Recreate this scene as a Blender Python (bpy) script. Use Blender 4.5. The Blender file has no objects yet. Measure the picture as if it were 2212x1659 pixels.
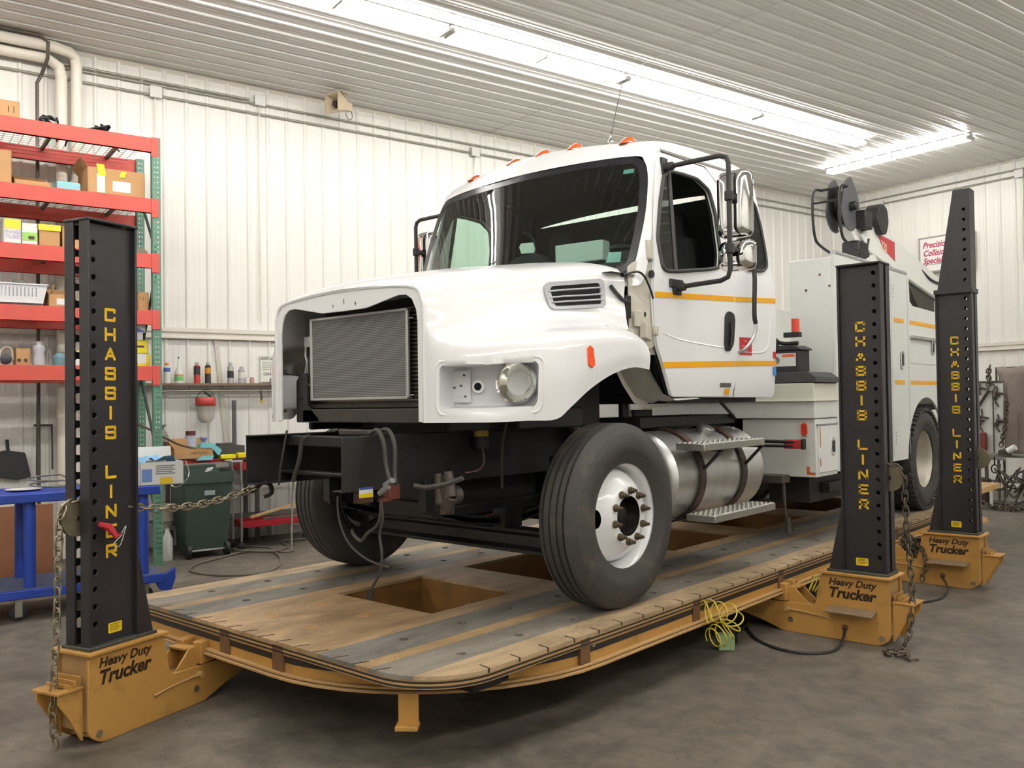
import bpy, bmesh, math, random
from mathutils import Vector, Matrix
from mathutils.geometry import delaunay_2d_cdt
C = bpy.context.scene.collection
sc = bpy.context.scene
random.seed(7)
PI = math.pi
# ---------------------------------------------------------------- camera
cam_d = bpy.data.cameras.new('camera'); cam_d.sensor_width = 36.0
cam_d.lens = 1912.0 / 2212.0 * 36.0
cam_d.clip_start = 0.05; cam_d.clip_end = 100
cam = bpy.data.objects.new('camera', cam_d); C.objects.link(cam)
CAMR = [[0.7501185, 0.0239581, 0.6608693], [0.661141, -0.005017, -0.7502449], [-0.0146589, 0.9997004, -0.019603]]
m4 = Matrix(CAMR).to_4x4(); m4.translation = Vector((0, 0, 1.6))
cam.matrix_world = m4
sc.camera = cam
# ---------------------------------------------------------------- world, exposure
wd = bpy.data.worlds.new('world'); sc.world = wd; wd.use_nodes = True
wd.node_tree.nodes['Background'].inputs[0].default_value = (1.0, 0.98, 0.94, 1)
wd.node_tree.nodes['Background'].inputs[1].default_value = 0.02
sc.view_settings.view_transform = 'Standard'; sc.view_settings.look = 'None'
sc.view_settings.gamma = 1.0; sc.view_settings.use_curve_mapping = False
sc.view_settings.exposure = 0.0
sc.cycles.max_bounces = 5; sc.cycles.diffuse_bounces = 3; sc.cycles.glossy_bounces = 3; sc.cycles.transmission_bounces = 2; sc.cycles.transparent_max_bounces = 8
sc.cycles.use_adaptive_sampling = True; sc.cycles.adaptive_threshold = 0.07; sc.cycles.use_denoising = True
ROOM = math.radians(12.852854926250304)
RL = Vector((math.sin(ROOM), math.cos(ROOM), 0)); RW = Vector((math.cos(ROOM), -math.sin(ROOM), 0))
def rm(s, d, z=0.0):
    "room coordinates: s along the long wall, d across, z up"
    v = RL * s + RW * d; return Vector((v.x, v.y, z))
RZ = -ROOM     # rotation of a thing standing square to the room
# ---------------------------------------------------------------- materials
MATS = {}
def mat(name, col, rough=0.5, metal=0.0, nz=0.0, ns=8.0, bump=0.0, bs=None, emit=0.0, dark=None, cov=0.5, coat=0.0, stretch=None, spec=None, trans=0.0, ior=1.45, alpha=1.0):
    if name in MATS: return MATS[name]
    m = bpy.data.materials.new(name); m.use_nodes = True
    nt = m.node_tree; b = nt.nodes['Principled BSDF']
    col = tuple(col) + (1,)
    b.inputs['Base Color'].default_value = col; b.inputs['Roughness'].default_value = rough
    b.inputs['Metallic'].default_value = metal
    if coat: b.inputs['Coat Weight'].default_value = coat; b.inputs['Coat Roughness'].default_value = 0.05
    if spec is not None: b.inputs['Specular IOR Level'].default_value = spec
    if trans: b.inputs['Transmission Weight'].default_value = trans; b.inputs['IOR'].default_value = ior
    if alpha < 1: b.inputs['Alpha'].default_value = alpha
    if emit: b.inputs['Emission Color'].default_value = col; b.inputs['Emission Strength'].default_value = emit
    if nz or bump or dark:
        tc = nt.nodes.new('ShaderNodeTexCoord'); mp = nt.nodes.new('ShaderNodeMapping')
        nt.links.new(tc.outputs['Object'], mp.inputs['Vector'])
        if stretch: mp.inputs['Scale'].default_value = stretch
        n = nt.nodes.new('ShaderNodeTexNoise'); n.inputs['Scale'].default_value = ns; n.inputs['Detail'].default_value = 6
        n.inputs['Roughness'].default_value = 0.65
        nt.links.new(mp.outputs[0], n.inputs['Vector'])
    if nz or dark:
        r = nt.nodes.new('ShaderNodeValToRGB')
        lo = dark if dark else tuple(max(0, c * (1 - nz)) for c in col[:3])
        hi = col[:3] if dark else tuple(min(1, c * (1 + nz * 0.6)) for c in col[:3])
        r.color_ramp.elements[0].position = cov - 0.12 if dark else 0.3
        r.color_ramp.elements[1].position = cov + 0.1 if dark else 0.7
        r.color_ramp.elements[0].color = tuple(lo) + (1,); r.color_ramp.elements[1].color = tuple(hi) + (1,)
        nt.links.new(n.outputs[0], r.inputs[0]); nt.links.new(r.outputs[0], b.inputs['Base Color'])
    if bump:
        bn = nt.nodes.new('ShaderNodeBump'); bn.inputs['Strength'].default_value = bump; bn.inputs['Distance'].default_value = 0.01
        if bs:
            n2 = nt.nodes.new('ShaderNodeTexNoise'); n2.inputs['Scale'].default_value = bs; n2.inputs['Detail'].default_value = 4
            nt.links.new(mp.outputs[0], n2.inputs['Vector']); nt.links.new(n2.outputs[0], bn.inputs['Height'])
        else: nt.links.new(n.outputs[0], bn.inputs['Height'])
        nt.links.new(bn.outputs[0], b.inputs['Normal'])
    MATS[name] = m; return m
def srgb(r, g, b):
    f = lambda c: (c / 255 / 12.92) if c / 255 <= 0.04045 else ((c / 255 + 0.055) / 1.055) ** 2.4
    return (f(r), f(g), f(b))
# ---------------------------------------------------------------- mesh builder
def inpoly(x, y, P):
    c = False; j = len(P) - 1
    for i in range(len(P)):
        xi, yi = P[i][0], P[i][1]; xj, yj = P[j][0], P[j][1]
        if (yi > y) != (yj > y) and x < (xj - xi) * (y - yi) / (yj - yi) + xi: c = not c
        j = i
    return c
def circle2(cx, cy, r, n=12, ry=None):
    ry = r if ry is None else ry
    return [(cx + r * math.cos(2 * PI * k / n), cy + ry * math.sin(2 * PI * k / n)) for k in range(n)]
def rrect(x0, x1, y0, y1, r, n=5):
    o = []
    for cx, cy, a in ((x1 - r, y1 - r, 0), (x0 + r, y1 - r, 90), (x0 + r, y0 + r, 180), (x1 - r, y0 + r, 270)):
        for k in range(n + 1):
            t = math.radians(a + 90.0 * k / n); o.append((cx + r * math.cos(t), cy + r * math.sin(t)))
    return o
def rpoly(P, r, n=4):
    "round the corners of a polygon"
    o = []; N = len(P)
    for i in range(N):
        a, b, c = Vector(P[i - 1]), Vector(P[i]), Vector(P[(i + 1) % N])
        d1, d2 = (a - b), (c - b); q = min(r, d1.length * .45, d2.length * .45)
        p1 = b + d1.normalized() * q; p2 = b + d2.normalized() * q
        for k in range(n + 1):
            t = k / n; v = (1 - t) ** 2 * p1 + 2 * t * (1 - t) * b + t * t * p2; o.append((v.x, v.y))
    return o
def frame(n):
    n = Vector(n).normalized(); a = Vector((0, 0, 1)) if abs(n.z) < 0.9 else Vector((1, 0, 0))
    x = a.cross(n).normalized(); return x, n.cross(x), n
class MB:
    def __init__(s, xf=None): s.v = []; s.f = []; s.mi = []; s.xf = xf
    def add(s, vs, fs, mi=0):
        b = len(s.v); s.v += [tuple(p) for p in vs]; s.f += [tuple(i + b for i in q) for q in fs]; s.mi += [mi] * len(fs); return s
    def box(s, x0, x1, y0, y1, z0, z1, mi=0, M=None):
        vs = [Vector((x, y, z)) for x in (x0, x1) for y in (y0, y1) for z in (z0, z1)]
        if M: vs = [M @ v for v in vs]
        return s.add(vs, [(0, 1, 3, 2), (4, 6, 7, 5), (0, 4, 5, 1), (2, 3, 7, 6), (0, 2, 6, 4), (1, 5, 7, 3)], mi)
    def obox(s, o, a, b, c, mi=0):
        "box from a corner and three edge vectors"
        o, a, b, c = map(Vector, (o, a, b, c))
        vs = [o + a * i + b * j + c * k for i in (0, 1) for j in (0, 1) for k in (0, 1)]
        return s.add(vs, [(0, 1, 3, 2), (4, 6, 7, 5), (0, 4, 5, 1), (2, 3, 7, 6), (0, 2, 6, 4), (1, 5, 7, 3)], mi)
    def cyl(s, p0, p1, r0, r1=None, n=20, mi=0, cap=True):
        r1 = r0 if r1 is None else r1; p0, p1 = Vector(p0), Vector(p1); x, y, z = frame(p1 - p0); vs = []
        for p, r in ((p0, r0), (p1, r1)):
            for k in range(n): t = 2 * PI * k / n; vs.append(p + (x * math.cos(t) + y * math.sin(t)) * r)
        fs = [(k, (k + 1) % n, n + (k + 1) % n, n + k) for k in range(n)]
        if cap: fs += [tuple(reversed(range(n))), tuple(range(n, 2 * n))]
        return s.add(vs, fs, mi)
    def lathe(s, prof, o, axis, n=32, mi=0, closed=False):
        "prof: list of (distance along axis, radius)"
        o = Vector(o); x, y, z = frame(axis); vs = []; m = len(prof)
        for k in range(n):
            t = 2 * PI * k / n; e = x * math.cos(t) + y * math.sin(t)
            for h, r in prof: vs.append(o + z * h + e * r)
        fs = []
        for k in range(n):
            a, b = k * m, ((k + 1) % n) * m
            for j in range(m if closed else m - 1): j2 = (j + 1) % m; fs.append((a + j, b + j, b + j2, a + j2))
        return s.add(vs, fs, mi)
    def tube(s, pts, r, n=8, mi=0, closed=False, smooth=0, sq=None):
        pts = [Vector(p) for p in pts]
        if smooth: pts = crom(pts, smooth, closed)
        N = len(pts); vs = []; prev = None
        for i, p in enumerate(pts):
            a = pts[i - 1] if (i > 0 or closed) else p; b = pts[(i + 1) % N] if (i < N - 1 or closed) else p
            t = (b - a); t = t.normalized() if t.length > 1e-9 else Vector((0, 0, 1))
            if prev is None: x, y, _ = frame(t)
            else:
                x = prev - t * prev.dot(t)
                x = x.normalized() if x.length > 1e-6 else frame(t)[0]
                y = t.cross(x)
            prev = x
            rr = r[i] if isinstance(r, (list, tuple)) else r
            for k in range(n):
                q = 2 * PI * (k + (0.5 if sq else 0)) / n; vs.append(p + (x * math.cos(q) + y * math.sin(q)) * rr)
        fs = []
        for i in range(N if closed else N - 1):
            a, b = i * n, ((i + 1) % N) * n
            for k in range(n): k2 = (k + 1) % n; fs.append((a + k, a + k2, b + k2, b + k))
        if not closed: fs += [tuple(reversed(range(n))), tuple(range((N - 1) * n, N * n))]
        return s.add(vs, fs, mi)
    def prism(s, P, fn, d0, d1, mi=0):
        "extrude a 2D polygon; fn(a, b, d) -> 3D"
        n = len(P); vs = [fn(a, b, d0) for a, b in P] + [fn(a, b, d1) for a, b in P]
        fs = [tuple(range(n)), tuple(reversed(range(n, 2 * n)))] + [(k, (k + 1) % n, n + (k + 1) % n, n + k) for k in range(n)]
        return s.add(vs, fs, mi)
    def panel(s, outer, holes, fn, thick=0.0, grid=None, mi=0, off=0.0):
        "a sheet with holes. fn(a, b) -> 3D point; thickness goes along the normal"
        co = []; ed = []
        for L in [outer] + list(holes):
            b = len(co); co += [Vector((p[0], p[1])) for p in L]; ed += [(b + i, b + (i + 1) % len(L)) for i in range(len(L))]
        if grid:
            gx, gy = grid; xs = [p[0] for p in outer]; ys = [p[1] for p in outer]
            nx = max(1, int(round((max(xs) - min(xs)) / gx))); ny = max(1, int(round((max(ys) - min(ys)) / gy)))
            for i in range(1, nx):
                for j in range(1, ny):
                    px = min(xs) + (max(xs) - min(xs)) * i / nx; py = min(ys) + (max(ys) - min(ys)) * j / ny
                    if not inpoly(px, py, outer) or any(inpoly(px, py, h) for h in holes): continue
                    co.append(Vector((px, py)))
        r = delaunay_2d_cdt(co, ed, [], 0, 1e-6); V, F = r[0], r[2]; fs = []
        for t in F:
            cx = sum(V[i][0] for i in t) / len(t); cy = sum(V[i][1] for i in t) / len(t)
            if inpoly(cx, cy, outer) and not any(inpoly(cx, cy, h) for h in holes): fs.append(tuple(t))
        P3 = [Vector(fn(v[0], v[1])) for v in V]
        if thick or off:
            N = [Vector() for _ in V]
            for t in fs:
                nn = (P3[t[1]] - P3[t[0]]).cross(P3[t[2]] - P3[t[0]])
                for i in t: N[i] += nn
            N = [q.normalized() if q.length > 0 else q for q in N]
        if off: P3 = [p + q * off for p, q in zip(P3, N)]
        if not thick: return s.add(P3, fs, mi)
        k = len(P3); vs = P3 + [p - q * thick for p, q in zip(P3, N)]
        cnt = {}
        for t in fs:
            for i in range(len(t)):
                e = (t[i], t[(i + 1) % len(t)]); cnt[e] = 1
        out = list(fs) + [tuple(i + k for i in reversed(t)) for t in fs]
        for a, b in cnt:
            if (b, a) not in cnt: out.append((b, a, a + k, b + k))
        return s.add(vs, out, mi)
    def grid(s, rows, mi=0, closed=False, flip=False):
        n = len(rows[0]); vs = [p for r in rows for p in r]; fs = []
        for i in range(len(rows) - 1):
            for j in range(n if closed else n - 1):
                j2 = (j + 1) % n; q = (i * n + j, i * n + j2, (i + 1) * n + j2, (i + 1) * n + j); fs.append(q[::-1] if flip else q)
        return s.add(vs, fs, mi)
    def merge(s, o):
        return s.add(o.v, o.f)
    def build(s, name, m=None, parent=None, sharp=32, bevel=0, seg=2, label=None, cat=None, group=None, kind=None, smooth=True, solid=0, sub=0):
        vs = s.v
        if s.xf: vs = [s.xf(Vector(p)) for p in vs]
        if parent is not None:
            Mi = topmat(parent).inverted()
            vs = [Mi @ Vector(p) for p in vs]
        me = bpy.data.meshes.new(name); me.from_pydata([tuple(p) for p in vs], [], s.f); me.update()
        for mm in (m if isinstance(m, (list, tuple)) else [m] if m else []): me.materials.append(mm)
        if any(s.mi): me.polygons.foreach_set('material_index', s.mi)
        bm = bmesh.new(); bm.from_mesh(me)
        if smooth: bmesh.ops.remove_doubles(bm, verts=bm.verts, dist=1e-5)
        if not solid and not sub: bmesh.ops.recalc_face_normals(bm, faces=bm.faces)
        bm.to_mesh(me); bm.free()
        if smooth:
            me.polygons.foreach_set('use_smooth', [True] * len(me.polygons)); me.set_sharp_from_angle(angle=math.radians(sharp))
        o = bpy.data.objects.new(name, me); C.objects.link(o)
        if parent is not None: o.parent = parent
        if sub:
            md = o.modifiers.new('sub', 'SUBSURF'); md.levels = md.render_levels = sub
        if solid:
            md = o.modifiers.new('solid', 'SOLIDIFY'); md.thickness = solid; md.offset = -1
        if bevel:
            md = o.modifiers.new('bevel', 'BEVEL'); md.width = bevel; md.segments = seg; md.limit_method = 'ANGLE'; md.angle_limit = math.radians(40)
        return tag(o, label, cat, group, kind)
def crom(P, k, closed=False):
    o = []; N = len(P)
    for i in range(N if closed else N - 1):
        if closed: p0, p1, p2, p3 = P[i - 1], P[i], P[(i + 1) % N], P[(i + 2) % N]
        else: p0, p1, p2, p3 = P[max(i - 1, 0)], P[i], P[i + 1], P[min(i + 2, N - 1)]
        for j in range(k):
            t = j / k
            o.append(0.5 * ((2 * p1) + (p2 - p0) * t + (2 * p0 - 5 * p1 + 4 * p2 - p3) * t * t + (3 * p1 - p0 - 3 * p2 + p3) * t ** 3))
    if not closed: o.append(P[-1])
    return o
def tag(o, label=None, cat=None, group=None, kind=None):
    if label: o['label'] = label
    if cat: o['category'] = cat
    if group: o['group'] = group
    if kind: o['kind'] = kind
    return o
def topmat(o):
    while o.parent: o = o.parent
    return Matrix.Translation(o.location) @ Matrix.Rotation(o.rotation_euler.z, 4, 'Z')
def thing(name, label, cat, loc=(0, 0, 0), rz=0.0, group=None):
    o = bpy.data.objects.new(name, None); C.objects.link(o); o.location = loc; o.rotation_euler = (0, 0, rz)
    o.empty_display_size = 0.1
    return tag(o, label, cat, group)
def copy_tree(o, parent=None):
    c = o.copy(); C.objects.link(c)
    if parent is not None: c.parent = parent
    for ch in [x for x in KIDS.get(o.name, [])]: copy_tree(ch, c)
    return c
KIDS = {}
def index_kids():
    KIDS.clear()
    for o in C.objects:
        if o.parent: KIDS.setdefault(o.parent.name, []).append(o)
def dup(o, loc, rz=None, label=None, group=None):
    index_kids(); c = copy_tree(o); c.location = loc
    if rz is not None: c.rotation_euler = (0, 0, rz)
    if label: c['label'] = label
    if group: c['group'] = group
    return c
def text_mb(mb, body, size, fn, shear=0.0, bold=0.0, align='LEFT', mi=0, sx=1.0, space=1.0, depth=0.0008):
    "lettering as geometry; fn(a, b, d) maps the text plane to space"
    cu = bpy.data.curves.new('t', 'FONT'); cu.body = body; cu.size = size; cu.shear = shear; cu.offset = bold; cu.align_x = align
    cu.space_character = space; cu.resolution_u = 3
    ob = bpy.data.objects.new('t', cu); C.objects.link(ob)
    dg = bpy.context.evaluated_depsgraph_get(); me = bpy.data.meshes.new_from_object(ob.evaluated_get(dg))
    vs = [fn(v.co.x * sx, v.co.y, depth) for v in me.vertices]; fs = [tuple(p.vertices) for p in me.polygons]
    mb.add(vs, fs, mi)
    bpy.data.objects.remove(ob); bpy.data.curves.remove(cu); bpy.data.meshes.remove(me)
STROKES = {'C': [[(1, .8), (1, 1), (0, 1), (0, 0), (1, 0), (1, .2)]], 'H': [[(0, 0), (0, 1)], [(1, 0), (1, 1)], [(0, .5), (1, .5)]],
 'A': [[(0, 0), (.5, 1), (1, 0)], [(.2, .32), (.8, .32)]], 'S': [[(1, .82), (1, 1), (0, 1), (0, .52), (1, .52), (1, 0), (0, 0), (0, .18)]],
 'I': [[(.5, 0), (.5, 1)]], 'L': [[(0, 1), (0, 0), (1, 0)]], 'N': [[(0, 0), (0, 1), (1, 0), (1, 1)]],
 'E': [[(1, 1), (0, 1), (0, 0), (1, 0)], [(0, .5), (.85, .5)]], 'R': [[(0, 0), (0, 1), (1, 1), (1, .45), (0, .45)], [(.45, .45), (1, 0)]]}
def letter(mb, ch, cx, cy, w, h, t, fn, d=0.001, mi=0):
    "a squared sign-painter letter made of bars with cut corners"
    for st in STROKES[ch]:
        P = [Vector((cx - w / 2 + t / 2 + (w - t) * a, cy - h / 2 + t / 2 + (h - t) * b)) for a, b in st]
        for i in range(len(P) - 1):
            a, b = P[i], P[i + 1]; e = (b - a).normalized(); nrm = Vector((-e.y, e.x)) * t / 2
            e0 = e * (t * .5 if i == 0 or len(P) > 2 else t / 2) ; ea = t * .5 if (i == 0) else t * .28; eb = t * .5 if i == len(P) - 2 else t * .28
            if ch in 'A' and len(P) == 3: ea = t * .3; eb = t * .3
            q = [a - e * ea + nrm, a - e * ea - nrm, b + e * eb - nrm, b + e * eb + nrm]
            mb.add([fn(p.x, p.y, d) for p in q], [(0, 1, 2, 3)], mi)
TUBE = 62.0
# ================================================================ ROOM
H = 5.52; SL, SR = -5.0, 15.45; DL, DR = -10.6, 5.0
M_wall = mat('cream_wall_steel', srgb(236, 233, 226), 0.42, nz=0.04, ns=1.3, stretch=(3, 3, .35), spec=0.35)
M_ceil = mat('white_ceiling_steel', srgb(228, 226, 220), 0.30, nz=0.03, ns=2.0, spec=0.45)
M_trimw = mat('cream_trim', srgb(222, 216, 204), 0.45, nz=0.05, ns=4)
def floor_mat():
    m = mat('worn_concrete', (0.2, 0.19, 0.17), 0.62); nt = m.node_tree; b = nt.nodes['Principled BSDF']
    tc = nt.nodes.new('ShaderNodeTexCoord')
    def noise(sc_, det=8, rough=.6, dist=0.0):
        n = nt.nodes.new('ShaderNodeTexNoise'); n.inputs['Scale'].default_value = sc_; n.inputs['Detail'].default_value = det
        n.inputs['Roughness'].default_value = rough; n.inputs['Distortion'].default_value = dist
        nt.links.new(tc.outputs['Object'], n.inputs['Vector']); return n
    a = noise(1.1, 8, .7, .6); c = noise(5.5, 6, .65, .3); d = noise(26, 6, .7, .4)
    r1 = nt.nodes.new('ShaderNodeValToRGB'); r1.color_ramp.elements[0].position = .32; r1.color_ramp.elements[1].position = .68
    r1.color_ramp.elements[0].color = (*srgb(86, 80, 71), 1); r1.color_ramp.elements[1].color = (*srgb(124, 116, 104), 1)
    r2 = nt.nodes.new('ShaderNodeValToRGB'); r2.color_ramp.elements[0].position = .36; r2.color_ramp.elements[1].position = .6
    r2.color_ramp.elements[0].color = (.62, .62, .62, 1); r2.color_ramp.elements[1].color = (1, 1, 1, 1)
    r3 = nt.nodes.new('ShaderNodeValToRGB'); r3.color_ramp.elements[0].position = .3; r3.color_ramp.elements[1].position = .7
    r3.color_ramp.elements[0].color = (.78, .78, .78, 1); r3.color_ramp.elements[1].color = (1.10, 1.09, 1.07, 1)
    nt.links.new(a.outputs[0], r1.inputs[0]); nt.links.new(c.outputs[0], r2.inputs[0]); nt.links.new(d.outputs[0], r3.inputs[0])
    def mul(x, y):
        q = nt.nodes.new('ShaderNodeMix'); q.data_type = 'RGBA'; q.blend_type = 'MULTIPLY'; q.inputs[0].default_value = 1
        nt.links.new(x, q.inputs[6]); nt.links.new(y, q.inputs[7]); return q.outputs[2]
    nt.links.new(mul(mul(r1.outputs[0], r2.outputs[0]), r3.outputs[0]), b.inputs['Base Color'])
    bp = nt.nodes.new('ShaderNodeBump'); bp.inputs['Strength'].default_value = .12; bp.inputs['Distance'].default_value = .01
    nt.links.new(c.outputs[0], bp.inputs['Height']); nt.links.new(bp.outputs[0], b.inputs['Normal'])
    rr = nt.nodes.new('ShaderNodeMapRange'); rr.inputs[3].default_value = .42; rr.inputs[4].default_value = .75
    nt.links.new(a.outputs[0], rr.inputs[0]); nt.links.new(rr.outputs[0], b.inputs['Roughness'])
    return m
M_floor = floor_mat()
b = MB(); b.add([rm(SL, DL, 0), rm(SL, DR, 0), rm(SR, DR, 0), rm(SR, DL, 0)], [(0, 1, 2, 3)])
b.build('floor', M_floor, kind='structure', smooth=False)
def ribbed(fn, a0, a1, z0, z1, phase, pitch=0.2455, minor=False):
    "ribbed steel sheet: fn(a, z, out)"
    pts = [(a0, 0)]
    k0 = math.ceil((a0 - phase) / pitch); x = phase + k0 * pitch
    while x < a1 - .04:
        if x > a0 + .03:
            pts += [(x - .027, 0), (x - .010, .019), (x + .010, .019), (x + .027, 0)]
            if minor and x + pitch < a1:
                for q in (.37, .63):
                    c = x + pitch * q; h_ = .0018 if minor is True else minor; pts += [(c - .014, 0), (c - .004, h_), (c + .004, h_), (c + .014, 0)]
        x += pitch
    pts.append((a1, 0)); m = MB(); vs = []
    for a, o in pts: vs += [fn(a, z0, o), fn(a, z1, o)]
    m.add(vs, [(2 * i, 2 * i + 2, 2 * i + 3, 2 * i + 1) for i in range(len(pts) - 1)])
    return m
ribbed(lambda a, z, o: rm(a, DL + o, z), SL, SR, 0, H, 2.726, minor=True).build('wall_left', M_wall, kind='structure', smooth=False)
ribbed(lambda a, z, o: rm(SR - o, a, z), DL, DR, 0, H, -7.746, .2475, minor=True).build('wall_back', M_wall, kind='structure', smooth=False)
ribbed(lambda a, z, o: rm(a, DR - o, z), SL, SR, 0, H, 0).build('wall_right', M_wall, kind='structure', smooth=False)
ribbed(lambda a, z, o: rm(SL + o, a, z), DL, DR, 0, H, 0).build('wall_front', M_wall, kind='structure', smooth=False)
ribbed(lambda a, z, o: rm(z, a, H - o), DL, DR, SL, SR, -10.36, minor=.0045).build('ceiling', M_ceil, kind='structure', smooth=False)
# trims: corner angles and the mid-height girt covers
m = MB(); P = [(0, 0), (.09, 0), (.09, .018), (.018, .018), (.018, .05), (0, .05)]
m.prism([(DL, H - .05), (DL + .05, H - .002), (DL, H - .002)], lambda a, b_, d: rm(d, a, b_), SL, SR)
m.build('trim_1', M_trimw, kind='structure')
m = MB(); m.prism([(SR, H - .05), (SR - .05, H - .002), (SR, H - .002)], lambda a, b_, d: rm(a, d, b_), DL, DR)
m.build('trim_2', M_trimw, kind='structure')
def girt(fn, a0, a1, name):
    m = MB(); m.prism([(0, 2.385), (.05, 2.385), (.05, 2.40), (.022, 2.405), (.022, 2.45), (.045, 2.462), (.045, 2.51), (0, 2.515)], fn, a0, a1)
    m.build(name, M_trimw, kind='structure', sharp=25)
girt(lambda o, z, a: rm(a, DL + .018 + o, z), SL, SR, 'trim_3')
girt(lambda o, z, a: rm(SR - .018 - o, a, z - .04), DL, DR, 'trim_4')
# ceiling sheet joint (end lap of the roof sheets)
m = MB(); m.obox(rm(7.25, DL, H - .0225), rm(.006, 0), rm(0, DR - DL), (0, 0, .003)); m.build('trim_5', mat('lap_joint', srgb(185, 181, 172), .5), kind='structure')
# ---------------------------------------------------------------- strip lights
M_tube = mat('lit_tube', (1.0, 0.985, 0.955), .5, emit=TUBE)
M_house = mat('white_enamel', srgb(225, 225, 220), .35)
M_sock = mat('lamp_socket', srgb(200, 200, 195), .5)
def strip_light(s, d, along='s', label='', group=None, L=2.44):
    rz = RZ + (PI / 2 if along == 's' else 0)
    zt = H - .022
    t = thing('strip_light', label, 'light', rm(s, d, zt), rz, group)
    m = MB(); m.prism([(-.06, 0), (.06, 0), (.045, -.05), (-.045, -.05)], lambda a, b_, q: Vector((q, a, b_)), -L / 2, L / 2)
    ho = m; ho.v = [topmat(t) @ Vector(p) for p in ho.v]; ho.build('housing', M_house, t, bevel=.003)
    for sy in (-1, 1):
        m = MB()
        for seg in (0, 1):
            x0 = -L / 2 + .03 + seg * L / 2; x1 = x0 + L / 2 - .06
            m.cyl((x0, sy * .075, -.062), (x1, sy * .075, -.062), .019, n=10)
        m.v = [topmat(t) @ Vector(p) for p in m.v]; m.build('tube', M_tube, t)
    for x in (-L / 2 + .015, 0, L / 2 - .015):
        m = MB(); m.box(x - .016, x + .016, -.1, .1, -.085, -.035)
        m.v = [topmat(t) @ Vector(p) for p in m.v]; m.build('lamp_holder', M_sock, t, bevel=.004)
    return t
k = 0
for i in range(7):
    s = 11.0 - i * 2.47
    nm = ['nearest the far wall', 'second from the far wall end', 'above the cab mirror', 'above the cab roof', 'above the hood', 'above the shelving end', 'behind the view'][i]
    strip_light(s, -7.75, 's', 'fluorescent strip light in the long ceiling row, the one ' + nm, 'ceiling strip lights in the long row')
    strip_light(s, -2.6, 's', 'fluorescent strip light of the ceiling row on the open side of the shop', 'ceiling strip lights of the near row')
    strip_light(s, 2.4, 's', 'fluorescent strip light of the ceiling row by the right wall', 'ceiling strip lights of the right row')
strip_light(13.3, -7.85, 'd', 'fluorescent strip light set crosswise beside the far wall, over the crane')
# ---------------------------------------------------------------- conduits and boxes on the walls
M_emt = mat('galvanised_conduit', srgb(168, 165, 155), .38, .75)
M_jb = mat('grey_box', srgb(205, 203, 196), .45, .2)
def conduit(pts, r, label, name='conduit', m_=None, straps=None):
    m = MB(); m.tube(pts, r, 10); o = m.build(name, m_ or M_emt)
    tag(o, label, 'conduit'); return o
W1 = DL + .04
conduit([rm(SL + .1, W1, 5.295), rm(SR - .08, W1, 5.295)], .013, 'upper galvanised conduit running the length of the long wall')
conduit([rm(SL + .1, W1, 5.335), rm(3.72, W1, 5.335)], .013, 'thin upper conduit above the shelving ending at the junction box')
conduit([rm(SL + .1, W1, 5.175), rm(SR - .08, W1, 5.175)], .013, 'lower galvanised conduit running the length of the long wall')
conduit([rm(SR - .04, DL + .1, 5.33), rm(SR - .04, 4.5, 5.33)], .013, 'upper galvanised conduit across the far wall')
conduit([rm(SR - .04, DL + .1, 5.22), rm(SR - .04, 4.5, 5.22)], .013, 'lower galvanised conduit across the far wall')
conduit([rm(SR - .04, -6.86, 5.30), rm(SR - .04, -6.86, 3.8)], .012, 'vertical conduit dropping down the far wall at the picture edge')
def jbox(s, d, z, wall, label):
    t = thing('junction_box', label, 'electrical box', rm(s, d, z)); m = MB()
    if wall == 'l': m.obox(rm(s - .06, DL + .02, z - .06), rm(.12, 0), rm(0, .06), (0, 0, .12))
    else: m.obox(rm(SR - .08, d - .06, z - .06), rm(.06, 0), rm(0, .12), (0, 0, .12))
    m.build('box', M_jb, t, bevel=.004); m = MB()
    if wall == 'l': m.obox(rm(s - .065, DL + .08, z - .065), rm(.13, 0), rm(0, .006), (0, 0, .13))
    else: m.obox(rm(SR - .086, d - .065, z - .065), rm(.006, 0), rm(0, .13), (0, 0, .13))
    m.build('cover', mat('light_box_cover', srgb(222, 220, 214), .4), t, bevel=.002)
jbox(2.616, DL, 5.205, 'l', 'grey junction box on the long wall above the end of the shelving')
jbox(3.838, DL, 5.335, 'l', 'grey junction box on the long wall left of the horn speaker')
jbox(7.0, DL, 5.19, 'l', 'grey junction box on the long wall above the cab marker lights')
jbox(SR, -9.4, 5.22, 'b', 'grey junction box on the far wall above the crane')
jbox(SR, -6.9, 5.25, 'b', 'grey junction box on the far wall at the right picture edge')
conduit([rm(2.616, W1, 5.14), rm(2.616, W1, 2.6)], .009, 'thin vertical conduit below the first junction box', m_=mat('pale_conduit', srgb(225, 222, 212), .4, .2))
conduit([rm(3.838, W1, 5.27), rm(3.838, W1, 2.6)], .009, 'thin vertical conduit below the second junction box', m_=MATS['pale_conduit'])
conduit([rm(7.0, W1, 5.13), rm(6.98, W1 + .01, 4.95), rm(6.99, W1, 4.8)], .006, 'short cable hanging below the junction box above the cab')
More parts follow.
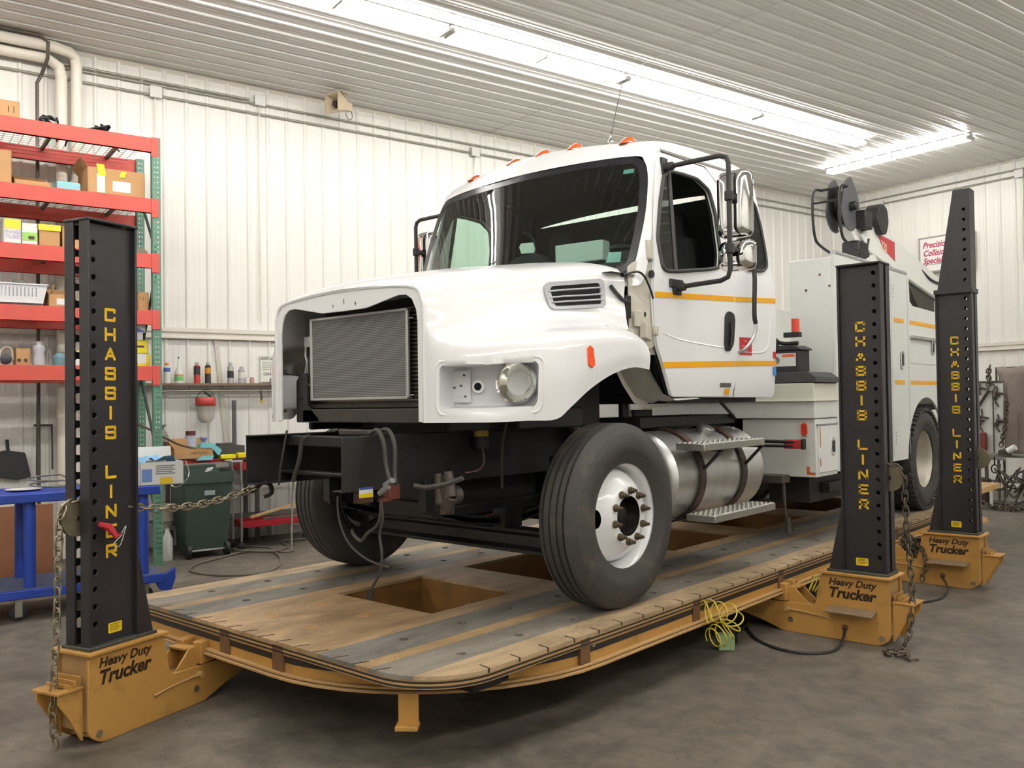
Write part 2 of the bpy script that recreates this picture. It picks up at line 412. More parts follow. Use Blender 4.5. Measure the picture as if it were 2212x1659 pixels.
# white drain pipes
M_pvc = mat('cream_pvc', srgb(232, 224, 208), .35, nz=.04, ns=6)
def pipe(pts, r, label, m_=None, cat='pipe', sm=0):
    m = MB(); m.tube(pts, r, 20, smooth=sm); return m.build('wall_pipe', m_ or M_pvc, label=label, cat=cat)
d0 = DL + .13
m = MB(); m.tube([rm(1.63, d0, .0), rm(1.63, d0, 5.15), rm(1.61, d0, 5.26), rm(1.5, d0, 5.33), rm(SL + .1, d0, 5.33)], .058, 20)
for z in (.4, 1.5, 3.85): m.cyl(rm(1.63, d0, z), rm(1.63, d0, z + .1), .066, n=20)
m.build('wall_pipe', M_pvc, label='left one of the two tall cream drain pipes behind the shelving', cat='pipe')
m = MB(); m.tube([rm(1.78, d0, .0), rm(1.78, d0, 5.3), rm(1.76, d0 + .02, 5.385), rm(1.70, d0 + .06, 5.42), rm(1.55, d0 + .12, 5.425), rm(SL + .1, d0 + .12, 5.425)], .058, 20)
for z in (.4, 1.5, 3.7, 3.95): m.cyl(rm(1.78, d0, z), rm(1.78, d0, z + .1), .066, n=20)
m.build('wall_pipe', M_pvc, label='right one of the two tall cream drain pipes, with the elbow at the ceiling', cat='pipe')
M_iron = mat('dark_iron_pipe', srgb(92, 84, 76), .5, .5, nz=.2, ns=12)
pipe([rm(1.40, d0, .0), rm(1.40, d0, 5.05), rm(1.44, d0, 5.14), rm(1.48, d0 + .14, 5.28), rm(1.48, d0 + .18, 5.44), rm(1.40, d0 + .19, 5.49), rm(SL + .1, d0 + .19, 5.49)], .018, 'thin dark iron pipe left of the cream drain pipes', M_iron)
# horn loudspeaker under the ceiling
t = thing('horn_speaker', 'cream square horn loudspeaker under the ceiling on the long wall', 'loudspeaker', rm(4.75, -10.2, 5.42))
M_horn = mat('aged_cream_plastic', srgb(206, 188, 160), .55, nz=.1, ns=10)
c0 = rm(4.60, -10.12, 5.34); ax = (RL * 1.0 + RW * -.30).normalized(); up = Vector((0, 0, 1)); sd = ax.cross(up)
m = MB(); rows = []
for h, r in ((0, .125), (0.0, .105), (.10, .07), (.17, .045)):
    rows.append([c0 + ax * h + sd * (a * r) + up * (b_ * r) for a, b_ in ((-1, -1), (1, -1), (1, 1), (-1, 1))])
m.grid(rows, closed=True)
rows2 = [[c0 + ax * h + sd * (a * r) + up * (b_ * r) for a, b_ in ((-1, -1), (1, -1), (1, 1), (-1, 1))] for h, r in ((0, .125), (.12, .085), (.2, .055), (.3, .045))]
m.grid(rows2, closed=True); m.add(rows2[-1], [(0, 1, 2, 3)]); m.build('horn', M_horn, t, sharp=20)
m = MB(); m.cyl(c0 + ax * .04, c0 + ax * .16, .04, .05, 16); m.build('driver', mat('dark_driver', srgb(52, 44, 42), .6), t)
m = MB(); m.tube([c0 + ax * .22 + up * .05, c0 + ax * .22 + up * .12, c0 + ax * .2 + up * .18], .012, 8); m.box(-.05, .05, -.05, .05, -.01, 0, M=Matrix.Translation(c0 + ax * .2 + up * .16)); m.build('bracket', M_horn, t)
m = MB(); m.tube([c0 + ax * .3, c0 + ax * .34 - up * .1, c0 + ax * .28 - up * .15, c0 + ax * .22 - up * .08], .004, 6, smooth=4); m.build('cable', mat('black_rubber', srgb(28, 27, 27), .55), t)
# ================================================================ FRAME RACK (platform) AND TOWERS
XC = -4.035
M_yel = mat('yellow_rack_paint', srgb(182, 136, 68), .5, nz=.10, ns=5, dark=srgb(146, 108, 60), cov=.36)
M_yel2 = mat('dusty_yellow_paint', srgb(178, 142, 92), .65, nz=.10, ns=7, dark=srgb(160, 128, 84), cov=.38)
M_blk = mat('black_tower_paint', srgb(46, 43, 45), .38, nz=.15, ns=5, spec=.45)
M_blk2 = mat('black_stripe', srgb(40, 36, 32), .5)
M_let = mat('yellow_lettering', srgb(226, 182, 40), .45)
M_rust = mat('rusty_brown_steel', srgb(112, 78, 48), .7, nz=.3, ns=20)
M_steel = mat('bolt_steel', srgb(176, 168, 150), .35, .9)
M_rub = mat('black_rubber', srgb(28, 27, 27), .55)
def deck_mat():
    m = mat('worn_deck_plate', (.3, .25, .18), .55); nt = m.node_tree; b = nt.nodes['Principled BSDF']
    tc = nt.nodes.new('ShaderNodeTexCoord'); sp = nt.nodes.new('ShaderNodeSeparateXYZ'); nt.links.new(tc.outputs['Object'], sp.inputs[0])
    ab = nt.nodes.new('ShaderNodeMath'); ab.operation = 'ABSOLUTE'; nt.links.new(sp.outputs[0], ab.inputs[0])
    mp = nt.nodes.new('ShaderNodeMapping'); mp.inputs['Scale'].default_value = (1, .35, 1); nt.links.new(tc.outputs['Object'], mp.inputs[0])
    n = nt.nodes.new('ShaderNodeTexNoise'); n.inputs['Scale'].default_value = 7; n.inputs['Detail'].default_value = 7; n.inputs['Roughness'].default_value = .7; nt.links.new(mp.outputs[0], n.inputs['Vector'])
    wv = nt.nodes.new('ShaderNodeMath'); wv.operation = 'MULTIPLY_ADD'; nt.links.new(n.outputs[0], wv.inputs[0]); wv.inputs[1].default_value = .02; nt.links.new(ab.outputs[0], wv.inputs[2])
    dv = nt.nodes.new('ShaderNodeMath'); dv.operation = 'DIVIDE'; nt.links.new(wv.outputs[0], dv.inputs[0]); dv.inputs[1].default_value = 1.5
    r = nt.nodes.new('ShaderNodeValToRGB'); r.color_ramp.interpolation = 'CONSTANT'; el = r.color_ramp.elements
    tan = (*srgb(182, 152, 114), 1); tan2 = (*srgb(178, 148, 106), 1); gry = (*srgb(128, 124, 116), 1); gry2 = (*srgb(136, 130, 120), 1); edge = (*srgb(190, 166, 132), 1)
    el[0].position = 0; el[0].color = tan; el[1].position = .585 / 1.5; el[1].color = gry
    for p_, c in ((.86, tan2), (.955, gry2), (1.19, edge)):
        e = el.new(p_ / 1.5); e.color = c
    nt.links.new(dv.outputs[0], r.inputs[0])
    n2 = nt.nodes.new('ShaderNodeTexNoise'); n2.inputs['Scale'].default_value = 3.2; n2.inputs['Detail'].default_value = 9; n2.inputs['Roughness'].default_value = .75; n2.inputs['Distortion'].default_value = .5; nt.links.new(mp.outputs[0], n2.inputs['Vector'])
    r2 = nt.nodes.new('ShaderNodeValToRGB'); r2.color_ramp.elements[0].position = .36; r2.color_ramp.elements[0].color = (.46, .44, .42, 1); r2.color_ramp.elements[1].position = .62; r2.color_ramp.elements[1].color = (1.05, 1.04, 1.03, 1)
    nt.links.new(n2.outputs[0], r2.inputs[0])
    q = nt.nodes.new('ShaderNodeMix'); q.data_type = 'RGBA'; q.blend_type = 'MULTIPLY'; q.inputs[0].default_value = 1
    nt.links.new(r.outputs[0], q.inputs[6]); nt.links.new(r2.outputs[0], q.inputs[7]); nt.links.new(q.outputs[2], b.inputs['Base Color'])
    return m
M_deck = deck_mat()
PT = .43; XR, XL = -2.67, -5.40; YF, YB = 2.52, 10.5
rack = thing('frame_rack', 'large yellow steel frame straightening rack with worn deck under the truck', 'vehicle rack', (XC, YF, 0))
outA = [(XL, YF), (XR, YF), (XR, YB - .25), (XR - .25, YB), (XL + .25, YB), (XL, YB - .25)]
def round_at(P, R):
    o = []
    for i, p in enumerate(P):
        r = R[i]
        if not r: o.append(p); continue
        a, b_, c = Vector(P[i - 1]), Vector(p), Vector(P[(i + 1) % len(P)])
        p1 = b_ + (a - b_).normalized() * r; p2 = b_ + (c - b_).normalized() * r
        for k in range(13):
            t_ = k / 12 * PI / 2; q = p1 + (b_ - p1) * math.sin(t_) + (p2 - b_) * (1 - math.cos(t_)); o.append((q.x, q.y))
    return o
OA = round_at(outA, [.08, .36, 0, 0, 0, 0]); OB = round_at(outA, [.25, 1.15, 0, 0, 0, 0])
holes = []
for cx in (.705, 1.105):
    for sg in (-1, 1):
        for k in range(18): holes.append(circle2(XC + sg * cx, 2.94 + .411 * k, .026, 10))
PX0, PX1 = -4.452, -3.605
pits = [(3.39, 4.10), (4.50, 5.55), (5.95, 7.0), (7.4, 8.5), (8.9, 10.2)]
for a, c in pits: holes.append([(PX0, a), (PX1, a), (PX1, c), (PX0, c)])
# small slots in the middle cross plates
m = MB(); m.panel(OA, holes, lambda x, y: Vector((x, y, PT)), thick=.018); m.build('deck_plate', M_deck, rack, smooth=False)
def band(P, z0, z1, off, x_cut=None):
    "a strip standing on the outline, pushed outwards"
    n = len(P); N = []
    for i in range(n):
        a, b_, c = Vector(P[i - 1]), Vector(P[i]), Vector(P[(i + 1) % n]); d1 = (b_ - a).normalized(); d2 = (c - b_).normalized()
        t_ = (d1 + d2); t_ = t_.normalized(); nn = Vector((t_.y, -t_.x)); k = 1 / max(.5, nn.dot(Vector((d1.y, -d1.x)))); N.append(b_ + nn * off * k)
    return N
def strip(mb, P, z0, z1, o0, o1):
    A = band(P, 0, 0, o0); B = band(P, 0, 0, o1); n = len(P); rows = []
    rows = [[(p.x, p.y, z0) for p in A], [(p.x, p.y, z0) for p in B], [(p.x, p.y, z1) for p in B], [(p.x, p.y, z1) for p in A]]
    vs = [q for r_ in rows for q in r_]; fs = []
    for r_ in range(4):
        for i in range(n): i2 = (i + 1) % n; fs.append((r_ * n + i, r_ * n + i2, ((r_ + 1) % 4) * n + i2, ((r_ + 1) % 4) * n + i))
    mb.add(vs, fs)
m = MB(); strip(m, OA, .372, .413, -.03, -.004); m.build('edge_lip', M_yel2, rack)
m = MB(); strip(m, OA, .397, .405, -.01, -.0025); strip(m, OA, .377, .386, -.01, -.0025); m.build('lip_stripe', M_blk2, rack, label='thin black stripe')
m = MB(); strip(m, OB, .252, .40, -.03, -.012); m.build('web', M_yel, rack)
m = MB(); strip(m, OB, .332, .362, -.02, -.010); m.build('web_stripe', M_blk2, rack, label='black stripe')
m = MB(); strip(m, OB, .254, .268, -.10, .022); strip(m, OB, .272, .286, -.10, .012); m.build('bottom_flange', M_yel2, rack, bevel=.003)
# inner frame of the pit
m = MB()
for x in (PX0 - .02, PX1 + .005): m.box(x, x + .015, 3.36, 10.2, .14, .41)
ys = [3.375] + [v for a, c in pits for v in (a, c)][1:]
for y in ys: m.box(PX0, PX1, y - .006, y + .006, .14, .411)
m.build('inner_frame', mat('shaded_pit_paint', srgb(132, 92, 44), .6, nz=.25, ns=5), rack)  # yellow frame coloured darker, standing in for the shade under the truck
m = MB()
for y in (4.6, 7.6, 10.2): m.box(XL + .1, XR - .1, y + .03, y + .12, .20, .26)
m.build('cross_tube', M_yel, rack)
for y in (4.6, 7.6, 10.2):
    for x in (-4.75, -3.5): m = MB(); m.box(x, x + .15, y, y + .15, .0, .24); m.build('support_leg', M_yel, rack)
for s_ in (-1, 1):
    m = MB(); m.box(XC + s_ * .62 if s_ > 0 else XC - 1.22, XC + 1.22 if s_ > 0 else XC - .62, 2.7 if s_ < 0 else 2.9, 10.4, .28, .37); m.build('hole_dark_box', mat('deck_hole_dark', srgb(34, 28, 24), .7), rack)  # dark boxes added beneath the deck so its holes look shaded
# lifting arm in the pit
m = MB(); m.box(-3.98, -3.90, 3.5, 5.0, .28, .30); m.tube([(-4.35, 3.6, .30), (-4.0, 3.7, .25), (-3.9, 4.0, .33)], .012, 8); m.obox((-3.85, 3.62, .33), (.16, .0, .0), (.12, .42, 0), (0, 0, .012)); m.build('cross_arm', mat('bare_plate', srgb(150, 148, 140), .4, .4, nz=.2), rack)
# pockets in the side
for y in (3.52, 4.62, 5.77, 7.0, 8.15, 9.3): m = MB(); m.box(XR - .03, XR - .003, y, y + .08, .285, .412); m.build('pocket', M_rust, rack, label='brown square socket')
for x in (-4.33, -3.84): m = MB(); m.box(x, x + .09, YF + .003, YF + .03, .285, .412); m.build('pocket', M_rust, rack, label='brown square socket')
M_slot = mat('dark_slot', srgb(58, 42, 30), .8)
for k in range(37):
    y = 2.85 + k * .205
    m = MB(); m.obox((XR + .001, y, PT + .0005), (-.07, .012, 0), (0, .008, 0), (0, 0, .0012)); m.obox((XR - .003, y - .004, PT - .018), (.004, 0, 0), (0, .010, 0), (0, 0, .019)); m.build('edge_slot', M_slot, rack)
for k in range(14):
    x = -5.0 + k * .15
    m = MB(); m.obox((x, YF - .001, PT + .0005), (.025, .07, 0), (.008, 0, 0), (0, 0, .0012)); m.build('edge_slot', M_slot, rack)
for x, y in ((-4.28, 2.82), (-3.9, 2.80), (-4.28, 3.16), (-3.88, 3.14)): m = MB(); m.lathe([(0, .018), (.003, .02), (.003, .036), (0, .038)], (x, y, PT), (0, 0, 1), 18); m.build('plug_ring', M_yel2, rack)
m = MB(); m.lathe([(0, 0), (.02, .012), (.02, 0)], (XR, 3.60, .375), (1, 0, 0), 8); m.build('bolt', M_steel, rack)
# corner foot bracket
cc = Vector((-2.95, 2.63, 0))
m = MB(); e1 = Vector((.78, .62, 0)).normalized(); e2 = Vector((.62, -.78, 0)).normalized()
m.obox(cc - e1 * .045 + Vector((0, 0, .185)), e1 * .09, e2 * .012, (0, 0, .14)); m.obox(cc - e1 * .05 + Vector((0, 0, .180)), e1 * .10, e2 * .075, (0, 0, .02))
m.build('foot_bracket', M_yel, rack, bevel=.003)
# ---------------------------------------------------------------- chain maker
M_chain = mat('chain_steel', srgb(150, 140, 118), .4, .85, nz=.2, ns=30)
M_chain2 = mat('dark_chain_steel', srgb(98, 88, 74), .5, .7, nz=.3, ns=30)
def chain_mb(pts, pitch=.048, r=.0052, wid=.017, smooth=0, mb=None, twist0=0):
    mb = mb or MB(); pts = [Vector(p) for p in pts]
    if smooth: pts = crom(pts, smooth)
    acc = [0]
    for a, c in zip(pts, pts[1:]): acc.append(acc[-1] + (c - a).length)
    def at(s):
        for i in range(len(acc) - 1):
            if s <= acc[i + 1] or i == len(acc) - 2:
                t_ = (s - acc[i]) / max(1e-9, acc[i + 1] - acc[i]); return pts[i].lerp(pts[i + 1], min(1, t_))
    n = max(1, int(acc[-1] / pitch)); ref = None
    for k in range(n):
        a = at(k * pitch); c = at(min(acc[-1], (k + 1) * pitch)); d = (c - a)
        if d.length < 1e-6: continue
        d.normalize(); mid = (a + c) / 2
        if ref is None: ref = frame(d)[0]
        x = ref - d * ref.dot(d); x = x.normalized() if x.length > .1 else frame(d)[0]; y = d.cross(x); ref = x
        an = math.radians(twist0 + 90 * (k % 2) + random.uniform(-14, 14)); w = x * math.cos(an) + y * math.sin(an)
        hl = pitch / 2 - wid + r + .006; P = []
        for q in range(5): t_ = -PI / 2 + PI * q / 4; P.append(mid + d * (hl + math.cos(t_) * wid) + w * math.sin(t_) * wid)
        for q in range(5): t_ = PI / 2 + PI * q / 4; P.append(mid + d * (-hl + math.cos(t_) * wid) + w * math.sin(t_) * wid)
        mb.tube(P, r, 6, closed=True)
    return mb
# ---------------------------------------------------------------- tower
def tower(O, yaw, hand, label, top=2.47, ext=False, step=False):
    """O: outward front corner on the floor; u runs to the rack, v towards the open side"""
    O = Vector(O)
    if hand > 0: u = Vector((-math.sin(yaw), math.cos(yaw), 0)); v = Vector((math.cos(yaw), math.sin(yaw), 0))
    else: u = Vector((-math.cos(yaw), -math.sin(yaw), 0)); v = Vector((math.sin(yaw), -math.cos(yaw), 0))
    P = lambda a, b_, c: O + u * a + v * b_ + Vector((0, 0, c))
    t = thing('pulling_tower', label, 'pulling tower', O)
    W, D, Z0 = .285, .17, .46
    bx_ = lambda m, a0, a1, b0, b1, c0, c1: m.obox(P(a0, b0, c0), u * (a1 - a0), v * (b1 - b0), (0, 0, c1 - c0))
    # two channels back to back
    for nm, bw, f0, f1 in (('front_channel', -.030, -.065, 0), ('rear_channel', -.14, -D, -.105)):
        m = MB(); hs = [circle2(.055, 2.40 - .0838 * k, .0135 if nm[0] == 'f' else .026, 10) for k in range(23)]
        hs2 = []
        m.panel([(.008, Z0), (W - .008, Z0), (W - .008, top - .005), (.008, top - .005)], hs, lambda a, c: P(a, bw if hand > 0 else bw - .01, c), thick=.010)
        bx_(m, 0, .012, f0, f1, Z0, top); bx_(m, W - .012, W, f0, f1, Z0, top)
        m.prism([(W - .001, Z0), (W + .088, Z0), (W - .001, .88)], lambda a, c, d: P(a, d, c), f0 + .01, f1 - .003)
        m.build(nm, M_blk, t, bevel=.0025)
    m = MB(); bx_(m, -.004, W + .004, -D - .004, .004, top, top + .014); m.build('cap_plate', M_blk, t, bevel=.004)
    m = MB(); bx_(m, -.012, W + .10, -D - .02, .014, Z0 - .016, Z0); m.build('foot_plate', mat('worn_black_plate', srgb(66, 68, 62), .5, nz=.3, ns=14), t, bevel=.004)
    if ext:
        m = MB(); hs = [circle2(.045, 3.14 - .0838 * k, .014, 10) for k in range(8)]
        for bw in (-.012, -D + .012):
            m.panel([(0, top + .014), (W - .02, top + .014), (.125, 3.31), (0, 3.31)], hs if bw > -.1 else [circle2(.045, 3.14 - .0838 * k, .034, 10) for k in range(8)], lambda a, c: P(a, bw, c), thick=.010)
        m.obox(P(0, -D + .012, top + .014), u * .01, v * (D - .024), (0, 0, .836)); m.obox(P(0, -D + .012, 3.30), u * .125, v * (D - .024), (0, 0, .012))
        m.add([P(W - .02, -.012, top + .014), P(W - .02, -D + .012, top + .014), P(.125, -D + .012, 3.31), P(.125, -.012, 3.31)], [(0, 1, 2, 3)])
        m.build('extension', M_blk, t)
        m = MB(); bx_(m, -.01, W + .006, -D - .008, .012, top - .01, top + .03); m.build('collar', M_blk, t, bevel=.004)
    # lettering down the web
    td = 1 if hand > 0 else -1
    m = MB(); word = 'CHASSIS LINER'; ca = .146
    fn = (lambda x, z, d: P(ca + x * td, -.030 + d, z))
    for i, ch in enumerate(word):
        if ch != ' ': letter(m, ch, 0, 2.055 - i * .0965, .064, .066, .0135, fn, d=.0015)
    m.build('lettering', M_let, t, smooth=False)
    m = MB(); m.panel(rrect(-.04, .04, .495, .545, .006, 2), [], lambda x, z: P(.165 + x * td, -.0285, z)); m.build('warning_label', mat('yellow_label', srgb(232, 200, 40), .4), t, smooth=False)
    m = MB()
    for k in range(4): m.panel([(-.03, .538 - k * .009), (.03 - .012 * (k % 2), .538 - k * .009), (.03 - .012 * (k % 2), .534 - k * .009), (-.03, .534 - k * .009)], [], lambda x, z: P(.165 + x * td, -.0278, z))
    m.build('label_print', mat('label_ink', srgb(130, 105, 20), .5), t, smooth=False)
    # base
    body = rpoly([(-.02, .425), (-.02, .05), (.05, .0), (.70, .0), (.86, .055), (1.15, .12), (1.15, .19), (.47, .205), (.425, .425)], .03, 3)
    for nm, b0, b1 in (('base_front_plate', -.002, .014), ('base_rear_plate', -.215, -.2)):
        m = MB(); m.prism(body, lambda a, c, d: P(a, d, c), b0, b1); m.build(nm, M_yel, t, bevel=.003)
    m = MB(); bx_(m, .0, .05, -.2, 0, .06, .42); bx_(m, .44, 1.1, -.2, 0, .165, .18); bx_(m, .05, .7, -.2, 0, .012, .03); m.build('base_core', M_yel2, t)
    m = MB(); bx_(m, -.035, .435, -.24, .04, .425, .444); m.build('top_plate', M_yel, t, bevel=.005)
    # outward horn
    hp = [(-.021, .275), (-.15, .275), (-.15, .235), (-.10, .16), (-.03, .03), (-.021, .03)]
    m = MB()
    for b0 in (-.035, -.185): m.prism(hp, lambda a, c, d: P(a, d, c), b0, b0 + .012)
    bx_(m, -.16, -.02, -.06, -.015, .275, .287); bx_(m, -.16, -.02, -.20, -.12, .275, .287); bx_(m, -.16, -.10, -.12, -.06, .275, .287)
    for k in range(3): m.obox(P(-.09 + k * .026, -.19, .287), u * .004, v * .17, (0, 0, .02 + k * .014))
    m.build('outer_horn', M_yel, t, bevel=.002)
    # clevis
    m = MB()
    for b0 in (-.035, -.165): bx_(m, .665, .76, b0, b0 + .06, .205, .325)
    m.build('clevis_block', M_yel, t, bevel=.006)
    m = MB()
    for b0 in (-.02, -.15): m.prism([(.50, .18), (.67, .18), (.67, .30), (.62, .30)], lambda a, c, d: P(a, d, c), b0, b0 + .012)
    bx_(m, .60, .67, -.15, -.02, .29, .302); m.build('gusset', M_yel, t, bevel=.002)
    m = MB(); m.cyl(P(.71, .045, .262), P(.71, -.19, .262), .014, n=8); m.cyl(P(.71, .026, .262), P(.71, .046, .262), .024, n=6); m.build('pivot_bolt', M_steel, t)
    m = MB()
    for a, c in ((.035, .05), (.64, .085)): m.cyl(P(a, .012, c), P(a, .022, c), .017, n=16)
    m.build('base_bolt', M_steel, t)
    m = MB(); m.tube([P(.36, .018, .13), P(.48, .018, .145), P(.66, .018, .155)], .006, 8); m.cyl(P(.66, .01, .155), P(.66, .04, .155), .016, n=12); m.build('lock_rod', M_yel2, t)
    fs_ = (lambda x, z, d: P((.035 if hand > 0 else .375) + x * td, .0145 + d, z))
    m = MB()
    text_mb(m, 'Heavy Duty', .062, (lambda x, z, d: fs_(x, z + .358, d)), shear=.25, bold=.0019, sx=1.02)
    text_mb(m, 'Trucker', .092, (lambda x, z, d: fs_(x - .004, z + .278, d)), shear=.25, bold=.0036, sx=1.0)
    m.build('base_lettering', mat('dark_print', srgb(52, 34, 18), .5), t, smooth=False)
    if step:
        m = MB(); m.obox(P(.06, .014, .215), u * .31, v * .10 + Vector((0, 0, -.022)), (0, 0, .007)); m.build('step_ledge', mat('dusty_steel_ledge', srgb(128, 108, 84), .6, nz=.2), t, bevel=.001)
        m = MB(); m.cyl(P(.27, .0, .085), P(.27, .017, .085), .022, n=16); m.build('cable_port', M_rust, t)
    # sheave in the slot
    zs = 1.07
    m = MB(); m.lathe([(-.012, .012), (-.012, .085), (-.004, .085), (-.002, .066), (.002, .066), (.004, .085), (.012, .085), (.012, .012)], P(-.005, -.085, zs), v, 28); m.build('sheave', mat('greasy_sheave', srgb(120, 112, 90), .5, .6, nz=.2), t)
    return t, P
T1, P1 = tower((-4.3, 1.83, 0), math.radians(15), 1, 'black and yellow pulling tower at the front left, nearest the camera', top=2.50)
T2, P2 = tower((-1.965, 5.82, 0), 0, -1, 'black and yellow pulling tower on the right side, the shorter one without an extension', top=2.455, step=True)
T3, P3_ = tower((-1.965, 7.98, 0), 0, -1, 'farthest pulling tower on the right, with the tapered extension on top', top=2.455, ext=True, step=True)
# ---------------------------------------------------------------- chains
hook = Vector((-4.50, 2.86, 1.12))
s0 = P1(.02, -.085, 1.155)
mid = [s0.lerp(hook, k / 8) - Vector((0, 0, .075 * math.sin(PI * k / 8))) for k in range(9)]
arc = [P1(-.005 - .09 * math.sin(k * PI / 6), -.085, 1.07 + .09 * math.cos(k * PI / 6)) for k in range(0, 4)]
down = [P1(-.10, -.085, .9), P1(-.115, -.085, .5), P1(-.125, -.09, .29), P1(-.13, -.09, .15), P1(-.12, -.08, .03)]
m = chain_mb(list(reversed(mid)) + arc[1:] + down); m.build('chain', M_chain, label='steel pulling chain from the front left tower to the truck frame', cat='chain')
arc = [P2(.0 - .09 * math.sin(k * PI / 6), -.085, 1.07 + .09 * math.cos(k * PI / 6)) for k in range(-1, 4)]
m = chain_mb([P2(.1, -.085, 1.12)] + arc + [P2(-.10, -.08, .8), P2(-.13, -.06, .45), P2(-.14, -.04, .29), P2(-.13, .0, .12), P2(-.11, .06, .02), P2(-.08, .12, .015), P2(-.03, .16, .015), P2(-.06, .22, .015), P2(-.13, .2, .015), P2(-.14, .14, .015), P2(-.19, .24, .012), P2(-.23, .2, .012)])
m.build('chain', M_chain2, label='steel chain hanging from the shorter right tower down to a heap on the floor', cat='chain')
random.seed(5)
pts = [P3_(.5 + random.uniform(-.11, .12), .02 + random.uniform(-.07, .07) - .1, .24 + .05 * (k % 3) + random.uniform(0, .05)) for k in range(30)] + [P3_(.40, .05, .28), P3_(.385, .055, .15), P3_(.42, .09, .05), P3_(.40, .06, .02)]
m = chain_mb(pts, pitch=.045); m.build('chain', M_chain2, label='heap of dark chain on the arm of the farthest tower', cat='chain')
# hook on the frame
m = MB(); m.tube([hook + Vector(q) for q in ((-.02, -.02, -.02), (0, 0, 0), (.02, .03, .03), (.05, .06, .02), (.05, .07, -.03), (.02, .04, -.05))], .013, 8, smooth=3); m.build('grab_hook', mat('dark_forged', srgb(48, 44, 42), .5, .6), label='dark forged grab hook at the end of the chain', cat='hook')
# ribbon of rag and wire on the sheave pin
q = P1(.05, .0, 1.04); m = MB(); m.tube([q, q + u_(.03) if False else q + Vector((.0, .05, -.02)), q + Vector((.02, .08, -.07)), q + Vector((.03, .1, -.05))], [.012, .02, .014, .004], 7); m.build('red_rag', mat('red_cloth', srgb(168, 28, 44), .7), label='small red rag tied to the front left tower', cat='rag')
m = MB(); m.tube([q + Vector((.03, .1, -.05)), q + Vector((.03, .12, -.02)), q + Vector((.03, .09, -.11)), q + Vector((.03, .06, -.1)), q + Vector((.03, .1, -.06))], .002, 6, smooth=5); m.build('tie_wire', mat('pale_wire', srgb(190, 200, 180), .4), label='loop of pale wire beside the red rag on the tower', cat='wire')
# ================================================================ SERVICE TRUCK
M_wht = mat('white_truck_paint', srgb(243, 243, 243), .22, coat=.5, spec=.5)
M_wht2 = mat('off_white_body_paint', srgb(226, 228, 222), .35, nz=.05, ns=3, coat=.2)
M_prim = mat('beige_primer', srgb(205, 200, 184), .5, nz=.12, ns=12)
M_chas = mat('black_chassis', srgb(30, 28, 28), .5, nz=.25, ns=9)
M_chas2 = mat('dusty_black_chassis', srgb(62, 56, 50), .7, nz=.3, ns=14)
M_plas = mat('black_plastic', srgb(38, 37, 38), .55, bump=.1, bs=160)
M_trim = mat('cab_trim', srgb(46, 46, 48), .7)
M_tire = mat('tire_rubber', srgb(58, 56, 54), .72, nz=.16, ns=5, dark=srgb(92, 84, 72), cov=.36)
M_chr = mat('chrome', (.80, .80, .80), .06, 1.0)
M_alu = mat('polished_aluminium', srgb(216, 215, 213), .36, .9, nz=.10, ns=5, stretch=(1, 4, 1))
M_alu2 = mat('tread_aluminium', srgb(190, 188, 180), .42, .85, nz=.12, ns=14)
M_org = mat('amber_lens', srgb(214, 92, 40), .25, coat=.4)
M_red = mat('red_lens', srgb(214, 60, 40), .25, coat=.4)
M_ystr = mat('yellow_reflective_tape', srgb(240, 172, 24), .4)
M_rubb = mat('window_rubber', srgb(62, 60, 60), .6)
def glass_mat(name, tint, f0=.04, rough=.015):
    m = bpy.data.materials.new(name); m.use_nodes = True; nt = m.node_tree; nt.nodes.clear()
    N = lambda k: nt.nodes.new(k)
    o = N('ShaderNodeOutputMaterial'); mx = N('ShaderNodeMixShader'); tr = N('ShaderNodeBsdfTransparent'); gl = N('ShaderNodeBsdfGlossy'); lw = N('ShaderNodeLayerWeight')
    lw.inputs[0].default_value = .5; p5 = N('ShaderNodeMath'); p5.operation = 'POWER'; p5.inputs[1].default_value = 4.2; ma = N('ShaderNodeMath'); ma.operation = 'MULTIPLY_ADD'; ma.inputs[1].default_value = 1 - f0 * 2; ma.inputs[2].default_value = f0 * 2
    gl.inputs['Roughness'].default_value = rough; tr.inputs[0].default_value = (*tint, 1)
    nt.links.new(lw.outputs['Facing'], p5.inputs[0]); nt.links.new(p5.outputs[0], ma.inputs[0]); nt.links.new(ma.outputs[0], mx.inputs[0]); nt.links.new(tr.outputs[0], mx.inputs[1]); nt.links.new(gl.outputs[0], mx.inputs[2]); nt.links.new(mx.outputs[0], o.inputs[0]); return m
M_glass = glass_mat('green_tinted_glass', (.70, .86, .78))
M_glass2 = glass_mat('dark_side_glass', (.5, .55, .52), .09)
M_lens = glass_mat('clear_lamp_glass', (.96, .97, .96), .012)
truck = thing('service_truck', 'white service truck with orange stripes, grille and bumper removed, standing on the rack', 'truck', (XC, 4.03, 0))
def mx_(p): return Vector((2 * XC - p[0], p[1], p[2]))
def B(name, mb, m, parent=None, **k): return mb.build(name, m, parent or truck, **k)
def both(name, mk, m, parent=None, **k):
    "the same part on the driver's and the passenger's side"
    a = mk(); a.build(name, m, parent or truck, **k)
    c = mk(); c.v = [tuple(mx_(p)) for p in c.v]; c.f = [tuple(reversed(f)) for f in c.f]; c.build(name, m, parent or truck, **k)
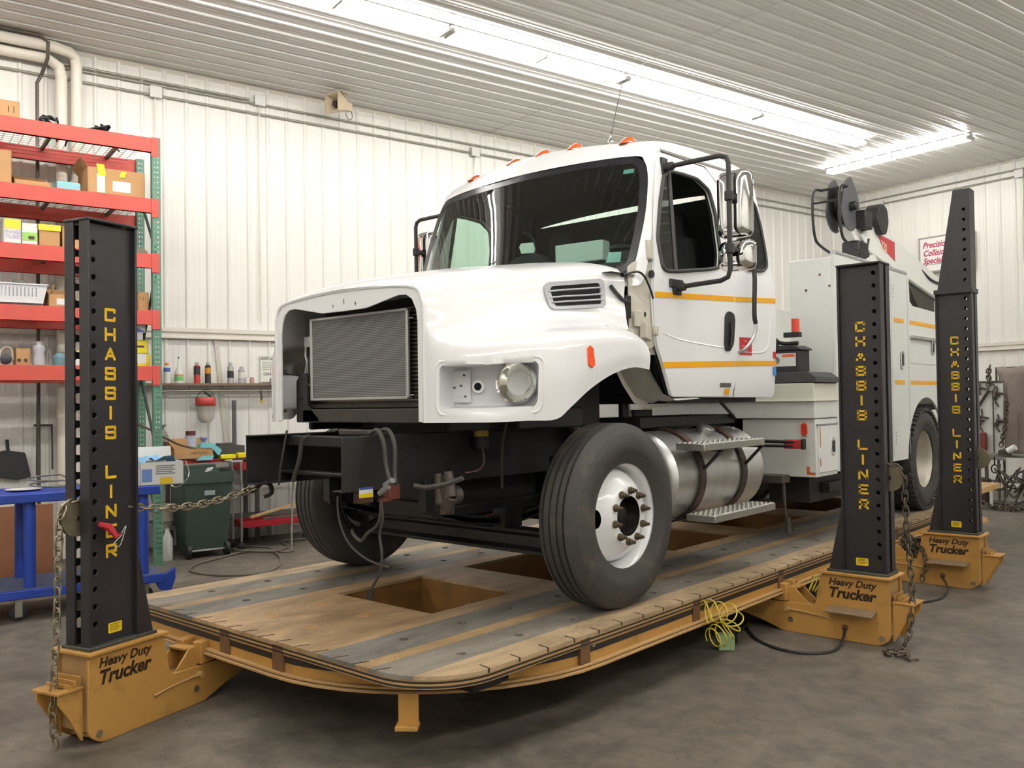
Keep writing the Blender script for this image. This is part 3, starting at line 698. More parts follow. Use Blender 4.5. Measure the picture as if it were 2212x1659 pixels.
# ---------------------------------------------------------------- hood
HS = [ # stations of the driver-side hood surface: eight (w, y, z) points from the lower edge to the centre line
 [(.665, 3.14, 1.495), (.665, 3.14, 1.75), (.665, 3.14, 1.95), (.665, 3.14, 2.05), (.655, 3.14, 2.13), (.60, 3.14, 2.205), (.35, 3.135, 2.235), (0, 3.13, 2.245)],
 [(.73, 3.165, 1.495), (.735, 3.16, 1.75), (.735, 3.165, 1.90), (.70, 3.19, 1.99), (.68, 3.2, 2.10), (.62, 3.2, 2.225), (.35, 3.2, 2.275), (0, 3.2, 2.29)],
 [(.85, 3.235, 1.495), (.86, 3.225, 1.75), (.85, 3.25, 1.90), (.77, 3.33, 1.985), (.72, 3.35, 2.11), (.655, 3.35, 2.25), (.38, 3.35, 2.315), (0, 3.35, 2.33)],
 [(.98, 3.34, 1.495), (.99, 3.33, 1.75), (.975, 3.37, 1.91), (.84, 3.5, 2.00), (.765, 3.52, 2.13), (.70, 3.52, 2.285), (.4, 3.52, 2.35), (0, 3.52, 2.365)],
 [(1.09, 3.47, 1.50), (1.10, 3.47, 1.76), (1.08, 3.52, 1.925), (.90, 3.7, 2.02), (.81, 3.72, 2.15), (.75, 3.72, 2.315), (.42, 3.72, 2.385), (0, 3.72, 2.40)],
 [(1.165, 3.60, 1.505), (1.18, 3.61, 1.77), (1.15, 3.68, 1.945), (.94, 3.88, 2.04), (.85, 3.9, 2.165), (.79, 3.9, 2.34), (.44, 3.9, 2.41), (0, 3.9, 2.42)],
 [(1.195, 3.69, 1.57), (1.205, 3.73, 1.79), (1.17, 3.8, 1.96), (.955, 4.02, 2.05), (.875, 4.04, 2.18), (.82, 4.04, 2.36), (.46, 4.04, 2.43), (0, 4.04, 2.44)],
 [(1.205, 3.85, 1.665), (1.215, 3.9, 1.82), (1.18, 3.97, 1.975), (.97, 4.15, 2.055), (.90, 4.18, 2.19), (.85, 4.18, 2.38), (.48, 4.18, 2.45), (0, 4.18, 2.46)],
 [(1.21, 4.05, 1.745), (1.22, 4.08, 1.865), (1.185, 4.13, 1.985), (.98, 4.28, 2.055), (.93, 4.3, 2.20), (.88, 4.3, 2.395), (.5, 4.3, 2.465), (0, 4.3, 2.475)],
 [(1.21, 4.25, 1.785), (1.22, 4.26, 1.88), (1.185, 4.3, 1.975), (1.0, 4.4, 2.045), (.955, 4.42, 2.20), (.905, 4.42, 2.405), (.5, 4.38, 2.475), (0, 4.36, 2.49)],
 [(1.21, 4.42, 1.775), (1.21, 4.43, 1.86), (1.16, 4.45, 1.94), (1.02, 4.5, 2.02), (.975, 4.52, 2.20), (.93, 4.52, 2.40), (.5, 4.43, 2.48), (0, 4.40, 2.495)]]
HS = [[Vector((XC + w, y, z)) for w, y, z in r] for r in HS]
def cr1(p0, p1, p2, p3, t): return 0.5 * ((2 * p1) + (p2 - p0) * t + (2 * p0 - 5 * p1 + 4 * p2 - p3) * t * t + (3 * p1 - p0 - 3 * p2 + p3) * t ** 3)
def spl(P, t):
    n = len(P) - 1; t = max(0, min(n, t)); i = min(int(t), n - 1)
    a = P[i - 1] if i > 0 else P[0] * 2 - P[1]; d = P[i + 2] if i + 2 <= n else P[n] * 2 - P[n - 1]
    return cr1(a, P[i], P[i + 1], d, t - i)
def hoodS(u, v): return spl([spl(r, v) for r in HS], u)
def hoodN(u, v):
    e = .02; a = hoodS(u + e, v) - hoodS(u - e, v); c = hoodS(u, v + e) - hoodS(u, v - e); return a.cross(c).normalized()
KU, KV = .16, .16
hfn = lambda a, c: hoodS(a / KU, c / KV)
def uvpoly(P, k=4):
    "a polygon in (u, v), resampled, in scaled units"
    o = []
    for i in range(len(P)):
        a, c = Vector(P[i]), Vector(P[(i + 1) % len(P)])
        for j in range(k): q = a.lerp(c, j / k); o.append((q.x * KU, q.y * KV))
    return o
U, V = 10, 7
outer = [(U * KU * k / 40, 0) for k in range(40)] + [(U * KU, V * KV * k / 28) for k in range(28)] + [(U * KU * (1 - k / 40), V * KV) for k in range(40)] + [(0, V * KV * (1 - k / 28)) for k in range(28)]
hl_uv = rrect(1.15 * KU, 4.28 * KU, .26 * KV, 1.22 * KV, .032, 6)
def mk():
    m = MB(); m.panel(outer, [hl_uv], hfn, thick=-.006, grid=(.022, .022)); return m
both('hood_shell', mk, M_wht, sharp=60)
hood = [o for o in C.objects if o.name.startswith('hood_shell')][0]; hood2 = [o for o in C.objects if o.name.startswith('hood_shell')][1]
# front surround of the grille opening
inn = [(.615, 1.5), (.615, 2.03), (.605, 2.09), (.575, 2.145), (.53, 2.172), (.47, 2.176), (.37, 2.158), (.2, 2.128), (0, 2.126)]
out_ = [(.665, 1.495), (.665, 2.05), (.655, 2.13), (.60, 2.205), (.35, 2.235), (0, 2.245)]
P = [(XC + w, z) for w, z in out_] + [(XC - w, z) for w, z in reversed(out_[:-1])] + [(XC - w, z) for w, z in inn[:-1]] + [(XC + w, z) for w, z in reversed(inn)]
slots = [circle2(XC - .10, 2.160, .007, 8, .012), circle2(XC + .105, 2.160, .007, 8, .012), rrect(XC - .006, XC + .006, 2.165, 2.195, .005, 2)]
m = MB(); m.panel(P, slots, lambda x, z: Vector((x, 3.14, z)), thick=.012)
B('grille_surround', m, M_wht, bevel=.004)
m = MB(); lip = [Vector((XC + w, 3.139, z)) for w, z in reversed(out_[:-1])][::-1]
edge = [Vector((XC + w, 3.143, z)) for w, z in out_] + [Vector((XC - w, 3.143, z)) for w, z in reversed(out_[:-1])]
m.tube(edge, .012, 8, smooth=4); B('surround_bead', m, M_wht)
# headlight pocket
def mk():
    m = MB(); n = len(hl_uv); r0 = [hfn(a, c) for a, c in hl_uv]; cen = sum(r0, Vector()) / n; dn = Vector((-.42, .90, 0)).normalized()
    bk = lambda p, s, d: cen + (p - cen) * s + dn * d
    pl = []
    for p in r0: q = p - cen; pl.append(q)
    rows = [r0, [bk(p, .985, .015) for p in r0]]
    ex = Vector((.86, .50, 0)).normalized()
    for s, d in ((.97, .06), (.9, .125), (.75, .135)):
        rw_ = []
        for p in r0:
            q = p - cen; a = q.dot(ex); rw_.append(cen + ex * a * s + Vector((0, 0, q.z)) * s + dn * (d - .015))
        rows.append(rw_)
    m.grid(rows, closed=True); m.add(rows[-1], [tuple(range(n))]); return m
both('headlight_pocket', mk, mat('pocket_white', srgb(226, 226, 228), .4), sharp=50)
def mk():
    m = MB(); r0 = [hfn(a, c) for a, c in rrect(1.0 * KU, 4.43 * KU, .16 * KV, 1.34 * KV, .042, 6)]
    m.tube(r0, .011, 8, closed=True); return m
both('pocket_bead', mk, M_wht)
hc = hoodS(3.62, .74); hn = Vector((.50, -.86, 0)).normalized(); lc = hc - Vector((-.42, .90, 0)).normalized() * -.075 + Vector((-.02, .0, 0))
def mkh(prof, n=28, ax=Vector((.35, -.93, .0)).normalized()):
    def f():
        m = MB(); m.lathe(prof, lc, ax, n); return m
    return f
both('headlight_bowl', mkh([(-.06, .0), (-.058, .035), (-.04, .07), (0, .092), (.03, .103), (.035, .103), (.03, .098), (.0, .083), (-.035, .06), (-.05, .025), (-.052, 0)]), mat('headlight_reflector', (.86, .85, .80), .09, 1.0), hood)
both('headlight_ring', mkh([(.022, .099), (.04, .099), (.046, .106), (.03, .112), (-.03, .110), (-.032, .10)]), M_chr, hood)
both('headlight_lens', mkh([(.034, .101), (.044, .07), (.05, .035), (.052, 0)]), M_lens, hood)
_r0 = [hfn(a, c) for a, c in hl_uv]; hn = Vector((.42, -.90, 0)).normalized(); q0 = sum(_r0, Vector()) / len(_r0) - hn * .104
m = MB(); ex = Vector((.86, .50, 0)).normalized(); q0 = q0 - ex * .09
m.cyl(q0 + Vector((0, 0, -.006)), q0 + hn * .006 + Vector((0, 0, -.006)), .021, n=18); m.build('wiring_hole', mat('black_void', (.004, .004, .004), .9), hood)
m = MB(); m.lathe([(0, .036), (.006, .034), (.007, .021)], q0 + Vector((0, 0, -.006)), hn, 18); m.build('hole_rim', M_wht, hood)
m = MB()
for a, z in ((-.16, .047), (-.073, .055), (-.126, -.01), (-.09, .0), (-.17, -.061), (-.068, -.057)): m.cyl(q0 + ex * a + Vector((0, 0, z)), q0 + ex * a + Vector((0, 0, z)) + hn * .012, .0055, n=8)
m.build('mount_clip', mat('dark_clip', srgb(60, 50, 42), .6), hood)
m = MB(); m.obox(q0 - ex * .185 + Vector((0, 0, -.09)), ex * .145, hn * .006, (0, 0, .17)); m.build('pocket_plate', mat('pocket_white', (0, 0, 0)), hood, bevel=.004)
# vent with louvre bars
vu = [(5.1, 3.58), (8.45, 3.72), (8.42, 4.60), (5.0, 4.58)]
def vent_pt(a, c, o=0.0):
    "a, c in 0..1 on the vent"
    p = Vector(vu[0]).lerp(Vector(vu[1]), a).lerp(Vector(vu[3]).lerp(Vector(vu[2]), a), c); return hoodS(p.x, p.y) - hoodN(p.x, p.y) * -o
sgn = 1 if hoodN(8, 4).x > 0 else -1
vp = lambda a, c, o=0.0: vent_pt(a, c, o * sgn)
def mk():
    m = MB(); m.panel(rrect(0, .56, 0, .24, .045, 5), [rrect(.045, .515, .03, .21, .03, 5)], lambda a, c: vp(a / .56, c / .24, .006), thick=-.012 if False else .0, grid=(.03, .03))
    k = len(m.v); F = list(m.f); vs = [vp(0, 0)] * 0
    m2 = MB(); m2.panel(rrect(0, .56, 0, .24, .045, 5), [rrect(.045, .515, .03, .21, .03, 5)], lambda a, c: vp(a / .56, c / .24, .018), grid=(.03, .03)); m2.merge(m)
    for P_ in (rrect(0, .56, 0, .24, .045, 5), rrect(.045, .515, .03, .21, .03, 5)):
        m2.grid([[vp(a / .56, c / .24, o) for a, c in P_] for o in (0, .018)], closed=True)
    return m2
M_grey = mat('silver_grey_plastic', srgb(178, 178, 182), .4)
both('vent_bezel', mk, M_grey, hood, sharp=50)
def mk():
    m = MB()
    for c in (.30, .52, .74): m.tube([vp(a, c, .019) for a in (.05, .3, .6, .95)], .0055, 6)
    return m
both('vent_bar', mk, M_grey, hood)
M_mesh = mat('dark_vent_mesh', srgb(36, 35, 35), .6, bump=.8, bs=220)
def mk():
    m = MB(); m.panel(rrect(.03, .53, .02, .22, .03, 4), [], lambda a, c: vp(a / .56, c / .24, .009), grid=(.03, .03)); return m
both('vent_mesh', mk, M_mesh, hood)
def mk():
    m = MB(); P_ = [(0, -.062), (.028, -.045), (.028, .045), (0, .062), (-.028, .045), (-.028, -.045)]
    m.prism(P_, lambda a, c, d: hoodS(6.62, 1.16) + Vector((d + c * -.12, a, c)), -.004, .012); return m
both('side_marker', mk, mat('orange_marker', srgb(240, 84, 26), .35), hood, bevel=.003)
def mk():
    p = hoodS(8.15, 2.55); n_ = hoodN(8.15, 2.55) * sgn; m = MB(); m.lathe([(0, .036), (.008, .034), (.012, .026), (.008, .018), (.004, 0)], p, n_, 20); return m
both('tie_down_ring', mk, mat('pocket_white', (0, 0, 0)), hood)
m = MB(); pts = [hoodS(u_, v_) + hoodN(u_, v_) * sgn * .02 for u_, v_ in ((8.8, 4.42), (9.2, 4.25), (9.7, 4.05))] + [hoodS(10, 3.98) + Vector((.02, .03, 0))]
m.tube(pts, .012, 6, sq=True); m.build('hood_latch', M_plas, hood)
# ---------------------------------------------------------------- radiator and condenser
M_fin = mat('condenser_fins', srgb(132, 130, 128), .45, .5)
def fins(n0, name, base, line, scale):
    m = bpy.data.materials.new(name); m.use_nodes = True; nt = m.node_tree; b_ = nt.nodes['Principled BSDF']
    tc = nt.nodes.new('ShaderNodeTexCoord'); sp = nt.nodes.new('ShaderNodeSeparateXYZ'); nt.links.new(tc.outputs['Object'], sp.inputs[0])
    mu = nt.nodes.new('ShaderNodeMath'); mu.operation = 'MULTIPLY'; mu.inputs[1].default_value = scale; nt.links.new(sp.outputs[n0], mu.inputs[0])
    fr = nt.nodes.new('ShaderNodeMath'); fr.operation = 'FRACT'; nt.links.new(mu.outputs[0], fr.inputs[0])
    gt = nt.nodes.new('ShaderNodeMath'); gt.operation = 'GREATER_THAN'; gt.inputs[1].default_value = .62; nt.links.new(fr.outputs[0], gt.inputs[0])
    q = nt.nodes.new('ShaderNodeMix'); q.data_type = 'RGBA'; nt.links.new(gt.outputs[0], q.inputs[0]); q.inputs[6].default_value = (*base, 1); q.inputs[7].default_value = (*line, 1)
    nt.links.new(q.outputs[2], b_.inputs['Base Color']); b_.inputs['Metallic'].default_value = .5; b_.inputs['Roughness'].default_value = .4
    bp = nt.nodes.new('ShaderNodeBump'); bp.inputs['Distance'].default_value = .003; bp.inputs['Strength'].default_value = .6; nt.links.new(gt.outputs[0], bp.inputs['Height']); nt.links.new(bp.outputs[0], b_.inputs['Normal'])
    return m
M_core = fins(2, 'condenser_core', srgb(92, 91, 91), srgb(150, 149, 148), 105)
M_core2 = fins(2, 'radiator_core', srgb(62, 56, 48), srgb(150, 142, 120), 45)
m = MB(); m.box(-4.475, -3.615, 3.245, 3.265, 1.635, 2.105); B('condenser', m, M_core, bevel=0)
con = C.objects['condenser']
M_al3 = mat('cast_aluminium', srgb(186, 186, 186), .35, .8)
m = MB()
for x in (-4.49, -3.618): m.cyl((x, 3.25, 1.63), (x, 3.25, 2.11), .013, n=12)
m.box(-4.49, -3.61, 3.235, 3.27, 1.622, 1.636); m.box(-4.49, -3.61, 3.235, 3.27, 2.105, 2.118)
m.box(-3.61, -3.57, 3.245, 3.255, 2.06, 2.066); m.box(-3.61, -3.57, 3.245, 3.255, 1.64, 1.646)
m.build('header_tube', M_al3, con, bevel=.001)
m = MB(); m.box(-4.56, -4.50, 3.24, 3.27, 1.95, 2.015); m.build('line_block', M_al3, con, bevel=.004)
m = MB(); m.tube([(-4.53, 3.235, 1.95), (-4.535, 3.235, 1.9), (-4.522, 3.235, 1.86), (-4.535, 3.235, 1.8), (-4.545, 3.235, 1.74), (-4.53, 3.235, 1.72), (-4.50, 3.24, 1.72)], .006, 8, smooth=4); m.build('line_tube', M_al3, con)
m = MB(); m.box(-4.55, -3.48, 3.30, 3.40, 1.60, 2.13); m.build('radiator', M_core2, truck)
m = MB(); m.box(-4.56, -3.47, 3.27, 3.31, 1.575, 1.60); m.box(-4.56, -4.54, 3.27, 3.41, 1.58, 1.9); m.box(-3.49, -3.462, 3.27, 3.41, 1.58, 2.15); m.box(-4.57, -3.46, 3.41, 3.6, 1.56, 2.2); B('radiator_frame', m, M_chas2, bevel=.003)
m = MB(); m.box(-4.55, -3.42, 3.22, 3.30, 1.49, 1.57); B('lower_crossbar', m, M_chas2, bevel=.006)
m = MB(); m.panel(rpoly([(-4.61, 1.49), (-4.61, 1.74), (-4.57, 1.79), (-4.50, 1.79), (-4.50, 1.60), (-4.40, 1.52), (-4.38, 1.49)], .01, 2), [circle2(-4.555, 1.635, .009, 10)], lambda x, z: Vector((x, 3.22, z)), thick=.01); B('hood_bracket', m, M_chas)
m = MB(); m.lathe([(0, .02), (.02, .09), (.08, .15), (.16, .18), (.2, .2)], (XC - .60, 3.32, 1.80), (.55, .6, .1), 24); B('far_lamp_housing', m, mat('housing_white', srgb(214, 216, 222), .45))
m = MB(); m.box(-4.62, -3.45, 3.60, 3.62, 1.55, 2.2); B('fan_shroud', m, M_chas)
# engine and underside bulk
m = MB(); m.box(-4.36, -3.70, 3.62, 4.62, 1.15, 2.12); m.box(-4.30, -3.76, 3.7, 4.5, .98, 1.15); m.box(-4.45, -3.6, 3.75, 4.3, 1.7, 2.0); m.cyl((-4.03, 4.6, 1.25), (-4.03, 6.4, 1.1), .17, n=16); B('engine_block', m, M_chas, bevel=.02)
m = MB(); m.cyl((-3.55, 3.75, 1.52), (-3.55, 3.75, 1.40), .045, n=20); B('oil_filter', m, mat('yellow_filter', srgb(170, 150, 40), .5))
m = MB(); m.cyl((-3.55, 3.75, 1.40), (-3.55, 3.75, 1.33), .048, n=20); B('filter_cup', m, M_plas)
m = MB(); m.tube([(-3.53, 3.74, 1.33), (-3.51, 3.73, 1.25), (-3.55, 3.7, 1.2), (-3.66, 3.62, 1.2), (-3.76, 3.55, 1.27)], .004, 6, smooth=4); B('pink_wire', m, mat('pink_wire', srgb(140, 88, 84), .5))
def mk():
    m = MB(); m.box(XC + .60, XC + .64, 3.35, 4.72, 1.44, 2.02); m.box(XC + .30, XC + .62, 4.60, 4.66, 1.2, 2.3); m.box(XC + .45, XC + .78, 3.75, 4.35, 1.44, 1.56); return m
both('inner_fender', mk, M_chas, bevel=.01)
m = MB(); m.tube([(XC + .70, 4.0, 1.70), (XC + .76, 4.1, 1.55), (XC + .70, 4.3, 1.46), (XC + .66, 4.5, 1.38)], .03, 10, smooth=4); m.tube([(XC + .74, 3.7, 1.5), (XC + .66, 3.74, 1.35), (XC + .6, 3.8, 1.1)], .008, 6, smooth=4); m.cyl((XC + .66, 3.95, 1.62), (XC + .82, 3.95, 1.62), .08, n=16); m.build('brake_booster', M_chas2, truck)
# frame rails
def mk():
    m = MB(); x = XC + .44
    m.box(x - .008, x, 2.78, 11.2, 1.15, 1.43); m.box(x - .085, x - .008, 2.78, 11.2, 1.422, 1.43); m.box(x - .085, x - .008, 2.78, 11.2, 1.15, 1.158); return m
both('frame_rail', mk, M_chas, bevel=.002)
m = MB(); m.box(XC - .43, XC + .35, 3.02, 3.12, 1.36, 1.42); m.box(XC - .43, XC + .35, 3.0, 3.08, 1.20, 1.22); B('crossmember', m, M_chas, bevel=.006)
for y in (4.75, 6.2, 7.6, 9.0, 10.4): m = MB(); m.box(XC - .43, XC + .43, y, y + .09, 1.2, 1.38); B('crossmember', m, M_chas, bevel=.006)
m = MB(); m.box(-3.98, -3.55, 3.05, 3.07, 1.425, 1.46); B('rail_tie', m, M_chas2, bevel=.01)
m = MB(); m.panel([(-.045, 0), (.045, 0), (.045, .052), (-.045, .052)], [], lambda a, c: Vector((XC + .4412, 2.93 + a, 1.115 + c)), thick=.001); B('chassis_plate', m, mat('label_white', srgb(225, 225, 220), .5))
pl_ = bpy.data.objects['chassis_plate']
m = MB(); m.panel([(-.045, 0), (.045, 0), (.045, .022), (-.045, .022)], [], lambda a, c: Vector((XC + .4424, 2.93 + a, 1.115 + c))); m.build('yellow_band', mat('yellow_label', (0, 0, 0)), pl_)
m = MB(); m.panel([(-.045, 0), (.045, 0), (.045, .01), (-.045, .01)], [], lambda a, c: Vector((XC + .4424, 2.93 + a, 1.157 + c))); m.build('blue_band', mat('blue_print', srgb(50, 70, 150), .5), pl_)
m = MB(); m.box(XC + .39, XC + .44, 2.885, 2.98, 1.085, 1.15); B('tow_pin_bracket', m, mat('rust_dark', srgb(74, 46, 34), .7, nz=.3), bevel=.004)
m = MB(); m.box(XC + .42, XC + .47, 3.06, 3.14, 1.09, 1.17); m.box(XC + .41, XC + .46, 3.03, 3.08, 1.08, 1.10); B('red_oxide_lug', m, mat('red_oxide', srgb(104, 48, 34), .7, nz=.25), bevel=.006)
# steering gear
m = MB(); g = Vector((-3.40, 3.30, 1.16)); m.cyl(g + Vector((-.045, 0, .06)), g + Vector((-.02, .0, -.10)), .022, .034, 12); m.cyl(g + Vector((.035, 0, .075)), g + Vector((.055, .0, -.06)), .024, .034, 12); m.cyl(g + Vector((.055, 0, -.06)), g + Vector((.02, .0, -.14)), .034, .028, 12); m.cyl(g + Vector((.0, .10, -.06)), g + Vector((.0, -.02, -.06)), .052, .048, 18); m.cyl(g + Vector((-.02, .04, .05)), g + Vector((-.02, .04, -.16)), .03, .04, 12); B('steering_gear', m, mat('dirty_cast_iron', srgb(84, 76, 68), .5, .4, nz=.3, ns=15), bevel=.008)
m = MB(); m.cyl((-4.03, 4.7, 1.02), (-4.03, 5.9, 1.0), .24, .17, 18); m.box(-4.42, -3.66, 4.75, 5.6, 1.0, 1.25); m.box(-4.25, -3.8, 4.7, 5.3, .78, 1.1); B('transmission', m, M_chas, bevel=.03)
m = MB(); m.cyl((-4.55, 4.8, .98), (-4.55, 6.6, .98), .12, n=16); B('exhaust_pipe', m, M_chas2)
m = MB(); m.box(-3.72, -3.66, 3.5, 4.9, .93, 1.0); m.cyl((-3.52, 4.45, 1.0), (-3.52, 4.68, 1.0), .085, n=16); m.box(-4.35, -3.75, 3.66, 4.4, .90, 1.0); B('drag_link', m, M_chas, bevel=.01)
def mk():
    m = MB(); m.box(XC + .46, XC + .66, 4.78, 4.83, .80, 1.42); return m
both('splash_panel', mk, M_chas)
# axle, springs
m = MB(); m.prism([(-.06, .70), (.06, .70), (.06, .72), (.02, .74), (.02, .80), (.06, .82), (.06, .84), (-.06, .84), (-.06, .82), (-.02, .80), (-.02, .74), (-.06, .72)], lambda a, c, d: Vector((d, 4.03 + a, c)), XC - .95, XC + .95); B('front_axle', m, M_chas, bevel=.004)
def mk():
    m = MB(); x = XC + .43
    for k in range(3):
        L = .68 - k * .12; m.tube([(x, 4.03 + L * s, .90 + .10 * abs(s) ** 2 * (L / .68) + .0 - k * .016) for s in (-1, -.6, -.2, .2, .6, 1)], .022, 4, sq=True)
    m.box(x - .05, x + .05, 3.95, 4.11, .84, .96); m.box(x - .03, x + .03, 3.33, 3.40, 1.0, 1.18); m.box(x - .03, x + .03, 4.66, 4.73, 1.0, 1.18); return m
both('leaf_spring', mk, M_chas, bevel=.002)
def mk():
    m = MB(); m.cyl((XC + .62, 4.2, .86), (XC + .55, 4.35, 1.25), .03, n=12); m.cyl((XC + .80, 4.03, .78), (XC + .92, 4.03, .96), .06, .05, 14); m.cyl((XC + .66, 4.12, .92), (XC + .86, 4.12, .92), .07, .08, 16); return m
both('knuckle', mk, M_chas, bevel=.003)
m = MB(); m.tube([(XC - .85, 4.2, .80), (XC + .85, 4.2, .80)], .02, 10); B('tie_rod', m, M_chas)
# ---------------------------------------------------------------- wheels
def tire(cx, cy, cz, out, lug=False, R=.52, wdt=.28):
    m = MB(); h = wdt / 2; pr = [(-h + .03, .292), (-h + .01, .33), (-h, .40), (-h + .012, .465), (-h + .035, R - .015), (-h + .05, R - .004)]
    if lug: pr += [(-.08, R - .002), (.08, R - .002)]
    else:
        for g_ in (-.068, -.024, .024, .068): pr += [(g_ - .007, R), (g_ - .005, R - .014), (g_ + .005, R - .014), (g_ + .007, R)]
    pr += [(h - .05, R - .004), (h - .035, R - .015), (h - .022, .475), (h - .016, .470), (h - .012, .465), (h, .40), (h - .004, .36), (h - .007, .355), (h - .01, .33), (h - .03, .292)]
    m.lathe(pr, (cx, cy, cz), (out, 0, 0), 64)
    if lug:
        for k in range(52):
            t_ = 2 * PI * k / 52
            for s_ in (-1, 1):
                e = Vector((0, math.cos(t_ + (.03 if s_ > 0 else 0)), math.sin(t_ + (.03 if s_ > 0 else 0)))); tt = Vector((0, -e.z, e.y))
                m.obox(Vector((cx, cy, cz)) + e * (R - .03) - tt * .019 + Vector((s_ * .055, 0, 0)), tt * .038, e * .034, Vector((s_ * .082, 0, 0)))
            if k % 2 == 0:
                e = Vector((0, math.cos(t_), math.sin(t_))); tt = Vector((0, -e.z, e.y)); m.obox(Vector((cx, cy, cz)) + e * (R - .03) - tt * .03 + Vector((-.04, 0, 0)), tt * .06, e * .034, Vector((.08, 0, 0)))
    return m
def wheel_front(side):
    cx = XC + side * 1.105; cy, cz = 4.15, .95; o = (side, 0, 0)
    w = tire(cx, cy, cz, side).build('wheel', M_tire, truck, sharp=35, label='ribbed front tire and its wheel')
    f0 = .095
    m = MB(); m.lathe([(f0 - .012, .292), (f0, .302), (f0 + .008, .300), (f0, .288), (f0 - .03, .278), (f0 - .10, .270), (-.06, .266)], (cx, cy, cz), o, 56); m.build('rim', M_wht, w, sharp=40)
    m = MB(); m.lathe([(-.06, .266), (-.11, .266), (-.14, .298), (-.13, .302)], (cx, cy, cz), o, 40); m.build('shaded_rim_barrel', M_chas2, w, sharp=40)  # inner barrel of the white rim, shade behind the disc put into its colour
    m = MB(); m.lathe([(-.01, 0), (-.01, .20), (-.02, .215), (-.15, .215), (-.16, .235), (-.17, .235), (-.17, .06), (-.22, .05), (-.22, 0)], (cx, cy, cz), o, 32); m.build('brake_drum', mat('drum_black', srgb(22, 20, 20), .7), w, sharp=40)
    # convex disc with two hand holes
    m = MB(); pr = [Vector((-.03, .268)), Vector((.02, .262)), Vector((.055, .245)), Vector((.088, .215)), Vector((.112, .185)), Vector((.125, .168)), Vector((.13, .158)), Vector((.13, .112))]
    acc = [0]
    for a, c in zip(pr, pr[1:]): acc.append(acc[-1] + (c - a).length)
    def prof(s):
        for i in range(len(pr) - 1):
            if s <= acc[i + 1] + 1e-9: return pr[i].lerp(pr[i + 1], (s - acc[i]) / (acc[i + 1] - acc[i]))
        return pr[-1]
    def dfn(a, s):
        q = prof(s); t_ = a / .2; return Vector((cx + side * q.x, cy + q.y * math.cos(t_), cz + q.y * math.sin(t_)))
    Lm = 2 * PI * .2; hs = [circle2(.2 * PI * q, .108, .046, 16, .032) for q in (1.0, .06)]
    m.panel([(Lm * k / 60, 0) for k in range(60)] + [(Lm, acc[-1] * k / 8) for k in range(8)] + [(Lm * (1 - k / 60), acc[-1]) for k in range(60)] + [(0, acc[-1] * (1 - k / 8)) for k in range(8)], hs, dfn, grid=(.021, .015)); m.build('disc', M_wht, w, sharp=50)
    m = MB(); m.lathe([(.128, .112), (.10, .108), (.06, .09), (.06, .05), (.09, .045), (.095, .03), (.095, 0)], (cx, cy, cz), o, 32); m.build('hub', mat('greasy_hub', srgb(34, 28, 26), .4, .4), w)
    for k in range(10):
        t_ = 2 * PI * k / 10 + .22; c_ = Vector((cx + side * .13, cy + .1425 * math.cos(t_), cz + .1425 * math.sin(t_)))
        m = MB(); m.lathe([(0, .021), (.01, .022), (.013, .018), (.028, .016), (.032, .011), (.05, .009), (.052, 0)], c_, o, 10); m.build('lug_nut', mat('brown_lug_nut', srgb(84, 72, 50), .55, .3), w)
wheel_front(1); wheel_front(-1)
M_rimr = mat('dusty_rim', srgb(190, 184, 168), .4, .2, nz=.12, ns=6)
for side in (1, -1):
    for off in (1.08, .75):
        cx = XC + side * off; w = tire(cx, 9.62, .95, side, lug=True).build('wheel', M_tire, truck, sharp=35, label='lugged rear tire and its wheel')
        s2 = side if off > 1 else -side
        m = MB(); m.lathe([(.085, .292), (.097, .300), (.10, .296), (.09, .286), (.05, .27), (-.03, .262), (-.06, .24), (-.075, .17), (-.08, .14), (-.08, .05), (-.04, .045), (-.03, 0)], (cx, 9.62, .95), (s2, 0, 0), 40); m.build('rim', M_rimr, w, sharp=40)
m = MB(); m.cyl((XC - .8, 9.62, .95), (XC + .8, 9.62, .95), .09, n=16); m.lathe([(-.2, .09), (-.1, .2), (.1, .2), (.2, .09)], (XC, 9.62, .95), (1, 0, 0), 20); B('rear_axle', m, M_chas)
# ---------------------------------------------------------------- cab shell
def cw(y, z):
    w = 1.155 - (6.25 - y) * .075
    if z > 2.45: w -= (z - 2.45) * .13
    if z < 1.75: w -= (1.75 - z) ** 2 * .8
    return w
sfn = lambda y, z, o=0.0: Vector((XC + cw(y, z) + o, y, z))
side_o = rpoly([(4.93, 1.612), (6.235, 1.602), (6.268, 2.15), (6.245, 2.42), (6.19, 2.9), (6.14, 3.235), (4.97, 3.235), (4.90, 3.15), (4.79, 2.72), (4.735, 2.25), (4.76, 1.95), (4.80, 1.87)], .04, 3)
dwin = rpoly([(4.83, 2.44), (4.815, 2.62), (4.90, 2.88), (4.975, 3.055), (5.05, 3.10), (5.20, 3.105), (5.37, 3.10), (5.50, 3.04), (5.54, 2.88), (5.535, 2.60), (5.50, 2.50), (5.38, 2.475), (5.0, 2.425), (4.88, 2.415)], .03, 3)
rwin = rpoly([(5.80, 2.56), (5.87, 2.52), (6.08, 2.525), (6.165, 2.56), (6.172, 2.68), (6.155, 2.88), (6.12, 3.03), (6.04, 3.09), (5.90, 3.09), (5.84, 3.02), (5.80, 2.9)], .05, 3)
def mk():
    m = MB(); m.panel(side_o, [dwin, rwin], sfn, thick=.012, grid=(.07, .07)); return m
both('cab_side', mk, M_wht, sharp=40)
cabs = bpy.data.objects['cab_side']
def mk():
    m = MB(); m.panel([(y, z) for y, z in side_o], [dwin, rwin], lambda y, z: sfn(y, z, -.03), grid=(.12, .12)); return m
both('side_lining', mk, M_trim)
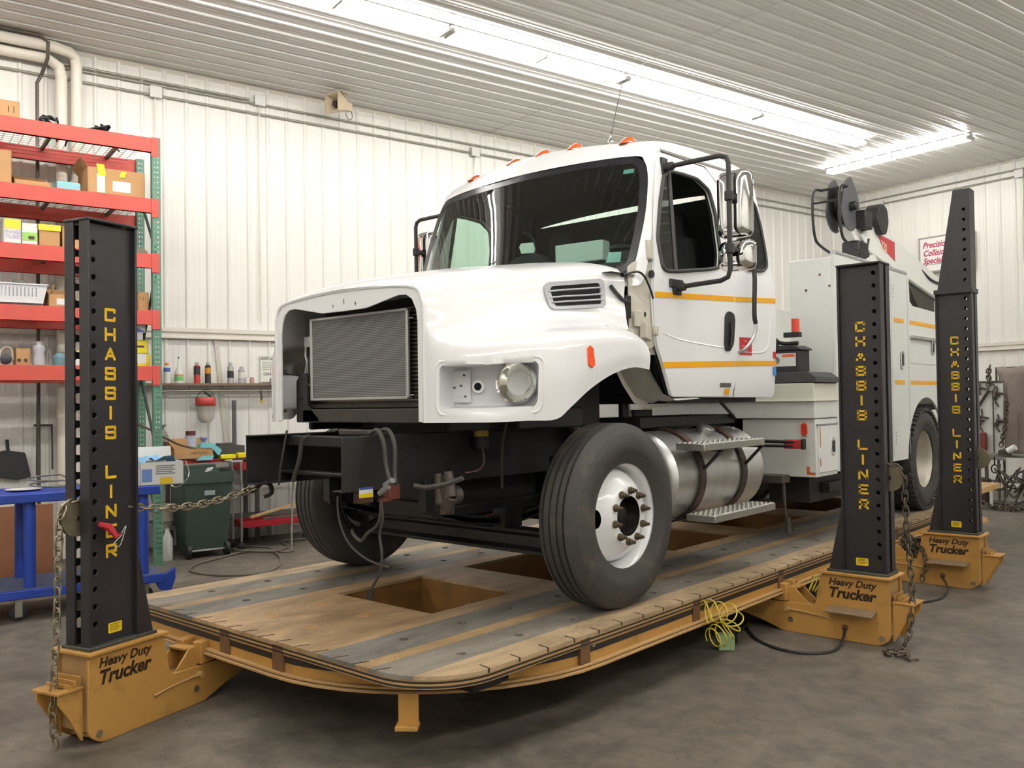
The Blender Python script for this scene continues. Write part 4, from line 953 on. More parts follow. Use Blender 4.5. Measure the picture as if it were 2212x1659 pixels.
door_o = rpoly([(4.93, 1.617), (4.805, 1.87), (4.765, 1.95), (4.74, 2.25), (4.795, 2.72), (4.91, 3.13), (4.97, 3.20), (5.05, 3.215), (5.5, 3.20), (5.61, 3.12), (5.67, 2.8), (5.683, 2.3), (5.668, 1.70), (5.64, 1.615)], .03, 3)
def mk():
    m = MB(); m.panel(door_o, [dwin], lambda y, z: sfn(y, z, .010), thick=.008, grid=(.07, .07)); return m
both('door', mk, M_wht, sharp=40)
door = bpy.data.objects['door']
# belt crease below the windows
m = MB(); m.tube([sfn(y, z, -.005) for y, z in ((5.72, 1.93), (5.9, 1.925), (6.05, 1.93), (6.13, 1.97), (6.165, 2.06), (6.18, 2.2))], .010, 8, smooth=5); m.build('pressed_crease', M_wht, cabs)
m = MB(); m.tube([sfn(y, z, .0065) for y, z in ((4.83, 2.02), (5.0, 1.985), (5.3, 1.96), (5.52, 1.95), (5.62, 1.96))], .007, 8, smooth=5); m.build('pressed_crease', M_wht, door)
def ringm(P_, r, o):
    def f():
        m = MB(); m.tube([sfn(y, z, o) for y, z in P_], r, 8, closed=True); return m
    return f
both('window_seal', ringm(dwin, .013, .014), M_rubb, door)
both('window_seal', ringm(rwin, .010, .008), M_rubb, cabs)
def mk():
    m = MB(); m.panel(rwin, [], lambda y, z: sfn(y, z, .004), thick=.004, grid=(.1, .1)); return m
both('rear_side_glass', mk, mat('privacy_glass', (.012, .014, .015), .03, spec=.9), cabs)
vq = [(4.83, 2.44), (4.815, 2.62), (4.90, 2.88), (4.975, 3.055), (5.045, 3.09), (4.99, 2.43), (4.88, 2.415)]
def mk():
    m = MB(); m.panel(vq, [], lambda y, z: sfn(y, z, .006), thick=.004); return m
both('vent_glass', mk, M_glass2, door)
def mk():
    m = MB(); m.tube([sfn(5.05, 3.09, .008), sfn(4.985, 2.43, .008)], .014, 6); return m
both('window_divider', mk, M_rubb, door)
# door window glass wound down on the driver's side, up on the passenger's side
m = MB(); m.panel([(4.99, 2.43), (5.045, 3.09)] + [p for p in dwin if p[0] > 5.05], [], sfn); m.v = [tuple(mx_(p)) for p in m.v]; m.build('door_glass', M_glass, door)
# stripes
def stripe(y0, z0, y1, z1, h, o=.0125):
    m = MB(); n = 12
    rows = [[sfn(y0 + (y1 - y0) * k / n, z0 + (z1 - z0) * k / n - q, o) for k in range(n + 1)] for q in (0, h)]
    m.grid(rows); return m
for nm, a in (('door_stripe', (4.752, 2.275, 5.672, 2.311, .036)), ('door_stripe', (4.822, 1.835, 5.662, 1.859, .038))): stripe(*a).build(nm, M_ystr, door, label='orange reflective stripe')
for nm, a in (('cab_stripe', (5.695, 2.312, 6.255, 2.339, .035, .003)), ('cab_stripe', (5.685, 1.860, 6.25, 1.873, .037, .003))): stripe(*a).build(nm, M_ystr, cabs, label='orange reflective stripe')
m = MB(); m.tube([sfn(y, z, .001) for y, z in ((5.674, 1.61), (5.676, 1.70), (5.69, 2.3), (5.678, 2.8), (5.618, 3.13), (5.505, 3.212), (5.0, 3.225))], .004, 6); m.build('door_gap', mat('gap_dark', srgb(90, 88, 84), .8), cabs)
# handle and decals
hp = rpoly([(5.585, 2.205), (5.655, 2.19), (5.668, 2.14), (5.645, 1.98), (5.60, 1.925), (5.54, 1.925), (5.53, 1.97), (5.545, 2.17)], .02, 3)
both('door_handle', (lambda: (lambda m: (m.panel(hp, [], lambda y, z: sfn(y, z, .020), thick=.012), m)[1])(MB())), M_plas, door, bevel=.004)
m = MB(); m.tube([sfn(5.60, 2.12, .030), sfn(5.598, 2.05, .034), sfn(5.585, 1.96, .030)], .012, 8, smooth=3); m.build('handle_grip', M_plas, door)
def decal(P_, mt, name, par, o=.0128, lab=None):
    m = MB(); m.panel(P_, [], lambda y, z: sfn(y, z, o)); return m.build(name, mt, par, smooth=False, label=lab)
decal([(5.745, 1.905), (5.905, 1.905), (5.905, 2.03), (5.745, 2.03)], mat('red_sticker', srgb(196, 40, 44), .4), 'red_decal', cabs, .004, 'red fire extinguisher notice')
m = MB()
for tx, zz in (('FIRE', 1.998), ('EXTINGUISHER', 1.96), ('INSIDE', 1.922)): text_mb(m, tx, .021, (lambda x, z, d, zz=zz: sfn(5.825 + x, zz + z, .0046)), align='CENTER', sx=.8 if len(tx) > 8 else 1.0)
m.build('decal_text', mat('decal_white', srgb(235, 220, 215), .5), cabs, smooth=False)
decal([(5.475, 1.675), (5.61, 1.675), (5.61, 1.705), (5.475, 1.705)], mat('grey_badge', srgb(110, 108, 104), .4, .4), 'grey_badge', door)
decal([(5.535, 1.625), (5.60, 1.625), (5.60, 1.665), (5.535, 1.665)], mat('amber_sticker', srgb(232, 168, 30), .4), 'amber_sticker', door)
decal([(6.205, 1.89), (6.245, 1.89), (6.245, 1.94), (6.205, 1.94)], mat('red_sticker', (0, 0, 0)), 'red_sticker', cabs, .004)
decal([(6.20, 1.765), (6.243, 1.765), (6.243, 1.825), (6.20, 1.825)], mat('blue_sticker', srgb(60, 140, 205), .4), 'blue_sticker', cabs, .004)
# ---------------------------------------------------------------- windscreen and its surround
def wy(w, z):
    yb = 4.41 + .19 * (w / .97) ** 2; yt = 4.75 + .12 * (w / .93) ** 2; t_ = (z - 2.40) / .79; return yb + (yt - yb) * t_
wfn = lambda w, z, o=0.0: Vector((XC + w, wy(w, z) - o, z + o * .35))
half = [(.5, 2.385), (.9, 2.385), (.985, 2.42), (1.0, 2.6), (1.0, 2.8), (.975, 3.02), (.93, 3.14), (.86, 3.185), (.5, 3.20)]
go = [(0, 2.39)] + half + [(0, 3.205)] + [(-w, z) for w, z in reversed(half)]
def inset(P_, d):
    o = []; n = len(P_)
    for i in range(n):
        a, c, e = Vector(P_[i - 1]), Vector(P_[i]), Vector(P_[(i + 1) % n]); t_ = ((c - a).normalized() + (e - c).normalized()).normalized(); o.append((c.x - t_.y * d, c.y + t_.x * d))
    return o
gi = inset(go, .05)
gi_r = rpoly(gi, .05, 2); go_r = rpoly(go, .03, 2)
m = MB(); m.panel(go_r, [gi_r], wfn, thick=.006, grid=(.08, .3), off=0); B('windscreen_border', m, mat('black_ceramic', srgb(34, 34, 38), .25, spec=.5), sharp=60)
m = MB(); m.panel(gi_r, [], lambda w, z: wfn(w, z, -.001), grid=(.09, .09)); B('windscreen', m, M_glass, sharp=80)
wsc = bpy.data.objects['windscreen']
ow = [(0, 4.36, 2.33), (.5, 4.40, 2.33), (.95, 4.56, 2.30), (1.02, 4.67, 2.34), (1.035, 4.745, 2.6), (1.012, 4.80, 2.8), (.978, 4.87, 3.05), (.965, 4.935, 3.2), (.93, 4.96, 3.27), (.5, 4.93, 3.345), (0, 4.9, 3.37)]
iw = [(0, 2.39)] + half + [(0, 3.205)]
rowi = [wfn(w, z, .002) for w, z in iw] + [wfn(-w, z, .002) for w, z in iw[-2:0:-1]]
rowo = [Vector((XC + w, y, z)) for w, y, z in ow] + [Vector((XC - w, y, z)) for w, y, z in ow[-2:0:-1]]
rowm = [(a * .45 + c * .55) + Vector((0, -.014, .006)) for a, c in zip(rowi, rowo)]
R3 = [[spl_ for spl_ in crom(r_, 4, True)] for r_ in (rowi, rowm, rowo)]
m = MB(); m.grid(R3, closed=True); B('windscreen_surround', m, M_wht, solid=.0, sharp=70)
# roof
RS = [(None, [(.958, 3.20), (.952, 3.25), (.90, 3.292), (.5, 3.345), (0, 3.37)], [4.935, 4.95, 4.958, 4.93, 4.9]),
      (5.08, [(.965, 3.235), (.958, 3.285), (.89, 3.325), (.5, 3.375), (0, 3.39)], None),
      (5.3, [(.965, 3.235), (.958, 3.292), (.89, 3.34), (.5, 3.395), (0, 3.405)], None),
      (5.6, [(.965, 3.235), (.958, 3.295), (.89, 3.345), (.5, 3.40), (0, 3.41)], None),
      (5.9, [(.965, 3.235), (.955, 3.285), (.885, 3.335), (.5, 3.39), (0, 3.40)], None),
      (6.08, [(.965, 3.225), (.95, 3.265), (.88, 3.30), (.5, 3.34), (0, 3.35)], None),
      (6.15, [(.965, 3.14), (.945, 3.16), (.87, 3.18), (.5, 3.20), (0, 3.21)], None)]
rows = []
for y, prf, ys_ in RS:
    r_ = []
    for i, (w, z) in enumerate(prf):
        yy = ys_[i] if ys_ else y; sc_ = (cw(yy, 3.23) / .965) if y else 1.0; r_.append(Vector((w * sc_, yy, z)))
    rows.append(r_)
full = [[Vector((XC + p.x, p.y, p.z)) for p in r_] + [Vector((XC - p.x, p.y, p.z)) for p in r_[-2::-1]] for r_ in rows]
fine = [crom(r_, 4) for r_ in full]; cols = list(zip(*fine)); cols = [crom(list(c_), 4) for c_ in cols]; fine = [list(r_) for r_ in zip(*cols)]
fine = [[p + Vector((0, -.035, -.07)) for p in fine[0]]] + fine
m = MB(); m.grid(fine); B('cab_roof', m, M_wht, sharp=70)
roof = bpy.data.objects['cab_roof']
m = MB(); m.grid([[p - Vector((0, 0, .045)) for p in r_] for r_ in fine[2::2]]); B('headliner', m, M_trim)
m = MB(); e0 = [sfn(y, z, -.002) for y, z in ((6.235, 1.602), (6.268, 2.15), (6.245, 2.42), (6.19, 2.9), (6.15, 3.14))]; e1 = [mx_(p) for p in e0]; m.grid([e0, e1]); B('cab_rear_wall', m, M_wht)
m = MB(); m.grid([[p + Vector((-.02 if p.x > XC else .02, -.04, 0)) for p in e0], [p + Vector((.02, -.04, 0)) for p in e1]]); B('rear_lining', m, M_trim)
def mk():
    m = MB(); m.tube([Vector((XC + cw(y, 3.235) + .004, y, 3.238)) for y in (4.99, 5.2, 5.6, 5.9, 6.08)], .010, 6); return m
both('drip_rail', mk, mat('drip_grey', srgb(205, 204, 200), .4), roof)
# marker lamps on the roof
for w in (-.712, -.282, 0, .282, .712):
    y = 4.935 + .03 * (abs(w) / .7); zz = 3.385 - .045 * (w / .7) ** 2
    m = MB(); P_ = [Vector((XC + w, y, zz))]
    rows_ = []
    for s_, sw, sh in ((-.075, .012, .002), (-.06, .03, .014), (-.03, .04, .034), (.0, .042, .046), (.03, .04, .05), (.045, .034, .046), (.055, .02, .03)):
        rows_.append([Vector((XC + w + sw * math.cos(t_), y + .02 + s_, zz - .012 + s_ * .18 + sh * math.sin(t_))) for t_ in [PI * k / 10 for k in range(11)]])
    m.grid(rows_); m.add(rows_[-1], [tuple(range(11))]); m.add(rows_[0], [tuple(range(11))]); m.build('marker_lamp', M_org, roof, sharp=60)
ap = Vector((XC + .545, 5.03, 3.375))
m = MB(); m.lathe([(0, .022), (.012, .02), (.03, .008), (.05, .005), (.05, 0)], ap, (0, 0, 1), 14); m.build('antenna_base', M_chr, roof)
m = MB(); m.tube([ap + Vector((0, 0, .04)), ap + Vector((.02, .05, .25)), ap + Vector((.05, .12, .52))], .0022, 6); m.build('antenna', M_chas, roof)
# wipers, cowl
m = MB(); m.tube([wfn(-.1, 2.405, .03), wfn(.1, 2.435, .03), wfn(.32, 2.44, .03), wfn(.55, 2.41, .03)], .009, 6, smooth=3); m.tube([wfn(.12, 2.40, .02), wfn(.35, 2.455, .025), wfn(.55, 2.42, .02)], .012, 6, smooth=3); m.tube([wfn(-.98, 2.53, .03), wfn(-.8, 2.53, .03), wfn(-.6, 2.52, .03)], .012, 6); B('wiper', m, M_plas)
m = MB(); m.panel([(-1.0, 4.36), (-.5, 4.33), (0, 4.32), (.5, 4.33), (1.0, 4.36), (1.0, 4.66), (-1.0, 4.66)], [], lambda w, y: Vector((XC + w, y, 2.37))); B('cowl_panel', m, M_plas)
# cowl side / hinge pillar
def mk():
    m = MB(); m.panel(rpoly([(4.56, 1.98), (4.56, 2.42), (4.62, 2.46), (4.80, 2.46), (4.80, 1.95), (4.70, 1.9)], .02, 2), [circle2(4.70, 2.13, .012, 10, .02)], lambda y, z: Vector((XC + .985 + .05 * (y - 4.56) / .24, y, z)), thick=.01, grid=(.06, .06)); return m
both('cowl_side', mk, M_prim)
cow = bpy.data.objects['cowl_side']
m = MB(); m.box(-3.06, -3.015, 4.74, 4.80, 1.88, 2.62); m.build('hinge_pillar', mat('pillar_grey', srgb(150, 148, 138), .5, nz=.15), cow)
m = MB(); m.box(-3.02, -2.985, 4.70, 4.755, 2.475, 2.60); m.box(-3.0, -2.97, 4.745, 4.775, 2.0, 2.06); m.build('door_hinge', M_prim, cow, bevel=.006)
m = MB(); m.cyl((-3.0, 4.735, 2.385), (-2.985, 4.735, 2.385), .024, n=16); m.build('grommet', M_plas, cow)
m = MB(); m.tube([(-3.04, 4.50, 2.36), (-3.0, 4.58, 2.385), (-2.99, 4.65, 2.36), (-2.985, 4.71, 2.28), (-2.985, 4.735, 2.23)], .007, 6, smooth=4); m.build('wiring', M_chas, cow)
m = MB(); m.obox((-3.05, 4.52, 2.10), (.012, 0, 0), (0, .05, 0), (0, 0, .14)); m.build('latch_block', M_chas, cow, bevel=.003)
m = MB(); m.obox((-3.03, 4.58, 2.05), (.02, .0, 0), (0, .06, 0), (0, 0, .10)); m.obox((-3.02, 4.63, 1.98), (.05, .0, 0), (0, .06, -.02), (0, 0, .09)); m.build('hinge_plate', M_prim, cow, bevel=.004)
# wheel-house liner rising to the door
def mk():
    m = MB(); P0 = [(4.47, 2.02), (4.58, 1.86), (4.68, 1.74), (4.80, 1.63), (4.95, 1.59), (5.25, 1.60)]
    rows_ = [[Vector((XC + w, y, z - dz)) for y, z in P0] for w, dz in ((1.075, .0), (1.05, -.012), (1.0, .004), (.94, .0), (.90, .015), (.86, .012), (.85, .05))]; m.grid(rows_); return m
both('cab_step_panel', mk, mat('wheelhouse_grey', srgb(222, 218, 208), .4, nz=.2, ns=5), sharp=60)
# floor of the cab
m = MB(); m.box(XC - 1.0, XC + 1.0, 4.95, 6.22, 1.57, 1.62); B('cab_floor', m, M_chas)
# ---------------------------------------------------------------- interior
m = MB(); m.panel([(-.98, 4.50), (.98, 4.50), (1.0, 4.95), (-1.0, 4.95)], [], lambda w, y: Vector((XC + w, y, 2.365 + .155 * min(1, max(0, (y - 4.5) / .36)))), thick=.02, grid=(.2, .1)); m.box(XC - .98, XC + .98, 4.88, 5.02, 1.95, 2.515); m.box(XC + .68, XC + .92, 4.84, 4.98, 2.45, 2.58); B('dashboard', m, M_trim, bevel=.03)
m = MB(); wc = Vector((XC + .62, 5.16, 2.52)); n_ = Vector((0, .55, .83)).normalized(); x_, y_, _ = frame(n_)
m.tube([wc + (x_ * math.cos(2 * PI * k / 28) + y_ * math.sin(2 * PI * k / 28)) * .22 for k in range(28)], .015, 8, closed=True)
for k in range(3): a = 2 * PI * k / 3 + .5; m.tube([wc, wc + (x_ * math.cos(a) + y_ * math.sin(a)) * .22], .013, 6)
m.cyl(wc - n_ * .03, wc + n_ * .02, .06, n=16); m.cyl(wc - n_ * .3, wc, .03, n=10); B('steering_wheel', m, M_trim)
def mk():
    m = MB(); c_ = XC + .52
    m.box(c_ - .25, c_ + .25, 5.25, 5.75, 2.0, 2.12); rows_ = []
    for z, d, hw in ((2.08, 5.72, .24), (2.3, 5.76, .25), (2.6, 5.80, .25), (2.78, 5.83, .22), (2.82, 5.84, .12), (2.96, 5.86, .12), (3.0, 5.87, .09)): rows_.append([Vector((c_ + hw * a, d + .06 * b_, z)) for a, b_ in ((-1, -1), (1, -1), (1, 1), (-1, 1))])
    m.grid(rows_, closed=True); m.box(c_ - .2, c_ + .2, 5.3, 5.7, 1.62, 2.0); return m
both('seat', mk, mat('seat_cloth', srgb(58, 56, 56), .85), bevel=.03)
# things lying behind the windscreen
def lie(P_, y, mt, name, label, cat='paper'):
    m = MB(); m.prism(P_, lambda a, c, d: Vector((XC + a, y + d, c)), 0, .012); o = m.build(name, mt, bevel=.002); tag(o, label, cat); return o
m = MB(); m.obox((XC + .19, 4.84, 2.545), (.38, .04, .0), (-.01, .10, 0), (0, 0, .14)); tag(m.build('paper_carton', mat('white_carton', srgb(225, 228, 226), .6), bevel=.008), 'white carton lying on the dashboard behind the windscreen', 'box')
m = MB(); m.obox((XC - .12, 4.84, 2.665), (.09, .03, .0), (0, .02, .03), (-.02, .0, .05)); tag(m.build('crumpled_paper', mat('white_paper', srgb(230, 232, 228), .7)), 'small crumpled white paper on top of the dashboard', 'paper')
m = MB(); m.prism(rpoly([(-.42, 2.525), (-.05, 2.525), (.10, 2.53), (.08, 2.60), (.0, 2.66), (-.15, 2.65), (-.3, 2.58)], .03, 3), lambda a, c, d: Vector((XC + a, 4.84 + d, c)), 0, .12); tag(m.build('folded_garment', mat('dark_cloth', srgb(40, 42, 44), .9), bevel=.02), 'dark folded garment lying in the middle of the dashboard', 'clothing')
m = MB(); m.panel([(.81, 2.465), (.90, 2.465), (.895, 2.53), (.815, 2.535)], [], lambda w, z: wfn(w, z, -.004)); m.build('inspection_sticker', mat('teal_sticker', srgb(160, 190, 190), .5), wsc, smooth=False)
m = MB(); m.panel([(.80, 3.07), (.87, 3.07), (.87, 3.10), (.80, 3.10)], [], lambda w, z: wfn(w, z, -.004)); m.build('toll_tag', mat('teal_tag', srgb(110, 170, 165), .5), wsc, smooth=False)
# ---------------------------------------------------------------- mirrors
def mkarm():
    m = MB(); m.tube([Vector(p) for p in ((-3.03, 5.0, 3.115), (-2.85, 5.005, 3.118), (-2.66, 5.015, 3.12), (-2.615, 5.02, 3.105), (-2.60, 5.02, 3.07), (-2.60, 5.02, 2.9), (-2.60, 5.02, 2.55), (-2.60, 5.02, 2.40), (-2.615, 5.018, 2.355), (-2.66, 5.01, 2.335), (-2.85, 4.99, 2.325), (-2.93, 4.985, 2.32))], .0155, 10); return m
both('mirror_arm', mkarm, M_plas)
arms = [o for o in C.objects if o.name.startswith('mirror_arm')]
def mkbr():
    m = MB(); m.obox((-2.985, 4.905, 2.315), (.035, 0, 0), (0, .15, 0), (0, 0, .055)); m.obox((-2.985, 4.94, 2.27), (.035, 0, 0), (0, .09, 0), (0, 0, .05)); m.cyl((-2.975, 4.985, 2.31), (-2.90, 4.985, 2.32), .026, n=12)
    return m
both('lower_bracket', mkbr, M_plas, arms[0], bevel=.006)
def mkbr2():
    m = MB(); m.obox((-3.075, 4.965, 3.06), (.035, 0, 0), (0, .07, 0), (0, 0, .12)); m.cyl((-3.05, 5.0, 3.115), (-2.98, 5.0, 3.117), .028, n=12); return m
both('upper_bracket', mkbr2, M_plas, arms[0], bevel=.006)
for z_ in (2.86, 2.53):
    def mkcl():
        m = MB(); m.cyl((-2.6, 5.02, z_ - .03), (-2.6, 5.02, z_ + .03), .028, n=12); m.cyl((-2.6, 5.02, z_), (-2.6, 5.09, z_), .02, n=10); return m
    both('mirror_clamp', mkcl, M_plas, arms[0], bevel=.004)
def head(z0, z1, x0, x1, dep):
    def f():
        m = MB(); cx_, cz_ = (x0 + x1) / 2, (z0 + z1) / 2; hx, hz = (x1 - x0) / 2, (z1 - z0) / 2; rows_ = []
        for s_, d in ((.30, -dep), (.62, -dep * .97), (.84, -dep * .82), (.96, -dep * .5), (1.0, -dep * .1), (1.0, .02), (.96, .03)):
            rows_.append([Vector((cx_ + a, 5.16 + d, cz_ + c)) for a, c in rrect(-hx + hx * (1 - s_), hx - hx * (1 - s_), -hz + hx * (1 - s_), hz - hx * (1 - s_), min(.045, hx * s_ * .8), 4)])
        m.grid(rows_, closed=True); m.add(rows_[0], [tuple(range(len(rows_[0])))]); m.add(rows_[-1], [tuple(range(len(rows_[-1])))]); return m
    return f
both('mirror_shell', head(2.615, 3.045, -2.735, -2.515, .09), M_chr, arms[0], sharp=50)
both('mirror_shell', head(2.405, 2.60, -2.735, -2.50, .08), M_chr, arms[0], sharp=50)
m = MB(); m.tube([sfn(5.86, 2.53, .06), sfn(5.86, 2.45, .062), sfn(5.845, 2.2, .062), sfn(5.865, 2.13, .06)], .017, 8, smooth=3); g_ = m.build('grab_handle', M_plas, cabs)
m = MB(); m.tube([sfn(5.865, 2.135, .06), sfn(5.862, 2.08, .06), sfn(5.83, 2.02, .055), sfn(5.77, 1.965, .05), sfn(5.745, 1.935, .03), sfn(5.74, 1.925, .0)], .013, 8, smooth=3); m.build('grab_handle_foot', M_al3, cabs)
# ---------------------------------------------------------------- fuel tank and steps
TX, TZ, TR = -3.19, 1.09, .305
m = MB(); m.lathe([(0, 0), (-.035, .12), (-.03, .26), (0, .296), (.012, TR), (.03, .300), (1.17, .300), (1.188, TR), (1.2, .296), (1.23, .26), (1.235, .12), (1.2, 0)], (TX, 4.83, TZ), (0, 1, 0), 48); B('fuel_tank', m, M_alu, sharp=40)
tank = bpy.data.objects['fuel_tank']
for y in (5.10, 5.68):
    m = MB(); m.lathe([(0, TR), (0, TR + .014), (.065, TR + .014), (.065, TR)], (TX, y, TZ), (0, 1, 0), 40); m.build('tank_strap', mat('strap_black_rust', srgb(52, 42, 38), .5, nz=.3, ns=6, dark=srgb(92, 66, 52), cov=.45), tank)
m = MB(); d_ = Vector((.42, 0, .9)).normalized(); q = Vector((TX, 5.48, TZ)) + d_ * .29; m.cyl(q, q + d_ * .03, .055, n=20); m.cyl(q + d_ * .03, q + d_ * .062, .062, n=12); m.build('filler_cap', M_al3, tank, bevel=.004)
def step(y0, y1, z, nm):
    m = MB(); m.box(-2.925, -2.72, y0, y1, z - .045, z); o = m.build(nm, M_alu2, tank, bevel=.004)
    m = MB(); k = 0
    for i in range(int((y1 - y0) / .033)):
        for j in range(6):
            m.lathe([(0, .0115), (.005, .009), (.003, .004)], (-2.905 + j * .034 + (.017 if i % 2 else 0) * (j < 5), y0 + .02 + i * .033, z), (0, 0, 1), 6)
    m.build('tread_stud', M_alu2, tank, smooth=False, kind='stuff')
step(4.87, 5.70, 1.32, 'upper_step'); step(4.99, 5.85, .864, 'lower_step')
for y in (5.13, 5.71):
    m = MB(); m.obox((-2.74, y, 1.27), (-.02, 0, 0), (0, .03, 0), (-.16, .0, -.16)); m.obox((-2.90, y, 1.27), (.15, 0, 0), (0, .03, 0), (0, 0, -.012)); m.build('step_brace', M_chas, tank)
    m = MB(); m.obox((-3.10, y, .80), (.06, 0, 0), (0, .06, 0), (.18, 0, .03)); m.obox((-2.95, y, .80), (.03, 0, 0), (0, .05, 0), (-.08, 0, .12)); m.build('step_hanger', mat('grey_hanger', srgb(96, 98, 96), .5, .3), tank)
m = MB(); m.box(-3.55, -3.2, 4.9, 6.2, 1.41, 1.48); B('tank_bracket', m, M_chas, bevel=.004)
m = MB(); m.cyl((-3.4, 5.0, 1.47), (-3.4, 5.0, 1.6), .035, n=12); m.tube([(-3.1, 5.75, 1.6), (-3.2, 6.2, 1.45)], .012, 6); B('cab_mount', m, M_chas)
# ---------------------------------------------------------------- service body
BX = -2.815; BXF = 2 * XC - BX
arch = [(9.62 + .60 * math.cos(t_), .98 + .60 * math.sin(t_)) for t_ in [PI * k / 16 for k in range(17)]]
so = [(7.24, .985), (8.98, .985), (9.0, 1.0)] + [p for p in reversed(arch)] + [(10.25, .985), (11.6, .985), (11.6, 2.45), (9.25, 2.49), (9.16, 2.53), (9.14, 2.78), (7.24, 2.78)]
m = MB(); m.panel(so, [], lambda y, z: Vector((BX, y, z)), thick=.02); B('body_side', m, M_wht2)
bod = bpy.data.objects['body_side']
m = MB(); m.box(BX - .385, BX - .021, 7.24, 9.13, 1.56, 2.76); m.box(BX - .385, BX - .021, 9.2, 11.6, 1.75, 2.46); m.box(BX - .385, BX - .021, 7.24, 8.95, 1.0, 1.56); B('side_locker', m, M_wht2, bevel=.006)
m = MB(); m.box(BXF, BXF + .39, 7.24, 11.6, 1.0, 2.72); B('side_locker', m, M_wht2, bevel=.006)
m = MB(); m.box(BXF + .39, BX - .39, 7.26, 11.6, 1.5, 1.6); B('bed_floor', m, M_wht2)
# front chest ahead of the locker
m = MB(); m.box(BX - .625, BX - .002, 6.80, 7.235, .965, 1.425); B('front_chest', m, M_wht2, bevel=.006); ch = bpy.data.objects['front_chest']
m = MB(); m.box(BX - .002, BX + .008, 6.84, 7.22, 1.0, 1.37); m.build('chest_door', mat('body_white', srgb(236, 237, 234), .3), ch, bevel=.003)
m = MB(); m.box(BX - .004, BX + .012, 6.81, 7.235, 1.375, 1.385); m.build('gutter', M_al3, ch)
m = MB(); m.box(-4.3, BX + .004, 6.77, 7.235, 1.43, 1.57); B('upper_ledge', m, M_wht2, bevel=.006)
m = MB(); m.box(-4.3, BX + .004, 6.76, 7.235, 1.575, 1.71); m.box(-4.3, BX + .02, 6.74, 7.235, 1.565, 1.578); B('upper_ledge', m, mat('cream_paint', srgb(222, 220, 204), .4, nz=.05), bevel=.005)
m = MB(); m.prism([(BXF + .4, 1.715), (BX + .03, 1.715), (BX + .02, 1.76), (BX - .04, 1.80), (BXF + .4, 1.80)], lambda a, c, d: Vector((a, 6.76 + d, c)), 0, .47); B('battery_tray', m, mat('dark_grey_tray', srgb(66, 66, 66), .6), bevel=.004)
by = 6.82
m = MB(); m.box(-3.42, -2.955, by, by + .22, 1.80, 1.98); m.prism([(-3.44, 1.98), (-2.93, 1.98), (-2.94, 1.995), (-2.99, 2.02), (-3.44, 2.02)], lambda a, c, d: Vector((a, by - .01 + d, c)), 0, .24); B('battery_box', m, mat('battery_black', srgb(40, 40, 42), .5), bevel=.004); bb_ = bpy.data.objects['battery_box']
m = MB(); m.box(-3.20, -2.975, by - .002, by - .0005, 1.85, 1.955); m.build('battery_label', mat('label_white', (0, 0, 0)), bb_)
m = MB(); m.box(-3.09, -2.985, by - .004, by - .002, 1.925, 1.948); m.build('label_stripe', mat('orange_print', srgb(220, 110, 50), .5), bb_)
m = MB(); m.cyl((-3.14, by - .001, 1.90), (-3.14, by - .004, 1.90), .03, n=20); m.build('label_mark', mat('grey_print', srgb(120, 120, 120), .5), bb_)
m = MB(); m.cyl((-3.03, 6.95, 2.13), (-3.03, 6.95, 2.24), .032, n=18); B('red_beacon', m, M_red, label='red warning lamp behind the cab')
m = MB(); m.box(-3.12, -2.99, 6.92, 6.98, 2.09, 2.13); m.tube([(-3.25, 6.95, 2.15), (-3.16, 6.93, 2.05), (-3.0, 6.93, 2.04)], .016, 8, smooth=3); m.tube([(-3.3, 6.9, 2.3), (-3.22, 6.9, 2.1), (-3.14, 6.9, 1.98)], .02, 8); B('hose_bracket', m, M_chas)
m = MB(); m.lathe([(0, .0), (.012, .02), (.012, .028), (0, .03)], (0, 0, 0), (0, -1, 0), 16)
m = MB(); m.prism([(-.018 + .0, 0)] and [(a, c) for a, c in rrect(-.024, .024, -.05, .05, .022, 5)], lambda a, c, d: Vector((-2.905 + a, 6.80 - d, 1.345 + c)), 0, .022); m.build('clearance_lamp', M_red, ch, bevel=.004)
m = MB(); m.tube([(-3.40, 6.70, 1.215), (-3.33, 6.66, 1.25), (-3.22, 6.66, 1.252), (-2.88, 6.70, 1.245)], .014, 8); m.tube([(-3.42, 6.70, 1.205), (-3.2, 6.66, 1.215), (-2.88, 6.70, 1.215)], .012, 8); B('folding_handrail', m, M_chas)
m = MB(); m.box(-3.03, -2.885, 6.68, 6.725, 1.195, 1.268); B('red_sleeve', m, mat('red_rubber', srgb(176, 44, 44), .6), bevel=.008)
m = MB(); m.box(-2.885, -2.865, 6.675, 6.73, 1.19, 1.272); B('sleeve_cap', m, M_chas, bevel=.004)
m = MB(); m.tube([(-3.22, 6.66, 1.25), (-3.23, 6.66, 1.0)], .006, 6); m.box(-3.36, -2.99, 6.55, 6.7, .93, .99); m.tube([(-3.0, 6.6, .93), (-2.99, 6.6, .7), (-2.98, 6.62, .62)], .012, 8); m.cyl((-2.98, 6.62, .66), (-2.98, 6.62, .54), .022, n=10); B('outrigger_foot', m, M_chas2, bevel=.008)
def tape(pts, mt, nm): m = MB(); m.add(pts, [(0, 1, 2, 3)]); m.build(nm, mt, ch, smooth=False)
rt = mat('orange_tape', srgb(206, 150, 90), .5); rt2 = mat('red_orange_tape', srgb(196, 92, 50), .5)
tape([(BX + .0085, 6.85, 1.20), (BX + .0085, 6.875, 1.20), (BX + .0085, 6.875, 1.36), (BX + .0085, 6.85, 1.36)], rt, 'reflector_tape')
tape([(BX + .0085, 6.85, 1.05), (BX + .0085, 6.87, 1.05), (BX + .0085, 6.87, 1.11), (BX + .0085, 6.85, 1.11)], rt2, 'reflector_tape')
